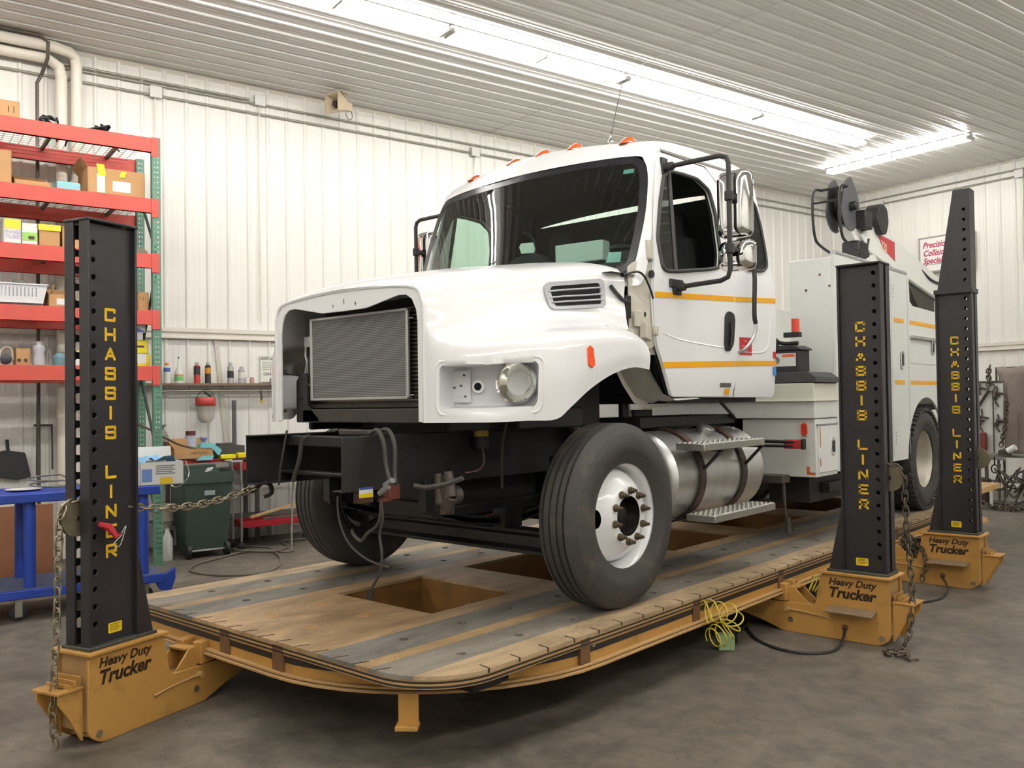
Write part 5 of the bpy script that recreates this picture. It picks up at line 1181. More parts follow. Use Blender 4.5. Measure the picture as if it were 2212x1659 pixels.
tape([(BX - .08, 6.798, .985), (BX - .01, 6.798, .985), (BX - .01, 6.798, 1.005), (BX - .08, 6.798, 1.005)], rt2, 'reflector_tape')
tape([(BX - .08, 6.798, 1.0), (BX - .055, 6.798, 1.0), (BX - .055, 6.798, 1.05), (BX - .08, 6.798, 1.05)], rt2, 'reflector_tape')
def latch(y, z, par, h=.075, w=.042):
    m = MB(); m.prism(rrect(y - w, y + w, z - h, z + h, w * .9, 5), lambda a, c, d: Vector((BX + .006 + d, a, c)), 0, .008); o = m.build('paddle_latch', M_chr, par, bevel=.002)
    m = MB(); m.prism(rrect(y - w * .6, y + w * .6, z - h * .65, z + h * .65, w * .5, 4), lambda a, c, d: Vector((BX + .014 + d, a, c)), 0, .003); m.build('latch_recess', mat('latch_dark', srgb(60, 60, 60), .3, .8), par)
latch(7.12, 1.20, ch); latch(8.88, 1.945, bod, .09); latch(9.86, 2.10, bod, .08)
M_gap = mat('gap_dark', (0, 0, 0))
m = MB()
for y in (8.60, 9.08): m.box(BX, BX + .003, y, y + .006, 1.03, 2.74)
m.box(BX, BX + .003, 9.14, 10.4, 1.915, 1.922); B('panel_gap', m, mat('panel_line', srgb(190, 190, 184), .6), bod)
m = MB(); m.obox((BX, 9.15, 2.16), (.03, 0, 0), (0, 1.3, 0), (0, 0, .035)); B('drip_gutter', m, M_al3, bod, bevel=.006)
for z, h in ((2.342, .04), (1.748, .04)):
    for y0, y1 in ((7.4, 8.55), (8.68, 8.96), (9.14, 11.5)): m = MB(); m.box(BX, BX + .002, y0, y1, z - h, z); m.build('body_stripe', M_ystr, bod, label='orange reflective stripe')
m = MB()
for y, z in ((8.55, 2.55), (8.67, 2.53), (8.55, 1.15), (8.67, 1.14)):
    for k in range(4): m.box(BX, BX + .002, y, y + .012, z + k * .035, z + k * .035 + .02)
m.build('drain_slot', mat('slot_grey', srgb(150, 150, 146), .7), bod)
m = MB(); m.tube([(BX - .03, 7.3, 2.80), (BX - .03, 9.12, 2.80)], .025, 12); m.build('top_rail', M_al3, bod)
m = MB()
for w_, z_ in ((-.12, 2.62), (-.24, 2.50), (-.04, 2.52)): m.cyl((BX + w_, 7.239, z_), (BX + w_, 7.236, z_), .010, n=10)
m.build('rust_spot', M_rust, bod)
m = MB(); m.box(XC - .9, XC + .9, 7.3, 11.4, 1.43, 1.5); m.box(BX - .45, BX - .1, 6.9, 8.8, .75, .95); m.box(BX - .10, BX - .02, 7.1, 7.9, .82, .90); B('subframe', m, M_chas, bevel=.005)
# ---------------------------------------------------------------- crane
CXx = -3.30
cr = lambda y, z, d=0.0: Vector((CXx + d, y, z))
M_crw = mat('crane_white', srgb(232, 232, 224), .35, nz=.04)
m = MB(); m.prism([(9.0, 3.22), (9.2, 3.36), (9.9, 3.33), (11.9, 2.98), (11.9, 2.72), (9.2, 3.08)], lambda a, c, d: cr(a, c, d), -.09, .09); B('crane_boom', m, M_crw, bevel=.01); boom = bpy.data.objects['crane_boom']
m = MB(); m.prism([(8.75, 3.28), (8.9, 3.44), (9.5, 3.34), (9.5, 3.16), (8.9, 3.16)], lambda a, c, d: cr(a, c, d), -.06, .06); m.build('boom_extension', M_crw, boom, bevel=.01)
m = MB(); m.prism([(9.05, 2.98), (9.3, 3.06), (9.5, 2.95), (9.4, 2.75), (9.2, 2.72), (8.9, 2.78)], lambda a, c, d: cr(a, c, d), -.11, .11); m.prism([(8.6, 2.76), (9.6, 2.70), (9.6, 2.64), (8.6, 2.70)], lambda a, c, d: cr(a, c, d), -.16, .22); m.build('boom_saddle', M_crw, boom, bevel=.008)
m = MB(); m.prism([(9.45, 3.30), (9.98, 3.27), (9.98, 3.06), (9.60, 3.16)], lambda a, c, d: cr(a, c, .092 + d), 0, .001); m.build('model_plate', mat('red_plate', srgb(188, 44, 52), .4), boom, smooth=False)
m = MB(); text_mb(m, '320', .13, (lambda x, z, d: cr(9.55 + x, 3.15 + z - x * .13, .094)), sx=.9, bold=.002); m.build('model_number', mat('pale_number', srgb(240, 222, 190), .5), boom, smooth=False)
m = MB(); m.tube([cr(9.4, 3.38, .05), cr(9.8, 3.35, .05), cr(10.3, 3.17, .06), cr(10.8, 3.1, .07), cr(11.2, 2.98, .1), cr(11.6, 2.96, .1)], .014, 8, smooth=4); m.build('boom_hose', M_rub, boom)
m = MB(); m.prism([(10.4, 2.95), (11.9, 2.75), (11.9, 2.55), (10.9, 2.62)], lambda a, c, d: cr(a, c, d), -.05, .05); m.cyl(cr(9.6, 2.82, .0), cr(10.9, 2.5, .0), .05, n=14); m.build('lift_cylinder', M_chas2, boom)
m = MB(); m.box(CXx - .25, CXx + .2, 11.5, 11.95, 1.6, 2.75); m.build('crane_pedestal', M_crw, boom, bevel=.02)
# winch head at the tip
M_rg = mat('reel_grey', srgb(84, 84, 88), .45)
hc_ = cr(8.78, 3.53)
for d, r_ in ((-.10, .17), (.055, .19)):
    m = MB(); m.prism(rpoly([(hc_.y - .24, hc_.z - .14), (hc_.y - .14, hc_.z + .17), (hc_.y + .02, hc_.z + .26), (hc_.y + .20, hc_.z + .10), (hc_.y + .28, hc_.z - .12), (hc_.y + .05, hc_.z - .30), (hc_.y - .12, hc_.z - .28)], .06, 3), lambda a, c, q_: Vector((CXx + q_, a, c)), d, d + .012); m.build('winch_side_plate', M_rg, boom)
m = MB(); m.lathe([(-.085, .04), (-.085, .17), (-.07, .17), (-.06, .11), (.03, .11), (.04, .17), (.052, .17), (.052, .04)], hc_, (1, 0, 0), 28); m.build('winch_drum', M_chas, boom)
m = MB(); m.lathe([(-.02, .0), (-.02, .09), (.02, .09), (.02, 0)], hc_ + Vector((.02, -.10, -.15)), (1, 0, 0), 20); m.cyl(hc_ + Vector((-.02, .0, -.05)), hc_ + Vector((.13, .0, -.05)), .045, n=14); m.box(CXx + .03, CXx + .16, 8.92, 9.12, 3.28, 3.46); m.build('winch_motor', M_chas, boom, bevel=.01)
def loop(d): return [Vector((CXx + d, y, z)) for y, z in ((8.50, 3.62), (8.36, 3.60), (8.30, 3.50), (8.30, 3.30), (8.34, 3.14), (8.44, 3.08), (8.75, 3.03), (9.0, 3.05))]
m = MB(); m.tube(loop(-.12), .014, 8, smooth=4); m.tube(loop(.14), .014, 8, smooth=4); m.tube([Vector((CXx - .12, 8.30, 3.46)), Vector((CXx + .14, 8.30, 3.46))], .012, 8); m.tube([Vector((CXx - .12, 8.50, 3.62)), Vector((CXx + .14, 8.50, 3.62))], .014, 8); m.tube([Vector((CXx - .12, 9.0, 3.05)), Vector((CXx + .14, 9.0, 3.05)), Vector((CXx + .14, 9.05, 3.18))], .012, 8); m.build('guard_loop', M_chas, boom)
m = MB(); m.prism(rpoly([(9.42, 3.27), (9.56, 3.29), (9.64, 3.42), (9.60, 3.57), (9.44, 3.61), (9.32, 3.53), (9.30, 3.38)], .05, 3), lambda a, c, d: cr(a, c, d), .0, .15); m.build('work_lamp', M_chas, boom, bevel=.01)
m = MB(); m.prism(rpoly([(8.88, 2.95), (8.94, 2.82), (9.16, 2.80), (9.20, 3.05), (9.14, 3.16), (8.90, 3.16)], .03, 3), lambda a, c, d: cr(a, c, d), -.08, .10); m.build('hook_block', M_chas, boom, bevel=.02)
# ================================================================ SHELVING AND WHAT STANDS ON IT
M_rackr = mat('red_beam_paint', srgb(200, 78, 66), .5, nz=.08, ns=4)
M_rackg = mat('green_upright_paint', srgb(88, 130, 110), .45, nz=.12, ns=10)
M_card = mat('brown_cardboard', srgb(186, 144, 98), .8, nz=.08, ns=5)
M_wire = mat('zinc_wire', srgb(150, 148, 142), .4, .7)
M_dkch = mat('deck_channel', srgb(92, 88, 84), .5, .4)
def rb(m, s0, s1, d0, d1, z0, z1): return m.obox(rm(s0, d0, z0), rm(s1 - s0, 0), rm(0, d1 - d0), (0, 0, z1 - z0))
shel = thing('pallet_shelving', 'tall red and green pallet shelving against the long wall', 'shelving', rm(.95, -9.83), RZ)
def upright(s0, dd, ztop):
    m = MB(); wd_ = .076; f = dd + .03
    hs = []
    z = .12
    while z < ztop - .03:
        for q in (.024, .052): hs.append(circle2(s0 + q, z, .0075, 6, .011))
        z += .0508
    # outer face with teardrop holes, and the face towards the aisle
    m.panel([(s0, 0), (s0 + wd_, 0), (s0 + wd_, ztop), (s0, ztop)], hs, lambda a, c: rm(a, f, c), thick=.003)
    rb(m, s0 + wd_, s0 + wd_ + .003, f - .07, f, 0, ztop); rb(m, s0 - .003, s0, f - .07, f, 0, ztop); rb(m, s0 - .02, s0 + .1, f - .09, f + .01, 0, .006)
    return m.build('upright', M_rackg, shel)
upright(2.288, -9.39, 4.335); upright(2.345, -10.30, 4.335); upright(-.52, -9.39, 4.335); upright(-.52, -10.30, 4.335)
m = MB()
for z0, z1 in ((.4, 1.0), (1.0, 1.9), (1.9, 1.9), (3.1, 2.2), (3.1, 3.9)):
    m.tube([rm(2.35, -9.40, z0), rm(2.38, -10.27, z1)], .016, 6)
m.build('brace', mat('dark_green_brace', srgb(48, 66, 58), .5), shel)
LV = (4.325, 3.705, 3.145, 2.570, 2.008)
for i, z in enumerate(LV):
    for dd in (-9.375, -10.31):
        m = MB(); rb(m, -.44, 2.29, dd - .03, dd + .015, z - .145, z); rb(m, -.44, 2.29, dd - .032, dd + .017, z - .145, z - .13); rb(m, 2.275, 2.35, dd + .015 if dd > -10 else dd - .03, (dd + .022) if dd > -10 else dd, z - .19, z + .005)
        m.build('beam', M_rackr, shel, bevel=.003)
    m = MB()
    for k in range(3):
        s = .45 + k * .62 + (.33 if i == 0 else .33)
        rb(m, s, s + .03, -10.28, -9.40, z - .045, z - .012)
    m.build('deck_support', M_dkch, shel)
    m = MB()
    for k in range(34): s = -.4 + k * .08; rb(m, s, s + .004, -10.29, -9.39, z - .008, z - .004)
    for k in range(12): d = -10.27 + k * .078; rb(m, -.42, 2.28, d, d + .004, z - .012, z - .008)
    m.build('wire_deck', M_wire, shel, smooth=False)
def carton(s0, s1, d0, d1, z0, z1, label, m_=None, flaps=True, cat='box', extra=None, nm='carton', yaw=0, grp=None):
    c = rm((s0 + s1) / 2, (d0 + d1) / 2, z0); t = thing(nm, label, cat, c, 0, grp)
    m_ = m_ or M_card; tk = .006; m = MB()
    rb(m, s0, s1, d0, d1, z0, z0 + tk); rb(m, s0, s0 + tk, d0, d1, z0, z1); rb(m, s1 - tk, s1, d0, d1, z0, z1); rb(m, s0, s1, d0, d0 + tk, z0, z1); rb(m, s0, s1, d1 - tk, d1, z0, z1)
    if not flaps: rb(m, s0, s1, d0, d1, z1 - tk, z1)
    m.build('box_body', m_, t)
    if flaps:
        h = min(.12, (s1 - s0) * .4); m = MB()
        m.obox(rm(s0, d0, z1), rm(-h * .5, 0) + Vector((0, 0, h * .7)), rm(0, d1 - d0), (.002, 0, .003)); m.build('flap', m_, t)
        m = MB(); m.obox(rm(s0, d0, z1), rm(s1 - s0, 0), rm(0, -h * .2) + Vector((0, 0, h * .9)), (0, .002, .003)); m.build('flap', m_, t)
    return t
def front_patch(t, s0, s1, dd, z0, z1, m_, nm='label', o=.002):
    m = MB(); m.obox(rm(s0, dd, z0), rm(s1 - s0, 0), rm(0, o), (0, 0, z1 - z0)); return m.build(nm, m_, t)
M_white = mat('label_white', (0, 0, 0)); M_yl = mat('bright_yellow_card', srgb(236, 214, 60), .6); M_ink = mat('dark_ink', srgb(80, 60, 40), .7)
def txt(t, body, size, s, dd, z, m_, nm='print', sx=1.0, al='LEFT', bold=.0):
    m = MB(); text_mb(m, body, size, (lambda x, y, d: rm(s + x, dd + .0035, z + y)), align=al, sx=sx, bold=bold); return m.build(nm, m_, t, smooth=False)
t = carton(.80, 1.115, -9.85, -9.45, 4.33, 4.50, 'open brown carton on the top shelf at the left picture edge'); txt(t, '11', .09, 1.0, -9.45, 4.385, M_ink)
t = carton(.70, 1.045, -9.9, -9.43, 3.71, 4.02, 'tall brown carton on the second shelf at the left picture edge')
t = carton(1.07, 1.38, -9.8, -9.45, 3.71, 3.765, 'low brown tray with a torn edge on the second shelf')
m = MB(); m.prism(rrect(1.43, 1.64, 3.71, 3.80, .02, 3), lambda a, c, d: rm(a, d, c), -9.62, -9.46); m.build('plastic_tub', mat('pale_teal_plastic', srgb(140, 196, 200), .5), bevel=.01, label='pale teal plastic tub on the second shelf', cat='tub')
t = carton(1.70, 2.235, -9.95, -9.45, 3.71, 3.975, 'large brown carton with white label and yellow tags on the second shelf'); front_patch(t, 1.93, 2.10, -9.45, 3.755, 3.86, M_white)
front_patch(t, 1.785, 1.86, -9.448, 3.73, 3.915, mat('pale_green_card', srgb(214, 232, 214), .6), 'instruction_card'); 
m = MB(); m.obox(rm(1.80, -9.445, 3.90), rm(.07, 0), rm(0, .003), rm(-.02, 0) + Vector((0, 0, .11))); m.build('yellow_tag', mat('fluo_yellow', srgb(232, 232, 40), .6), t)
m = MB(); m.obox(rm(1.99, -9.445, 3.90), rm(.05, 0), rm(0, .003), rm(.02, 0) + Vector((0, 0, .06))); m.build('yellow_tag', mat('fluo_yellow', (0, 0, 0)), t)
t = carton(.98, 1.125, -9.75, -9.45, 3.15, 3.385, 'white and yellow printed box on the third shelf', M_white, False); front_patch(t, .985, 1.12, -9.45, 3.29, 3.38, M_yl, 'yellow_panel'); txt(t, 'INNER', .05, .99, -9.449, 3.245, mat('faint_violet', srgb(170, 160, 200), .6)); txt(t, 'TUBES', .05, .99, -9.449, 3.20, mat('faint_violet', (0, 0, 0)))
t = carton(1.13, 1.262, -9.75, -9.45, 3.15, 3.36, 'white and green box on the third shelf beside the yellow printed box', M_white, False); front_patch(t, 1.132, 1.26, -9.45, 3.19, 3.27, mat('leaf_green', srgb(150, 200, 100), .6), 'green_panel'); front_patch(t, 1.185, 1.235, -9.448, 3.205, 3.235, M_ink, 'dark_print')
t = carton(1.275, 1.455, -9.75, -9.45, 3.15, 3.33, 'brown carton with yellow lid on the third shelf', flaps=False); m = MB(); rb(m, 1.268, 1.462, -9.76, -9.44, 3.30, 3.36); m.build('yellow_lid', M_yl, t, bevel=.003)
t = carton(1.475, 1.72, -9.75, -9.45, 3.15, 3.36, 'plain brown carton on the third shelf, half hidden by the tower', flaps=False)
# fourth shelf
t = thing('laundry_basket', 'white slotted plastic basket on the fourth shelf', 'basket', rm(1.1, -9.6, 2.575)); M_bask = mat('white_plastic', srgb(224, 226, 228), .45)
m = MB(); z0, z1 = 2.60, 2.775; hs = [rrect(.86 + k * .032, .872 + k * .032, 2.66, 2.745, .004, 2) for k in range(13)]
m.panel([(.80, z1), (.84, z0), (1.31, z0), (1.345, z1)], hs, lambda a, c: rm(a, -9.45 + (c - z1) * .12, c), thick=.004); m.panel([(.80, z1), (.84, z0), (1.31, z0), (1.345, z1)], [], lambda a, c: rm(a, -9.80, c), thick=.004)
m.obox(rm(.84, -9.8, z0), rm(.47, 0), rm(0, .34), (0, 0, .004)); m.add([rm(1.345, -9.45, z1), rm(1.345, -9.8, z1), rm(1.31, -9.8, z0), rm(1.31, -9.47, z0)], [(0, 1, 2, 3)]); m.build('basket_body', M_bask, t)
m = MB(); m.tube([rm(.79, -9.445, z1), rm(1.35, -9.445, z1), rm(1.35, -9.81, z1), rm(.79, -9.81, z1)], .008, 6, closed=True); m.build('rim', M_bask, t)
m = MB(); m.tube([rm(1.13 + .05 * math.cos(a * .8) * (1 + .2 * math.sin(3 * a)), -9.62 + .05 * math.sin(a * .8), 2.80 + .02 * math.sin(a * 2.1)) for a in range(26)], .016, 7, smooth=2); m.build('coiled_hose', mat('clear_grey_hose', srgb(160, 156, 146), .4), label='coil of clear grey hose lying in the white basket', cat='hose')
t = carton(1.36, 1.60, -9.85, -9.5, 2.575, 2.70, 'open brown carton with white label beside the basket'); front_patch(t, 1.43, 1.53, -9.5, 2.60, 2.66, M_white)
m = MB(); m.tube([rm(1.40, -9.6, 2.7), rm(1.42, -9.58, 2.8)], .012, 6); m.build('wooden_stick', mat('pale_wood', srgb(196, 160, 112), .7), label='short wooden stick poking out of the carton beside the basket', cat='tool')
t = carton(2.17, 2.27, -9.75, -9.47, 2.575, 2.765, 'small brown carton beside the green upright on the fourth shelf', flaps=False); txt(t, '11', .05, 2.18, -9.47, 2.68, M_ink)
m = MB(); m.prism(rpoly([(2.14, 3.15), (2.26, 3.15), (2.27, 3.18), (2.22, 3.22), (2.15, 3.20)], .02, 3), lambda a, c, d: rm(a, d, c), -9.6, -9.48); m.build('shop_rag', mat('grey_brown_cloth', srgb(140, 126, 112), .9), label='crumpled grey brown rag beside the green upright on the third shelf', cat='rag')
# bottom shelf: jugs, cans and parts
def lathe_thing(nm, prof, s, d, z, m_, label, cat, parts=(), grp=None, n=20):
    t = thing(nm, label, cat, rm(s, d, z), 0, grp); m = MB(); m.lathe(prof, rm(s, d, z), (0, 0, 1), n); m.build('body' if nm not in () else nm, m_, t)
    for pn, pp, pm in parts: m = MB(); m.lathe(pp, rm(s, d, z), (0, 0, 1), n); m.build(pn, pm, t)
    return t
ZB = 2.010
for s, h, r, c, lb in ((.80, .10, .03, (120, 60, 40), 'small rusty can'), (.86, .17, .022, (70, 66, 60), 'dark slim bottle'), (.905, .13, .03, (150, 146, 136), 'grey small canister')):
    lathe_thing('can', [(0, 0), (0, r), (h * .85, r), (h * .9, r * .5), (h, r * .5), (h, 0)], s, -9.5, ZB, mat('can_%d' % c[0], srgb(*c), .5), lb + ' on the lowest shelf near the left picture edge', 'can')
t = thing('headset', 'dark ear protectors with pale band on the lowest shelf', 'ear protectors', rm(1.0, -9.5, ZB))
m = MB(); m.tube([rm(.955, -9.5, ZB + .03), rm(.95, -9.5, ZB + .1), rm(.97, -9.5, ZB + .15), rm(1.01, -9.5, ZB + .17), rm(1.05, -9.5, ZB + .14), rm(1.055, -9.5, ZB + .05)], .010, 8, smooth=3); m.build('head_band', mat('pale_band', srgb(190, 178, 160), .5), t)
m = MB(); m.lathe([(0, 0), (0, .05), (.05, .05), (.06, .03), (.06, 0)], rm(1.0, -9.54, ZB + .055), RW, 18); m.build('ear_cup', mat('dark_plastic', srgb(58, 56, 60), .5), t)
t = carton(1.08, 1.20, -9.7, -9.47, ZB, ZB + .16, 'small brown carton with two dark holes on the lowest shelf', flaps=False)
for q in (1.105, 1.16): m = MB(); m.cyl(rm(q, -9.47, ZB + .045), rm(q, -9.467, ZB + .045), .018, n=12); m.build('dark_hole', M_ink, t)
lathe_thing('jug', [(0, 0), (0, .052), (.04, .055), (.12, .045), (.15, .055), (.19, .05), (.195, .03), (.23, .022), (.23, 0)], 1.275, -9.5, ZB, mat('pale_grey_jug', srgb(186, 186, 190), .5), 'pale grey ribbed jug in the middle of the lowest shelf', 'jug')
m = MB(); m.tube([rm(1.35, -9.5, ZB + .02), rm(1.345, -9.5, ZB + .1), rm(1.36, -9.5, ZB + .16), rm(1.38, -9.5, ZB + .08)], .006, 6, smooth=3); m.build('wire_hook', M_wire, label='bent wire hook on the lowest shelf right of the pale jug', cat='hook')
lathe_thing('sprayer', [(0, 0), (0, .055), (.03, .06), (.08, .058), (.12, .03), (.13, 0)], 1.45, -9.5, ZB, mat('dull_teal_plastic', srgb(96, 128, 140), .5), 'dull teal rounded bottle on the lowest shelf', 'bottle')
m = MB(); m.lathe([(0, .01), (.01, .05), (.05, .06), (.08, .045), (.09, 0)], rm(1.49, -9.56, ZB + .13), (.2, .1, 1), 14); m.build('rag_ball', mat('pale_cloth', srgb(206, 200, 188), .9), label='pale crumpled cloth behind the teal bottle', cat='rag')
t = carton(1.56, 1.74, -9.65, -9.45, ZB, ZB + .14, 'small yellow and white box on the lowest shelf beside the tower', M_white, False); m = MB(); rb(m, 1.558, 1.742, -9.652, -9.448, ZB + .08, ZB + .145); m.build('yellow_top', M_yl, t)
t = carton(2.11, 2.28, -9.75, -9.46, ZB, ZB + .13, 'lower yellow and white box on the lowest shelf beside the green upright', M_white, False); front_patch(t, 2.24, 2.28, -9.46, ZB + .01, ZB + .12, M_yl, 'yellow_edge'); front_patch(t, 2.11, 2.28, -9.46, ZB + .0, ZB + .03, M_yl, 'yellow_edge')
t = carton(2.11, 2.26, -9.75, -9.46, ZB + .13, ZB + .265, 'upper yellow box stacked beside the green upright', M_yl, False); front_patch(t, 2.14, 2.22, -9.46, ZB + .19, ZB + .21, M_ink, 'dark_print')
t = carton(2.11, 2.21, -9.75, -9.46, ZB + .265, ZB + .34, 'small white carton on top of the yellow boxes', M_white, False)
t = carton(2.11, 2.235, -9.75, -9.46, ZB + .34, ZB + .52, 'white and blue carton topmost of the stack beside the green upright', M_white, False)
m = MB(); m.add([rm(2.11, -9.455, ZB + .35), rm(2.235, -9.455, ZB + .35), rm(2.11, -9.455, ZB + .41)], [(0, 1, 2)]); m.build('blue_corner', mat('blue_print', (0, 0, 0)), t)
# cables on the top shelf
def tangle(c, n, r, seed, nm, label, rad=.011):
    random.seed(seed); P_ = [c + rm(random.uniform(-r, r), random.uniform(-.08, .08)) + Vector((0, 0, random.uniform(0, .09))) for k in range(n)]
    m = MB(); m.tube(P_, rad, 6, smooth=4); return m.build(nm, M_rub, label=label, cat='cable')
tangle(rm(1.38, -9.5, 4.335), 14, .10, 3, 'cable_bundle', 'bundle of black cable on the top shelf above the drain pipes')
tangle(rm(1.80, -9.5, 4.335), 14, .12, 4, 'cable_bundle', 'second bundle of black cable on the top shelf, the right one')
m = MB(); m.tube([rm(1.42, -9.5, 4.35), rm(1.45, -9.6, 4.30), rm(1.47, -9.7, 4.24)], .008, 6, smooth=3); m.tube([rm(1.50, -9.5, 4.36), rm(1.56, -9.6, 4.33), rm(1.55, -9.75, 4.22)], .008, 6, smooth=3); m.tube([rm(1.85, -9.5, 4.36), rm(1.95, -9.7, 4.335), rm(2.1, -9.95, 4.3)], .008, 6, smooth=3); m.build('hanging_cable', M_rub, label='black cable ends hanging through the top wire deck', cat='cable')
# ================================================================ LEFT FOREGROUND: CART, BIN, CARTON
M_blue = mat('blue_cart_paint', srgb(36, 66, 160), .4, nz=.08, ns=4)
cart = thing('shop_cart', 'blue steel shop cart behind the front left tower', 'cart', rm(1.0, -7.9), RZ)
M_dust = mat('dusty_cart_top', srgb(92, 100, 128), .7, nz=.15)
m = MB(); rb(m, -.35, 1.90, -8.25, -7.58, .885, .955); m.build('top_shelf', M_blue, cart, bevel=.008)
m = MB(); rb(m, -.35, 1.93, -8.25, -7.58, .165, .235); m.build('lower_shelf', M_blue, cart, bevel=.008)
m = MB(); rb(m, -.34, 1.92, -8.24, -7.59, .2355, .238); m.build('shelf_mat', M_dust, cart)
for s in (.96, 1.78, -.2):
    for d in (-7.66, -8.17): m = MB(); m.cyl(rm(s, d, .238), rm(s, d, .885), .043, n=20); m.build('leg', M_blue, cart)
m = MB(); m.prism([(1.86, .17), (2.02, .27), (2.02, .18), (1.98, .07), (1.90, .10)], lambda a, c, d: rm(a, d, c), -7.66, -7.60); m.build('corner_bracket', M_blue, cart, bevel=.004)
for s, d in ((.88, -7.64), (1.80, -7.7), (-.2, -7.7), (1.8, -8.15)):
    m = MB(); m.lathe([(-.02, 0), (-.02, .045), (-.016, .062), (.016, .062), (.02, .045), (.02, 0)], rm(s, d, .064), RW, 22); c_ = m.build('caster', M_rub, cart)
    m = MB(); m.obox(rm(s - .025, d + .024, .03), rm(.05, 0), rm(0, .006), (0, 0, .13)); m.obox(rm(s - .025, d - .03, .03), rm(.05, 0), rm(0, .006), (0, 0, .13)); m.obox(rm(s - .04, d - .04, .155), rm(.08, 0), rm(0, .08), (0, 0, .01)); m.build('caster_fork', M_emt, c_)
m = MB(); m.lathe([(0, 0), (0, .03), (.01, .12), (.014, .13), (.012, .12), (.006, .03), (.006, 0)], rm(.95, -7.9, .956), (0, 0, 1), 24); m.build('paper_plate', M_white, label='white paper plate on the blue cart', cat='plate')
m = MB(); m.tube([rm(1.12 + .13 * math.cos(a), -7.85 + .13 * math.sin(a) - .02 * a, .975 + .006 * a) for a in [k * .5 for k in range(26)]] + [rm(1.35, -7.62, .96), rm(1.40, -7.56, .84)], .007, 7); m.build('air_hose', mat('grey_hose', srgb(96, 94, 92), .5), label='coiled grey hose on the blue cart', cat='hose')
t = carton(1.745, 2.09, -7.98, -7.60, .958, 1.145, 'white and blue glove carton full of blue rags on the blue cart', M_white, True, nm='rag_carton')
t.location = t.location
front_patch(t, 1.90, 2.0, -7.60, .965, 1.02, mat('yellow_label', (0, 0, 0)), 'yellow_label')
front_patch(t, 1.76, 1.84, -7.60, .985, 1.09, mat('blue_picture', srgb(110, 140, 200), .6), 'blue_picture')
for k in range(5): front_patch(t, 1.87, 2.02 - .02 * (k % 2), -7.60, 1.045 + k * .016, 1.053 + k * .016, mat('grey_print', (0, 0, 0)), 'print_line')
m = MB(); random.seed(9); rows_ = []
for i in range(9): rows_.append([rm(1.77 + i * .036, -7.95 + j * .042, 1.125 + random.uniform(0, .05) + (.02 if 0 < i < 8 else -.03)) for j in range(8)])
m.grid(rows_); m.build('blue_rags', mat('blue_rag', srgb(126, 176, 214), .85), label='blue paper rags heaped in the white carton', cat='rags', sharp=80)
m = MB(); m.tube([rm(1.98, -7.62, .96), rm(2.03, -7.6, .93), rm(2.10, -7.6, .97), rm(2.14, -7.62, 1.04), rm(2.11, -7.62, 1.15)], .004, 6, smooth=4); m.build('bright_wire', M_chr, label='curl of bright wire beside the glove carton', cat='wire')
# brown board leaning on the wall behind the cart
m = MB(); rb(m, -.3, 1.36, -9.35, -9.28, 0, .70); m.build('brown_board', mat('hardboard', srgb(140, 92, 62), .7, nz=.08), label='large brown board standing behind the blue cart', cat='board')
# dustpan on the wall
t = thing('dustpan', 'black long-handled dustpan hanging on the wall below the shelving', 'dustpan', rm(1.2, -10.55, .87))
m = MB(); m.prism(rpoly([(.98, .90), (1.0, 1.14), (1.09, 1.17), (1.28, 1.14), (1.335, .88), (1.2, .86)], .02, 3), lambda a, c, d: rm(a, d, c), -10.55, -10.50); m.build('pan', M_plas, t, bevel=.006)
m = MB(); m.tube([rm(1.125, -10.52, 1.15), rm(1.12, -10.52, 1.2), rm(1.115, -10.52, 1.28)], .018, 8); m.build('handle', M_plas, t)
m = MB(); m.tube([rm(1.39, -10.52, .9), rm(1.40, -10.52, 1.9)], .012, 8); m.tube([rm(1.36, -10.51, 1.42), rm(1.54, -10.51, 1.42)], .012, 8); m.tube([rm(1.535, -10.51, .95), rm(1.53, -10.51, 1.42)], .010, 8); m.build('branch_pipe', M_iron, label='rusty branch pipe with cross bar on the wall below the shelving', cat='pipe')
# wheelie bin
bin_ = thing('wheeled_bin', 'dark green wheeled rubbish bin with open lid', 'bin', rm(2.86, -9.62), RZ)
M_bin = mat('dark_green_plastic', srgb(54, 70, 60), .5, nz=.15, ns=6)
def bring(z, f, th=0): sw = .20 + .055 * f; dw = .20 + .055 * f; return [rm(2.86 + (a * sw), -9.72 + (c * dw), z) for a, c in rrect(-1.08, 1.08, -1, 1, .2, 3)]
m = MB(); m.grid([bring(.08, 0), bring(.14, .1), bring(.78, .9), bring(.785, 1.12), bring(.86, 1.18), bring(.90, 1.15), bring(.90, 1.0), bring(.80, .85), bring(.2, .1)], closed=True); m.add(bring(.08, 0), [tuple(range(len(bring(0, 0))))]); m.build('bin_body', M_bin, bin_, sharp=40)
m = MB(); rb(m, 2.62, 3.10, -10.03, -9.995, .5, .95); m.build('lid', M_bin, bin_, bevel=.01)
for s in (2.66, 3.06): m = MB(); m.lathe([(-.025, 0), (-.025, .05), (-.02, .075), (.02, .075), (.025, .05), (.025, 0)], rm(s, -9.52, .077), RL, 20); m.build('wheel', M_rub, bin_)
m = MB(); m.cyl(rm(2.66, -9.52, .077), rm(3.06, -9.52, .077), .012, n=8); m.build('axle', M_emt, bin_)
m = MB(); m.obox(rm(2.81, -9.452, .66), rm(.11, 0), rm(0, .004), (0, 0, .05)); m.build('pale_sticker', mat('worn_sticker', srgb(150, 158, 160), .6), bin_)
m = MB(); m.prism([(0, 0), (.06, .02), (.08, .05), (.02, .04)], lambda a, c, d: rm(2.86 + a, -9.6 + d, .895 + c), 0, .05); m.build('crumpled_paper', M_white, label='crumpled white paper sticking out of the green bin', cat='paper')
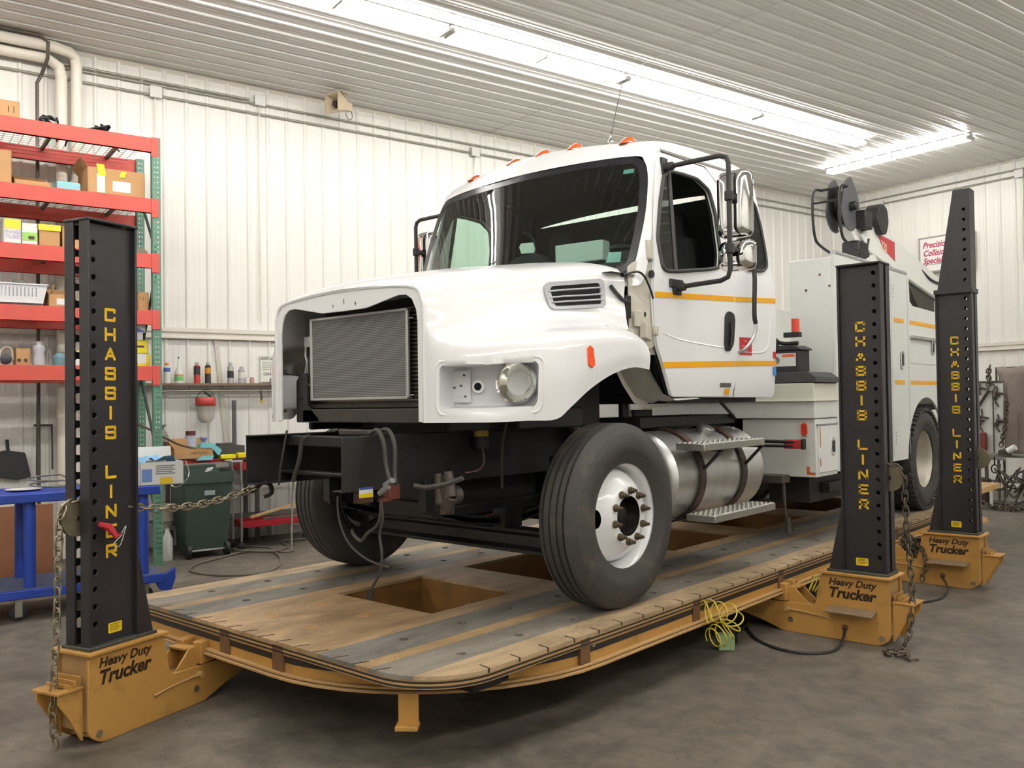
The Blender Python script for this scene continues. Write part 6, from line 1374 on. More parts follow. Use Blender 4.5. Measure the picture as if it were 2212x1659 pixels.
lathe_thing('jug', [(0, 0), (0, .05), (.02, .055), (.22, .055), (.28, .03), (.31, .02), (.33, .02), (.33, 0)], 2.47, -9.60, 0, mat('milky_plastic', srgb(206, 206, 200), .4), 'white plastic jug on the floor left of the green bin', 'jug')
lathe_thing('bucket', [(0, 0), (0, .075), (.28, .09), (.28, .083), (.01, .07), (.01, 0)], 2.50, -9.80, 0, mat('dark_bucket', srgb(70, 68, 68), .5), 'dark grey bucket on the floor left of the green bin', 'bucket')
lathe_thing('bucket', [(0, 0), (0, .07), (.10, .085), (.105, .095), (.17, .085), (.28, .095), (.28, .085), (.05, .065)], 2.50, -9.80, .285, mat('pale_bucket', srgb(150, 142, 128), .5, nz=.2), 'pale bucket nested in the dark grey bucket left of the green bin', 'bucket')
# ---------------------------------------------------------------- workbench along the wall
M_redp = mat('red_bench_paint', srgb(160, 28, 40), .4)
bench = thing('workbench', 'steel workbench with red edge under the wall shelf', 'workbench', rm(3.0, -10.15), RZ)
m = MB(); rb(m, 2.50, 4.6, -10.52, -10.05, .975, .995); m.build('bench_top', mat('dark_bench_top', srgb(70, 64, 60), .6, nz=.2), bench)
m = MB(); rb(m, 2.60, 3.32, -10.05, -10.035, .965, 1.0); m.build('red_edge', M_redp, bench)
for s in (2.6, 3.6, 4.55):
    for d in (-10.48, -10.08): m = MB(); rb(m, s - .02, s + .02, d - .02, d + .02, 0, .975); m.build('leg', M_dkch, bench)
m = MB(); rb(m, 2.5, 4.55, -10.48, -10.02, .30, .32); m.build('lower_shelf', M_dkch, bench)
BZ = .996
t = carton(2.66, 3.08, -10.28, -10.03, BZ + .02, BZ + .13, 'shallow brown carton tray on the workbench'); txt(t, 'SHOP TOWELS', .035, 2.84, -10.03, BZ + .07, M_ink, sx=.8)
m = MB(); random.seed(2); m.tube([rm(2.6 + k * .07, -10.03 + random.uniform(-.02, .02), BZ + .012) for k in range(7)], .010, 6, smooth=3); m.build('cable_tangle', M_rub, label='black cable lying along the front of the workbench', cat='cable')
def cloth(P_, z, nm, label, col, cat='rag'):
    m = MB(); m.panel([(a, c) for a, c in P_], [], lambda a, c: rm(a, c, z + .03 * math.sin(a * 23) * math.cos(c * 17) + .02), thick=.004, grid=(.04, .04)); return m.build(nm, mat(col[0], srgb(*col[1]), .85), label=label, cat=cat)
M_tealc = ('teal_paper', (126, 196, 204))
m = MB(); m.prism(rpoly([(2.93, 1.14), (2.96, 1.19), (3.08, 1.18), (3.18, 1.10), (3.14, 1.04), (3.06, 1.13), (2.96, 1.13)], .01, 2), lambda a, c, d: rm(a, d, c), -10.15, -10.02); m.build('teal_towel', mat(M_tealc[0], srgb(*M_tealc[1]), .85), label='teal paper towel draped over the brown carton on the workbench', cat='towel')
m = MB(); m.prism(rpoly([(2.88, BZ), (3.06, BZ), (3.08, BZ + .05), (2.95, BZ + .045)], .01, 2), lambda a, c, d: rm(a, d, c), -10.02, -9.985); m.build('teal_towel', mat(M_tealc[0], (0, 0, 0)), label='folded teal paper towel at the front edge of the workbench', cat='towel')
m = MB(); rb(m, 3.16, 3.33, -10.1, -10.0, BZ, BZ + .05); m.build('yellow_case', mat('yellow_plastic', srgb(228, 212, 20), .5), bevel=.01, label='yellow plastic case on the workbench, the left one', cat='case')
m = MB(); rb(m, 3.37, 3.47, -10.15, -10.05, BZ, BZ + .06); m.build('yellow_case', mat('yellow_plastic', (0, 0, 0)), bevel=.01, label='small yellow case on the workbench touching the truck frame in view', cat='case')
lathe_thing('paint_can', [(0, 0), (0, .062), (.26, .062), (.265, .066), (.27, .06), (.27, 0)], 2.92, -10.33, BZ, mat('pale_blue_can', srgb(190, 194, 214), .5, nz=.15, ns=16), 'tall pale tub with dark red lid on the workbench', 'tub', parts=[('lid', [(.27, 0), (.27, .055), (.32, .055), (.32, 0)], mat('dark_red_lid', srgb(96, 44, 40), .5))])
lathe_thing('spray_bottle', [(0, 0), (0, .04), (.12, .04), (.16, .02), (.19, .018), (.19, 0)], 3.06, -10.30, BZ, mat('milky_blue', srgb(170, 176, 216), .4), 'spray bottle with lilac trigger head on the workbench', 'spray bottle', parts=[('trigger_head', [(.19, 0), (.19, .022), (.22, .03), (.235, .045), (.25, .04), (.25, 0)], mat('lilac_plastic', srgb(150, 150, 206), .4))])
lathe_thing('gas_bottle', [(0, 0), (0, .075), (.02, .08), (.34, .08), (.41, .05), (.44, .02), (.47, .02), (.48, .045), (.50, .045), (.50, 0)], 2.60, -10.30, .90, mat('worn_grey_bottle', srgb(122, 120, 106), .5, nz=.3, ns=14), 'worn grey gas bottle beside the green upright', 'gas bottle')
m = MB(); m.tube([rm(2.28, -10.1, 1.42), rm(2.4, -10.05, 1.36), rm(2.55, -10.05, 1.27), rm(2.72, -10.08, 1.18), rm(2.88, -10.1, 1.13), rm(2.98, -10.15, 1.10)], .012, 8, smooth=4); m.build('gas_hose', mat('olive_hose', srgb(88, 76, 52), .5), label='olive hose curving from the shelving down to the brown carton', cat='hose')
m = MB(); rb(m, 3.22, 3.42, -10.4, -10.3, BZ + .14, BZ + .17); rb(m, 3.2, 3.5, -10.42, -10.2, BZ, BZ + .14); m.build('tool_case', mat('dark_tool_case', srgb(70, 70, 62), .6, nz=.3), bevel=.006, label='dark tool case at the back of the workbench', cat='tool case')
m = MB(); rb(m, 3.45, 3.49, -10.5, -10.46, BZ, 1.66); m.build('steel_bar', mat('grey_steel_bar', srgb(104, 102, 106), .4, .6), label='grey steel bar standing on the workbench against the wall', cat='bar')
# red tool cart
tc_ = thing('tool_cart', 'red tray cart beside the green bin', 'cart', rm(3.7, -9.85), RZ)
for z in (.24, .88):
    m = MB(); rb(m, 3.30, 4.15, -10.0, -9.72, z, z + .008); 
    for a in ((3.30, 4.15, -9.73, -9.72), (3.30, 4.15, -10.0, -9.99), (3.30, 3.31, -10.0, -9.72), (4.14, 4.15, -10.0, -9.72)): rb(m, a[0], a[1], a[2], a[3], z, z + .075)
    m.build('tray', M_redp, tc_)
for s in (3.29, 4.16):
    for d in (-9.72, -10.0):
        m = MB(); m.tube([rm(s, d, .09), rm(s, d, .98)], .013, 8); m.build('post', M_al3, tc_)
        m = MB(); m.lathe([(-.014, 0), (-.014, .035), (-.01, .042), (.01, .042), (.014, .035), (.014, 0)], rm(s, d, .042), RW, 16); m.build('caster', M_rub, tc_)
m = MB(); m.tube([rm(3.29, -9.72, .98), rm(3.22, -9.72, .98), rm(3.19, -9.76, .98), rm(3.19, -9.96, .98), rm(3.22, -10.0, .98), rm(3.29, -10.0, .98)], .012, 8, smooth=3); m.build('push_handle', M_al3, tc_)
M_wood = mat('pale_wood', (0, 0, 0))
for a, (s0, z0, s1, z1, mm, lb) in enumerate(((3.42, .33, 3.95, .44, M_wood, 'pale wooden strip lying across the lower red tray'), (3.36, .27, 3.8, .285, mat('brown_wood', srgb(120, 80, 58), .7), 'brown wooden offcut on the lower red tray'), (3.6, .29, 4.05, .30, mat('grey_scrap', srgb(120, 112, 104), .6), 'grey scrap plate on the lower red tray'))):
    m = MB(); m.obox(rm(s0, -9.84 - .04 * a, z0), rm(s1 - s0, 0) + Vector((0, 0, z1 - z0)), rm(0, .06), (0, 0, .022)); m.build('offcut', mm, label=lb, cat='wood' if a < 2 else 'scrap')
# ---------------------------------------------------------------- wall shelf with cans
ws = thing('wall_shelf', 'narrow brown wall shelf with a rail under it', 'shelf', rm(3.4, -10.5, 1.82), RZ)
m = MB(); rb(m, 2.3, 4.7, -10.58, -10.38, 1.835, 1.862); m.build('shelf_board', mat('brown_shelf_steel', srgb(124, 104, 88), .6, nz=.15), ws)
m = MB(); m.tube([rm(2.62, -10.44, 1.70), rm(2.65, -10.44, 1.755), rm(2.72, -10.44, 1.775), rm(4.65, -10.44, 1.775)], .011, 8, smooth=2); m.build('hanging_rail', M_emt, ws)
SZ = 1.863; dd = -10.46
def aer(s, h, r, body, cap, label, band=None, nm='spray_can', cat='spray can'):
    parts = [('cap', [(h * .86, 0), (h * .86, r * .62), (h * .97, r * .62), (h, r * .3), (h, 0)], cap)]
    if band: parts.append(('colour_band', [(h * band[0], r), (h * band[0], r + .0012), (h * band[1], r + .0012), (h * band[1], r)], band[2]))
    return lathe_thing(nm, [(0, 0), (0, r), (h * .80, r), (h * .86, r * .6), (h * .86, 0)], s, dd, SZ, body, label, cat, parts)
mk_ = lambda n, c, **k: mat(n, srgb(*c), .4, **k)
silver = mk_('can_silver', (186, 186, 184), metal=.6); dark = mk_('can_dark', (58, 52, 50)); whc = mk_('can_white', (222, 222, 214))
aer(2.70, .235, .036, whc, mk_('cap_orange', (230, 150, 40)), 'white can with orange cap, first on the wall shelf', (.55, .75, mk_('blue_print2', (80, 100, 170))))
t = lathe_thing('bottle', [(0, 0), (0, .047), (.12, .047), (.16, .030), (.19, .012), (.28, .006), (.28, 0)], 2.83, dd, SZ, whc, 'white bottle with long nozzle, second on the wall shelf', 'bottle', [('green_band', [(.03, .0472), (.03, .0485), (.08, .0485), (.08, .0472)], mk_('green_print', (120, 190, 110))), ('orange_band', [(.085, .0472), (.085, .0485), (.1, .0485), (.1, .0472)], mk_('orange_print2', (220, 130, 60))), ('nozzle_tip', [(.28, 0), (.28, .008), (.305, .006), (.305, 0)], dark)])
aer(3.035, .245, .036, mk_('can_red', (190, 60, 50)), silver, 'black and red spray can on the wall shelf', (.4, .8, dark))
aer(3.16, .25, .034, dark, silver, 'black spray can with yellow band on the wall shelf', (.45, .72, mk_('can_amber', (206, 140, 40))))
aer(3.425, .245, .036, silver, silver, 'silver spray can with dark print, tallest right of the yellow banded one', (.25, .6, dark))
aer(3.555, .20, .036, mk_('can_grey', (178, 176, 178)), silver, 'grey spray can with a white panel on the wall shelf', (.3, .65, whc))
for s, c, lb in ((3.625, (216, 212, 206), 'small white jar with lid, left of the pink one'), (3.685, (190, 150, 140), 'small pinkish jar on the wall shelf')):
    lathe_thing('jar', [(0, 0), (0, .026), (.055, .026), (.058, .02), (.075, .02), (.075, 0)], s, dd, SZ, mk_('jar_%d' % c[1], c), lb, 'jar')
for s, lb in ((3.93, 'left one of the two small clear jars under the shop labour sign'), (4.01, 'right one of the two small clear jars under the shop labour sign')):
    lathe_thing('jar', [(0, 0), (0, .03), (.05, .03), (.055, .024), (.065, .024), (.065, 0)], s, dd, SZ, mat('clear_jar', srgb(160, 156, 146), .1, .3), lb, 'jar')
# face shield hanging from the rail
fs = thing('face_shield', 'red face shield hanging from the rail under the wall shelf', 'face shield', rm(3.13, -10.42, 1.5))
rows_ = [[rm(3.13 + .115 * math.cos(a), -10.46 + .09 * math.sin(a), z) for a in [PI * k / 14 for k in range(15)]] for z in (1.60, 1.66, 1.70)]
m = MB(); m.grid(rows_); m.build('visor_band', mat('red_visor', srgb(196, 76, 72), .4), fs, solid=.003)
m = MB(); m.grid([[rm(3.13 + .105 * f * math.cos(a), -10.46 + .085 * math.sin(a), z) for a in [PI * k / 14 for k in range(15)]] for z, f in ((1.62, 1), (1.52, 1.0), (1.45, .86), (1.41, .5), (1.40, .25))]); m.build('clear_visor', mat('scuffed_visor', srgb(168, 162, 152), .3, alpha=.75), fs)
m = MB(); m.tube([rm(3.03, -10.45, 1.69), rm(3.05, -10.44, 1.745), rm(3.13, -10.43, 1.79), rm(3.2, -10.44, 1.75), rm(3.235, -10.45, 1.69)], .005, 6, smooth=3); m.build('headband_wire', M_dkch, fs)
m = MB(); m.tube([rm(3.10, -10.40, 1.76), rm(3.16, -10.40, 1.72), rm(3.19, -10.40, 1.68), rm(3.16, -10.40, 1.66)], .012, 7, smooth=3); m.build('ratchet_knob', M_rub, fs)
t = thing('hammer', 'small tool with yellow grip hanging from the rail', 'tool', rm(3.78, -10.42, 1.65)); m = MB(); m.tube([rm(3.78, -10.42, 1.78), rm(3.785, -10.42, 1.66)], .014, 8); m.build('blade', M_dkch, t); m = MB(); m.tube([rm(3.785, -10.42, 1.66), rm(3.79, -10.42, 1.62)], .016, 8); m.build('grip', mk_('yellow_grip', (206, 170, 40)), t)
m = MB(); m.obox(rm(3.27, -10.575, 2.38), rm(.05, 0), rm(0, .004), rm(.12, 0) + Vector((0, 0, -1.28))); m.build('straightedge', mat('pale_straightedge', srgb(206, 200, 186), .5, nz=.06, ns=30), label='long pale straightedge leaning on the wall behind the face shield', cat='ruler')
# wall sign
sg = thing('wall_sign', 'small white shop labour sign on the long wall beside the hood', 'sign', rm(3.95, -10.57, 1.9))
m = MB(); rb(m, 3.83, 4.12, -10.578, -10.572, 1.88, 2.215); m.build('sign_board', mat('sign_white', srgb(228, 226, 216), .5), sg)
M_sgt = mat('sign_print', srgb(70, 66, 60), .6)
txt(sg, 'SHOP LABOR', .052, 3.84, -10.572, 2.155, M_sgt, sx=.72, bold=.0006); txt(sg, 'CASH ONLY', .048, 3.865, -10.572, 1.965, M_sgt, sx=.72, bold=.0006)
m = MB()
for k in range(5): m.obox(rm(3.85, -10.5715, 2.12 - k * .022), rm(.22 - .02 * (k % 3), 0), rm(0, .001), (0, 0, .008))
m.build('small_print', mat('faint_print', srgb(150, 146, 138), .6), sg)
# ================================================================ FLOOR THINGS
M_hose = mat('grey_air_hose', srgb(104, 98, 84), .5)
m = MB(); m.tube([(-8.7, 6.05, 1.0), (-8.62, 5.95, .5), (-8.25, 5.68, .05), (-8.18, 5.64, .012), (-8.3, 5.5, .012), (-8.55, 5.30, .012), (-8.45, 4.95, .012), (-8.3, 4.6, .012), (-8.05, 4.38, .012), (-7.75, 4.36, .012), (-7.5, 4.48, .012), (-7.33, 4.72, .012), (-7.5, 5.0, .012), (-7.75, 5.2, .012), (-8.05, 5.38, .016), (-8.35, 5.5, .02), (-8.6, 5.62, .012), (-8.85, 5.52, .012), (-8.86, 5.35, .012), (-8.6, 5.25, .03), (-8.25, 5.45, .03), (-8.5, 5.8, .012), (-8.85, 5.95, .012), (-8.75, 6.3, .012), (-8.3, 6.7, .012)], .011, 8, smooth=5); m.build('air_hose', M_hose, label='grey air hose looped on the floor between the bin and the rack', cat='hose')
M_cab = mat('black_cable', srgb(44, 42, 40), .5)
m = MB(); m.tube([(-3.2, 6.2, .1), (-3.05, 5.95, .012), (-2.85, 5.65, .012), (-2.65, 5.42, .012), (-2.45, 5.32, .012), (-2.28, 5.35, .012), (-2.19, 5.5, .012), (-2.22, 5.72, .03), (-2.235, 5.80, .08)], .009, 8, smooth=5); m.build('power_cable', M_cab, label='black cable on the floor running to the shorter right tower', cat='cable')
m = MB(); m.tube([(-2.75, 5.3, .012), (-2.85, 5.5, .012), (-2.9, 5.75, .02), (-3.0, 6.0, .1)], .008, 8, smooth=5); m.build('power_cable', M_cab, label='short black cable beside the green block', cat='cable')
m = MB(); m.tube([(-2.40, 6.95, .012), (-2.27, 7.08, .012), (-2.16, 7.22, .012), (-2.10, 7.45, .012), (-2.13, 7.72, .03), (-2.235, 7.955, .08)], .008, 8, smooth=5); m.build('power_cable', M_cab, label='black cable on the floor in front of the farthest tower', cat='cable')
def coil(P0, P1, R_, turns, sag, label, rad=.0042):
    P0, P1 = Vector(P0), Vector(P1); N = turns * 14; pts_ = []
    for k in range(N + 1):
        t_ = k / N; c = P0.lerp(P1, t_) + Vector((0, 0, -sag * math.sin(PI * t_))); e = (P1 - P0).normalized(); x_, y_, _ = frame(e + Vector((0, 0, -sag * math.cos(PI * t_) * 3)))
        a = 2 * PI * turns * t_; rr = R_ * (1 + .15 * math.sin(a * .23)); pts_.append(c + (x_ * math.cos(a) + y_ * math.sin(a)) * rr)
    m = MB(); m.tube(pts_, rad, 6); return m.build('coiled_air_line', mat('yellow_coil_hose', srgb(206, 186, 70), .4), label=label, cat='hose')
def coil2(path, R_, turns, label, rad=.0042):
    path = crom([Vector(p) for p in path], 10); N = turns * 16; pts_ = []
    for k in range(N + 1):
        t_ = k / N * (len(path) - 1.001); i = int(t_); c = path[i].lerp(path[i + 1], t_ - i); e = (path[i + 1] - path[i]).normalized(); sx_ = Vector((.25, .9, .1)); x_ = (sx_ - e * sx_.dot(e)).normalized(); y_ = e.cross(x_)
        a = 2 * PI * k / 16; pts_.append(c + (x_ * math.cos(a) + y_ * math.sin(a)) * R_ * (1 + .12 * math.sin(a * .31)))
    m = MB(); m.tube(pts_, rad, 6); return m.build('coiled_air_line', mat('yellow_coil_hose', srgb(206, 186, 70), .4), label=label, cat='hose')
coil2([(-2.64, 4.68, .34), (-2.60, 4.73, .34), (-2.56, 4.82, .32), (-2.55, 4.86, .26), (-2.57, 4.84, .21), (-2.60, 4.78, .19), (-2.62, 4.73, .18)], .062, 9, 'yellow coiled air line hanging from the side of the rack above the green block')
coil2([(-2.50, 5.90, .33), (-2.46, 5.92, .31), (-2.42, 5.94, .28)], .05, 5, 'yellow coiled air line on the arm of the shorter right tower')
m = MB(); m.box(-.05, .05, -.035, .035, 0, .10, M=Matrix.Translation((-2.745, 5.14, 0)) @ Matrix.Rotation(.7, 4, 'Z')); m.build('foam_block', mat('pale_green_foam', srgb(150, 176, 130), .8), bevel=.006, label='pale green block on the floor under the yellow coil', cat='block')
# ---------------------------------------------------------------- loose hoses at the nose of the truck
M_lh = mat('grey_loom', srgb(58, 54, 52), .6)
def hose(pts, r, label, m_=None): m = MB(); m.tube(pts, r, 8, smooth=5); return m.build('loose_hose', m_ or M_lh, truck)
hose([(-3.62, 2.98, 1.44), (-3.56, 2.98, 1.46), (-3.50, 2.97, 1.40), (-3.48, 2.97, 1.28), (-3.44, 2.96, 1.20)], .012, '')
hose([(-3.60, 3.02, 1.45), (-3.52, 3.02, 1.46), (-3.46, 3.01, 1.38), (-3.45, 3.0, 1.22), (-3.42, 2.98, 1.19)], .012, '')
hose([(-3.98, 2.86, 1.43), (-4.03, 2.85, 1.40), (-4.06, 2.85, 1.3), (-4.12, 2.85, 1.18)], .012, '')
hose([(-4.10, 2.80, 1.46), (-4.12, 2.79, 1.35), (-4.15, 2.79, 1.25), (-4.18, 2.8, 1.16)], .006, '')
hose([(-3.44, 2.90, 1.11), (-3.46, 2.90, 1.0), (-3.53, 2.88, .94), (-3.58, 2.88, .90), (-3.66, 2.9, .92), (-3.70, 2.92, .94)], .009, '')
hose([(-3.44, 2.90, 1.10), (-3.43, 2.9, 1.02), (-3.455, 2.9, .94), (-3.44, 2.9, .85), (-3.45, 2.9, .76), (-3.50, 2.90, .69), (-3.535, 2.90, .64)], .007, '')
hose([(-3.74, 2.86, 1.12), (-3.73, 2.86, 1.0), (-3.68, 2.88, .88), (-3.58, 2.92, .80), (-3.48, 2.98, .76)], .006, '')
hose([(-3.36, 3.05, 1.18), (-3.30, 3.08, 1.17), (-3.20, 3.12, 1.19), (-3.12, 3.16, 1.22)], .013, '')
m = MB(); m.cyl((-3.54, 2.90, .605), (-3.535, 2.90, .65), .016, n=10); m.build('plug_connector', M_plas, truck)
for p_, q_ in (((-3.48, 2.96, 1.18), (-3.42, 2.96, 1.21)), ((-3.50, 2.94, 1.14), (-3.44, 2.95, 1.18))): m = MB(); m.cyl(p_, q_, .016, n=8); m.build('harness_plug', mat('grey_plug', srgb(120, 118, 116), .6), truck)
m = MB(); m.prism([(-5.45, .63), (-5.32, .66), (-4.95, .66), (-4.95, .69), (-5.3, .71), (-5.45, .66)], lambda a, c, d: Vector((a, 5.3 + d, c)), 0, .05); m.prism([(-5.36, .735), (-5.0, .74), (-4.72, .80), (-4.76, .72), (-5.05, .70), (-5.3, .71)], lambda a, c, d: Vector((a, 5.3 + d, c)), 0, .06); m.box(-5.16, -5.08, 5.3, 5.38, .431, .72); m.build('jack_beam', mat('red_jack', srgb(206, 44, 40), .4), bevel=.006, label='red jack beam standing under the truck behind the front axle', cat='jack')
# ================================================================ FAR WALL
sg = thing('wall_sign', 'large white collision shop sign on the far wall behind the tapered tower', 'sign', rm(SR - .05, -8.1, 3.8), RZ)
m = MB(); m.obox(rm(SR - .11, -8.63, 3.80), rm(.08, 0), rm(0, .98), (0, 0, .63)); m.build('sign_box', mat('sign_bright', srgb(238, 236, 230), .4), sg, bevel=.01)
m = MB()
for a, c, e, f_ in ((-8.635, -8.61, 3.795, 4.435), (-7.67, -7.645, 3.795, 4.435), (-8.635, -7.645, 4.41, 4.435), (-8.635, -7.645, 3.795, 3.82)): m.obox(rm(SR - .118, a, e), rm(.012, 0), rm(0, c - a), (0, 0, f_ - e))
m.build('sign_frame', mat('sign_frame_grey', srgb(150, 144, 140), .5), sg)
M_mar = mat('maroon_letters', srgb(176, 48, 92), .5)
for i, (w_, z) in enumerate((('Precision Laser', 4.24), ('Collision', 4.095), ('Specialists', 3.955))):
    m = MB(); text_mb(m, w_, .15, (lambda x, y, d, z=z: rm(SR - .1115, -8.56 + x, z + y)), shear=.3, bold=.004, sx=.85); m.build('lettering', M_mar, sg, smooth=False)
m = MB(); m.obox(rm(SR - .113, -8.6, 3.93), rm(.002, 0), rm(0, .92), (0, 0, .012)); m.build('sign_line', mat('sign_frame_grey', (0, 0, 0)), sg)
m = MB(); m.tube([rm(SR - .3, -8.86, 4.10), rm(SR - .35, -8.70, 4.08)], .02, 8); m.lathe([(0, .02), (.03, .06), (.10, .05), (.13, .0)], rm(SR - .3, -8.75, 4.08), RW, 12); m.build('wall_spigot', mat('brown_brass', srgb(132, 92, 70), .5, .3), label='small brown fitting beside the sign on the far wall', cat='fitting')
# tool board
tb = thing('tool_board', 'white tool board standing by the far wall', 'tool board', rm(13.6, -6.6), RZ)
m = MB(); m.obox(rm(13.57, -7.1, .62), rm(.03, 0), rm(0, .70), (0, 0, 1.17)); m.build('board', mat('board_white', srgb(214, 214, 208), .5, nz=.08), tb)
m = MB(); m.tube([rm(13.55, -7.15, 1.79), rm(13.55, -6.38, 1.79)], .014, 8); m.tube([rm(13.62, -7.1, 0), rm(13.62, -7.1, 1.79)], .018, 6); m.tube([rm(13.62, -6.42, 0), rm(13.62, -6.42, 1.79)], .018, 6); m.build('board_frame', M_dkch, tb)
M_tool = mat('rusty_tool', srgb(78, 68, 62), .6, .4, nz=.3, ns=16)
random.seed(12)
def tool_clamp(d, z, L, k):
    P_ = [rm(13.54, d, z), rm(13.52, d + .02, z - L * .3), rm(13.53, d - .03, z - L * .6), rm(13.52, d + .03, z - L)]
    m = MB(); m.tube(P_, .014, 7, smooth=3); m.tube([P_[1] + Vector((-.03, 0, 0)), P_[1] + rm(0, .09) + Vector((0, 0, -.03))], .018, 7); m.tube([P_[2], P_[2] + rm(0, .07) + Vector((0, 0, .05))], .016, 7); m.lathe([(0, .0), (0, .035), (.02, .035), (.02, 0)], P_[2], RL, 12)
    return m.build('pull_clamp', M_tool, label=('dark pull clamp hanging high on the white tool board', 'dark pull clamp hanging in the middle of the white tool board', 'dark pull clamp hanging low left on the tool board', 'dark clamp on the right side of the tool board', 'dark clamp under the ring on the tool board')[k], cat='clamp')
for k, (d, z, L) in enumerate(((-6.72, 1.76, .16), (-6.70, 1.38, .36), (-6.80, 1.30, .34), (-6.47, 1.72, .30), (-6.46, 1.30, .26))): tool_clamp(d, z, L, k)
m = MB(); m.tube([rm(13.53, -6.75, 1.40), rm(13.53, -6.58, 1.66)], .022, 6); m.build('pry_bar', M_tool, label='slanting dark bar on the white tool board', cat='bar')
m = MB(); m.tube([rm(13.53, -6.54 + .05 * math.cos(a), 1.70 + .06 * math.sin(a)) for a in [2 * PI * k / 14 for k in range(14)]], .009, 6, closed=True); m.tube([rm(13.53, -6.52, 1.64), rm(13.53, -6.52, .55)], .010, 6); m.tube([rm(13.53, -6.52 + .05 * math.cos(a), .49 + .06 * math.sin(a)) for a in [2 * PI * k / 14 for k in range(14)]], .009, 6, closed=True); m.build('ring_rod', M_tool, label='long dark rod with a ring at each end on the tool board', cat='rod')
m = MB(); m.lathe([(0, .0), (0, .05), (.05, .055), (.26, .05), (.28, 0)], rm(13.5, -6.66, .76), (0, 0, 1), 12); m.build('red_cylinder', mat('dull_red_paint', srgb(110, 44, 40), .5), label='dull red cylinder standing on the steel table before the tool board', cat='cylinder')
# steel table
tt_ = thing('steel_table', 'grey steel frame table in front of the tool board', 'table', rm(13.2, -6.3), RZ)
m = MB(); m.obox(rm(13.05, -6.9, .70), rm(.45, 0), rm(0, 1.5), (0, 0, .03)); m.build('table_top', mat('grey_table_steel', srgb(128, 126, 118), .5, .4), tt_)
for s in (13.08, 13.45):
    for d in (-6.63, -5.5, -6.88): m = MB(); m.obox(rm(s, d, 0), rm(.04, 0), rm(0, .04), (0, 0, .70)); m.build('leg', mat('grey_table_steel', (0, 0, 0)), tt_)
m = MB(); m.obox(rm(13.06, -6.8, .34), rm(.03, 0), rm(0, 1.3), (0, 0, .03)); m.obox(rm(13.06, -6.8, .06), rm(.4, 0), rm(0, 1.3), (0, 0, .02)); m.build('table_rail', mat('grey_table_steel', (0, 0, 0)), tt_)
# blanket
m = MB(); rows_ = []
for j in range(13):
    z = 2.0 - j * .11; rows_.append([rm(13.74 + .04 * math.sin(a * 1.7 + j * .3) + .015 * math.sin(a * 5), -6.56 + a * .088 + (.05 * math.sin(j * .35) if a == 0 else 0), z + (.02 * math.sin(a * 2) if j == 0 else 0)) for a in range(16)])
m.grid(rows_); m.build('welding_blanket', mat('grey_blanket', srgb(138, 126, 118), .9, nz=.12, ns=6, bump=.3, bs=60), solid=.006, label='grey brown welding blanket hanging at the right picture edge', cat='blanket')
m = MB(); m.tube([rm(13.86, -6.62, 0), rm(13.86, -6.62, 2.0), rm(13.86, -5.1, 2.0), rm(13.86, -5.1, 0)], .02, 8); m.build('blanket_stand', M_dkch, label='dark pipe stand carrying the welding blanket', cat='stand')
m = chain_mb([rm(13.54, -6.32, 1.54), rm(13.53, -6.36, 1.1), rm(13.53, -6.43, .80)], pitch=.06, r=.009, wid=.026); m.build('chain', M_chain2, label='dark chain hanging down the front of the welding blanket', cat='chain')
m = chain_mb([rm(13.52, -6.55, 2.02), rm(13.5, -6.57, 1.9), rm(13.5, -6.55, 1.8), rm(13.5, -6.57, 1.72)], pitch=.05, r=.012, wid=.03); m.build('chain', M_chain2, label='short dark chain at the top corner of the welding blanket', cat='chain')
m = MB(); m.cyl(rm(12.9, -6.03, .80), rm(12.9, -5.93, .86), .045, n=16); m.build('paper_cup', M_white, label='white cup lying on the steel table before the blanket', cat='cup')
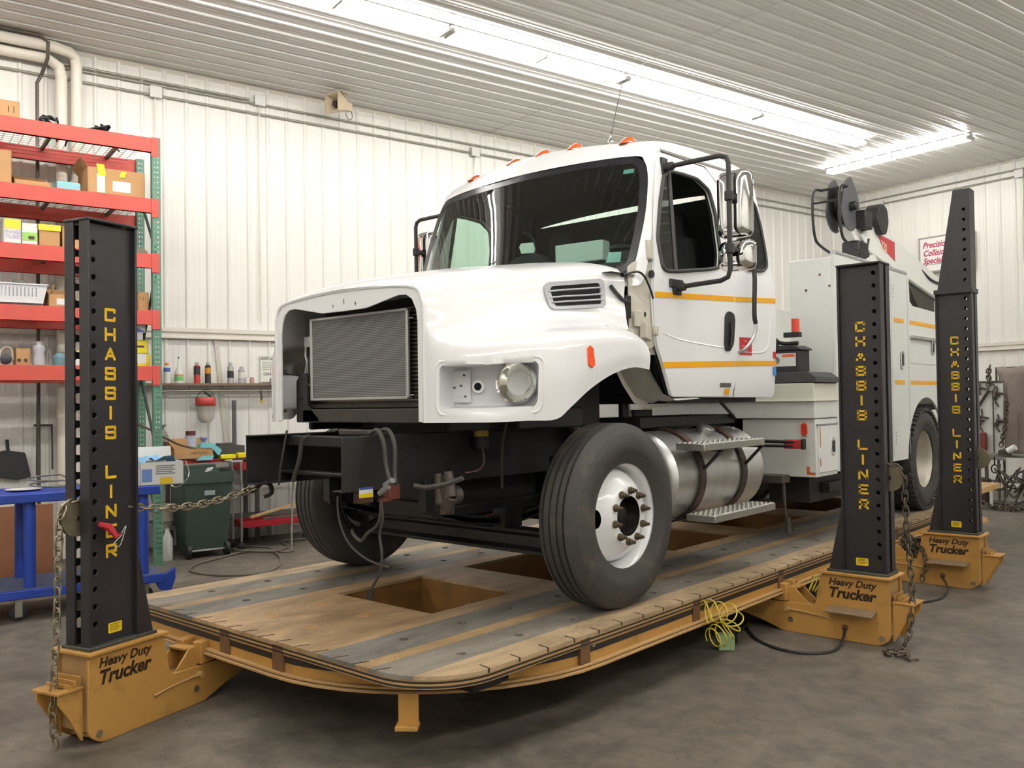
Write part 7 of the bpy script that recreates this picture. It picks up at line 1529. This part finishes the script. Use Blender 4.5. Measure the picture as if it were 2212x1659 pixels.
m = MB(); m.lathe([(0, 0), (0, .09), (.07, .08), (.10, 0)], rm(12.95, -6.1, .735), (0, 0, 1), 12); m.build('dark_clamp', M_tool, label='dark casting on the steel table left of the white cup', cat='casting')
m = MB(); m.lathe([(-.1, 0), (-.1, .20), (-.08, .22), (.08, .22), (.1, .20), (.1, 0)], rm(12.9, -5.42, 1.42), RW, 24); m.build('green_hose_reel', mat('green_reel', srgb(30, 92, 74), .5), label='green round reel at the right picture edge', cat='reel')
random.seed(21)
for k, lb in enumerate(('nearest the steel table', 'in the middle of the clutter', 'right of the others')):
    P_ = [rm(12.75 + random.uniform(-.15, .15), -5.95 + k * .22 + random.uniform(-.16, .16), .05 + .6 * random.random()) for _ in range(16)]
    m = MB(); m.tube(P_, .014, 6, smooth=4); m.build('cable_pile', M_tool, label='dark tangle of cable and hose, the one ' + lb, cat='cable')
m = chain_mb([rm(12.55 + random.uniform(-.06, .06), -6.15 + k * .02 + random.uniform(-.05, .05), .03 + .05 * random.random()) for k in range(44)], pitch=.06, r=.009, wid=.024); m.build('chain', M_chain2, label='row of dark chain lying on the floor before the steel table', cat='chain')
m = MB(); m.box(-.02, .02, -.005, .005, 0, .28, M=Matrix.Translation(rm(12.85, -6.25, .0))); m.build('white_strip', M_white, label='narrow white strip standing under the steel table', cat='strip')
m = MB(); m.lathe([(0, 0), (0, .09), (.3, .09), (.32, .05), (.32, 0)], rm(13.0, -6.42, .081), (0, 0, 1), 16); m.build('dark_drum', mat('dark_drum', srgb(64, 48, 44), .6), label='small dark drum under the steel table', cat='drum')
# ramp end of the rack
m = MB(); m.prism([(0, .50), (1.0, .50), (1.0, .56), (0, .56)], lambda a, c, d: Vector((-3.15 + d * .55, 10.6 + a, c)), 0, 1); m.cyl((-2.68, 10.75, .0), (-2.68, 10.75, .5), .06, n=12); m.lathe([(.2, .06), (.2, .14), (.24, .14), (.24, .06)], (-2.68, 10.75, 0), (0, 0, 1), 20); m.cyl((-3.05, 11.4, 0), (-3.05, 11.4, .5), .06, n=12); m.build('wooden_table', mat('pale_plywood', srgb(196, 158, 104), .6, nz=.1), label='low tan board on round posts behind the farthest tower', cat='table')
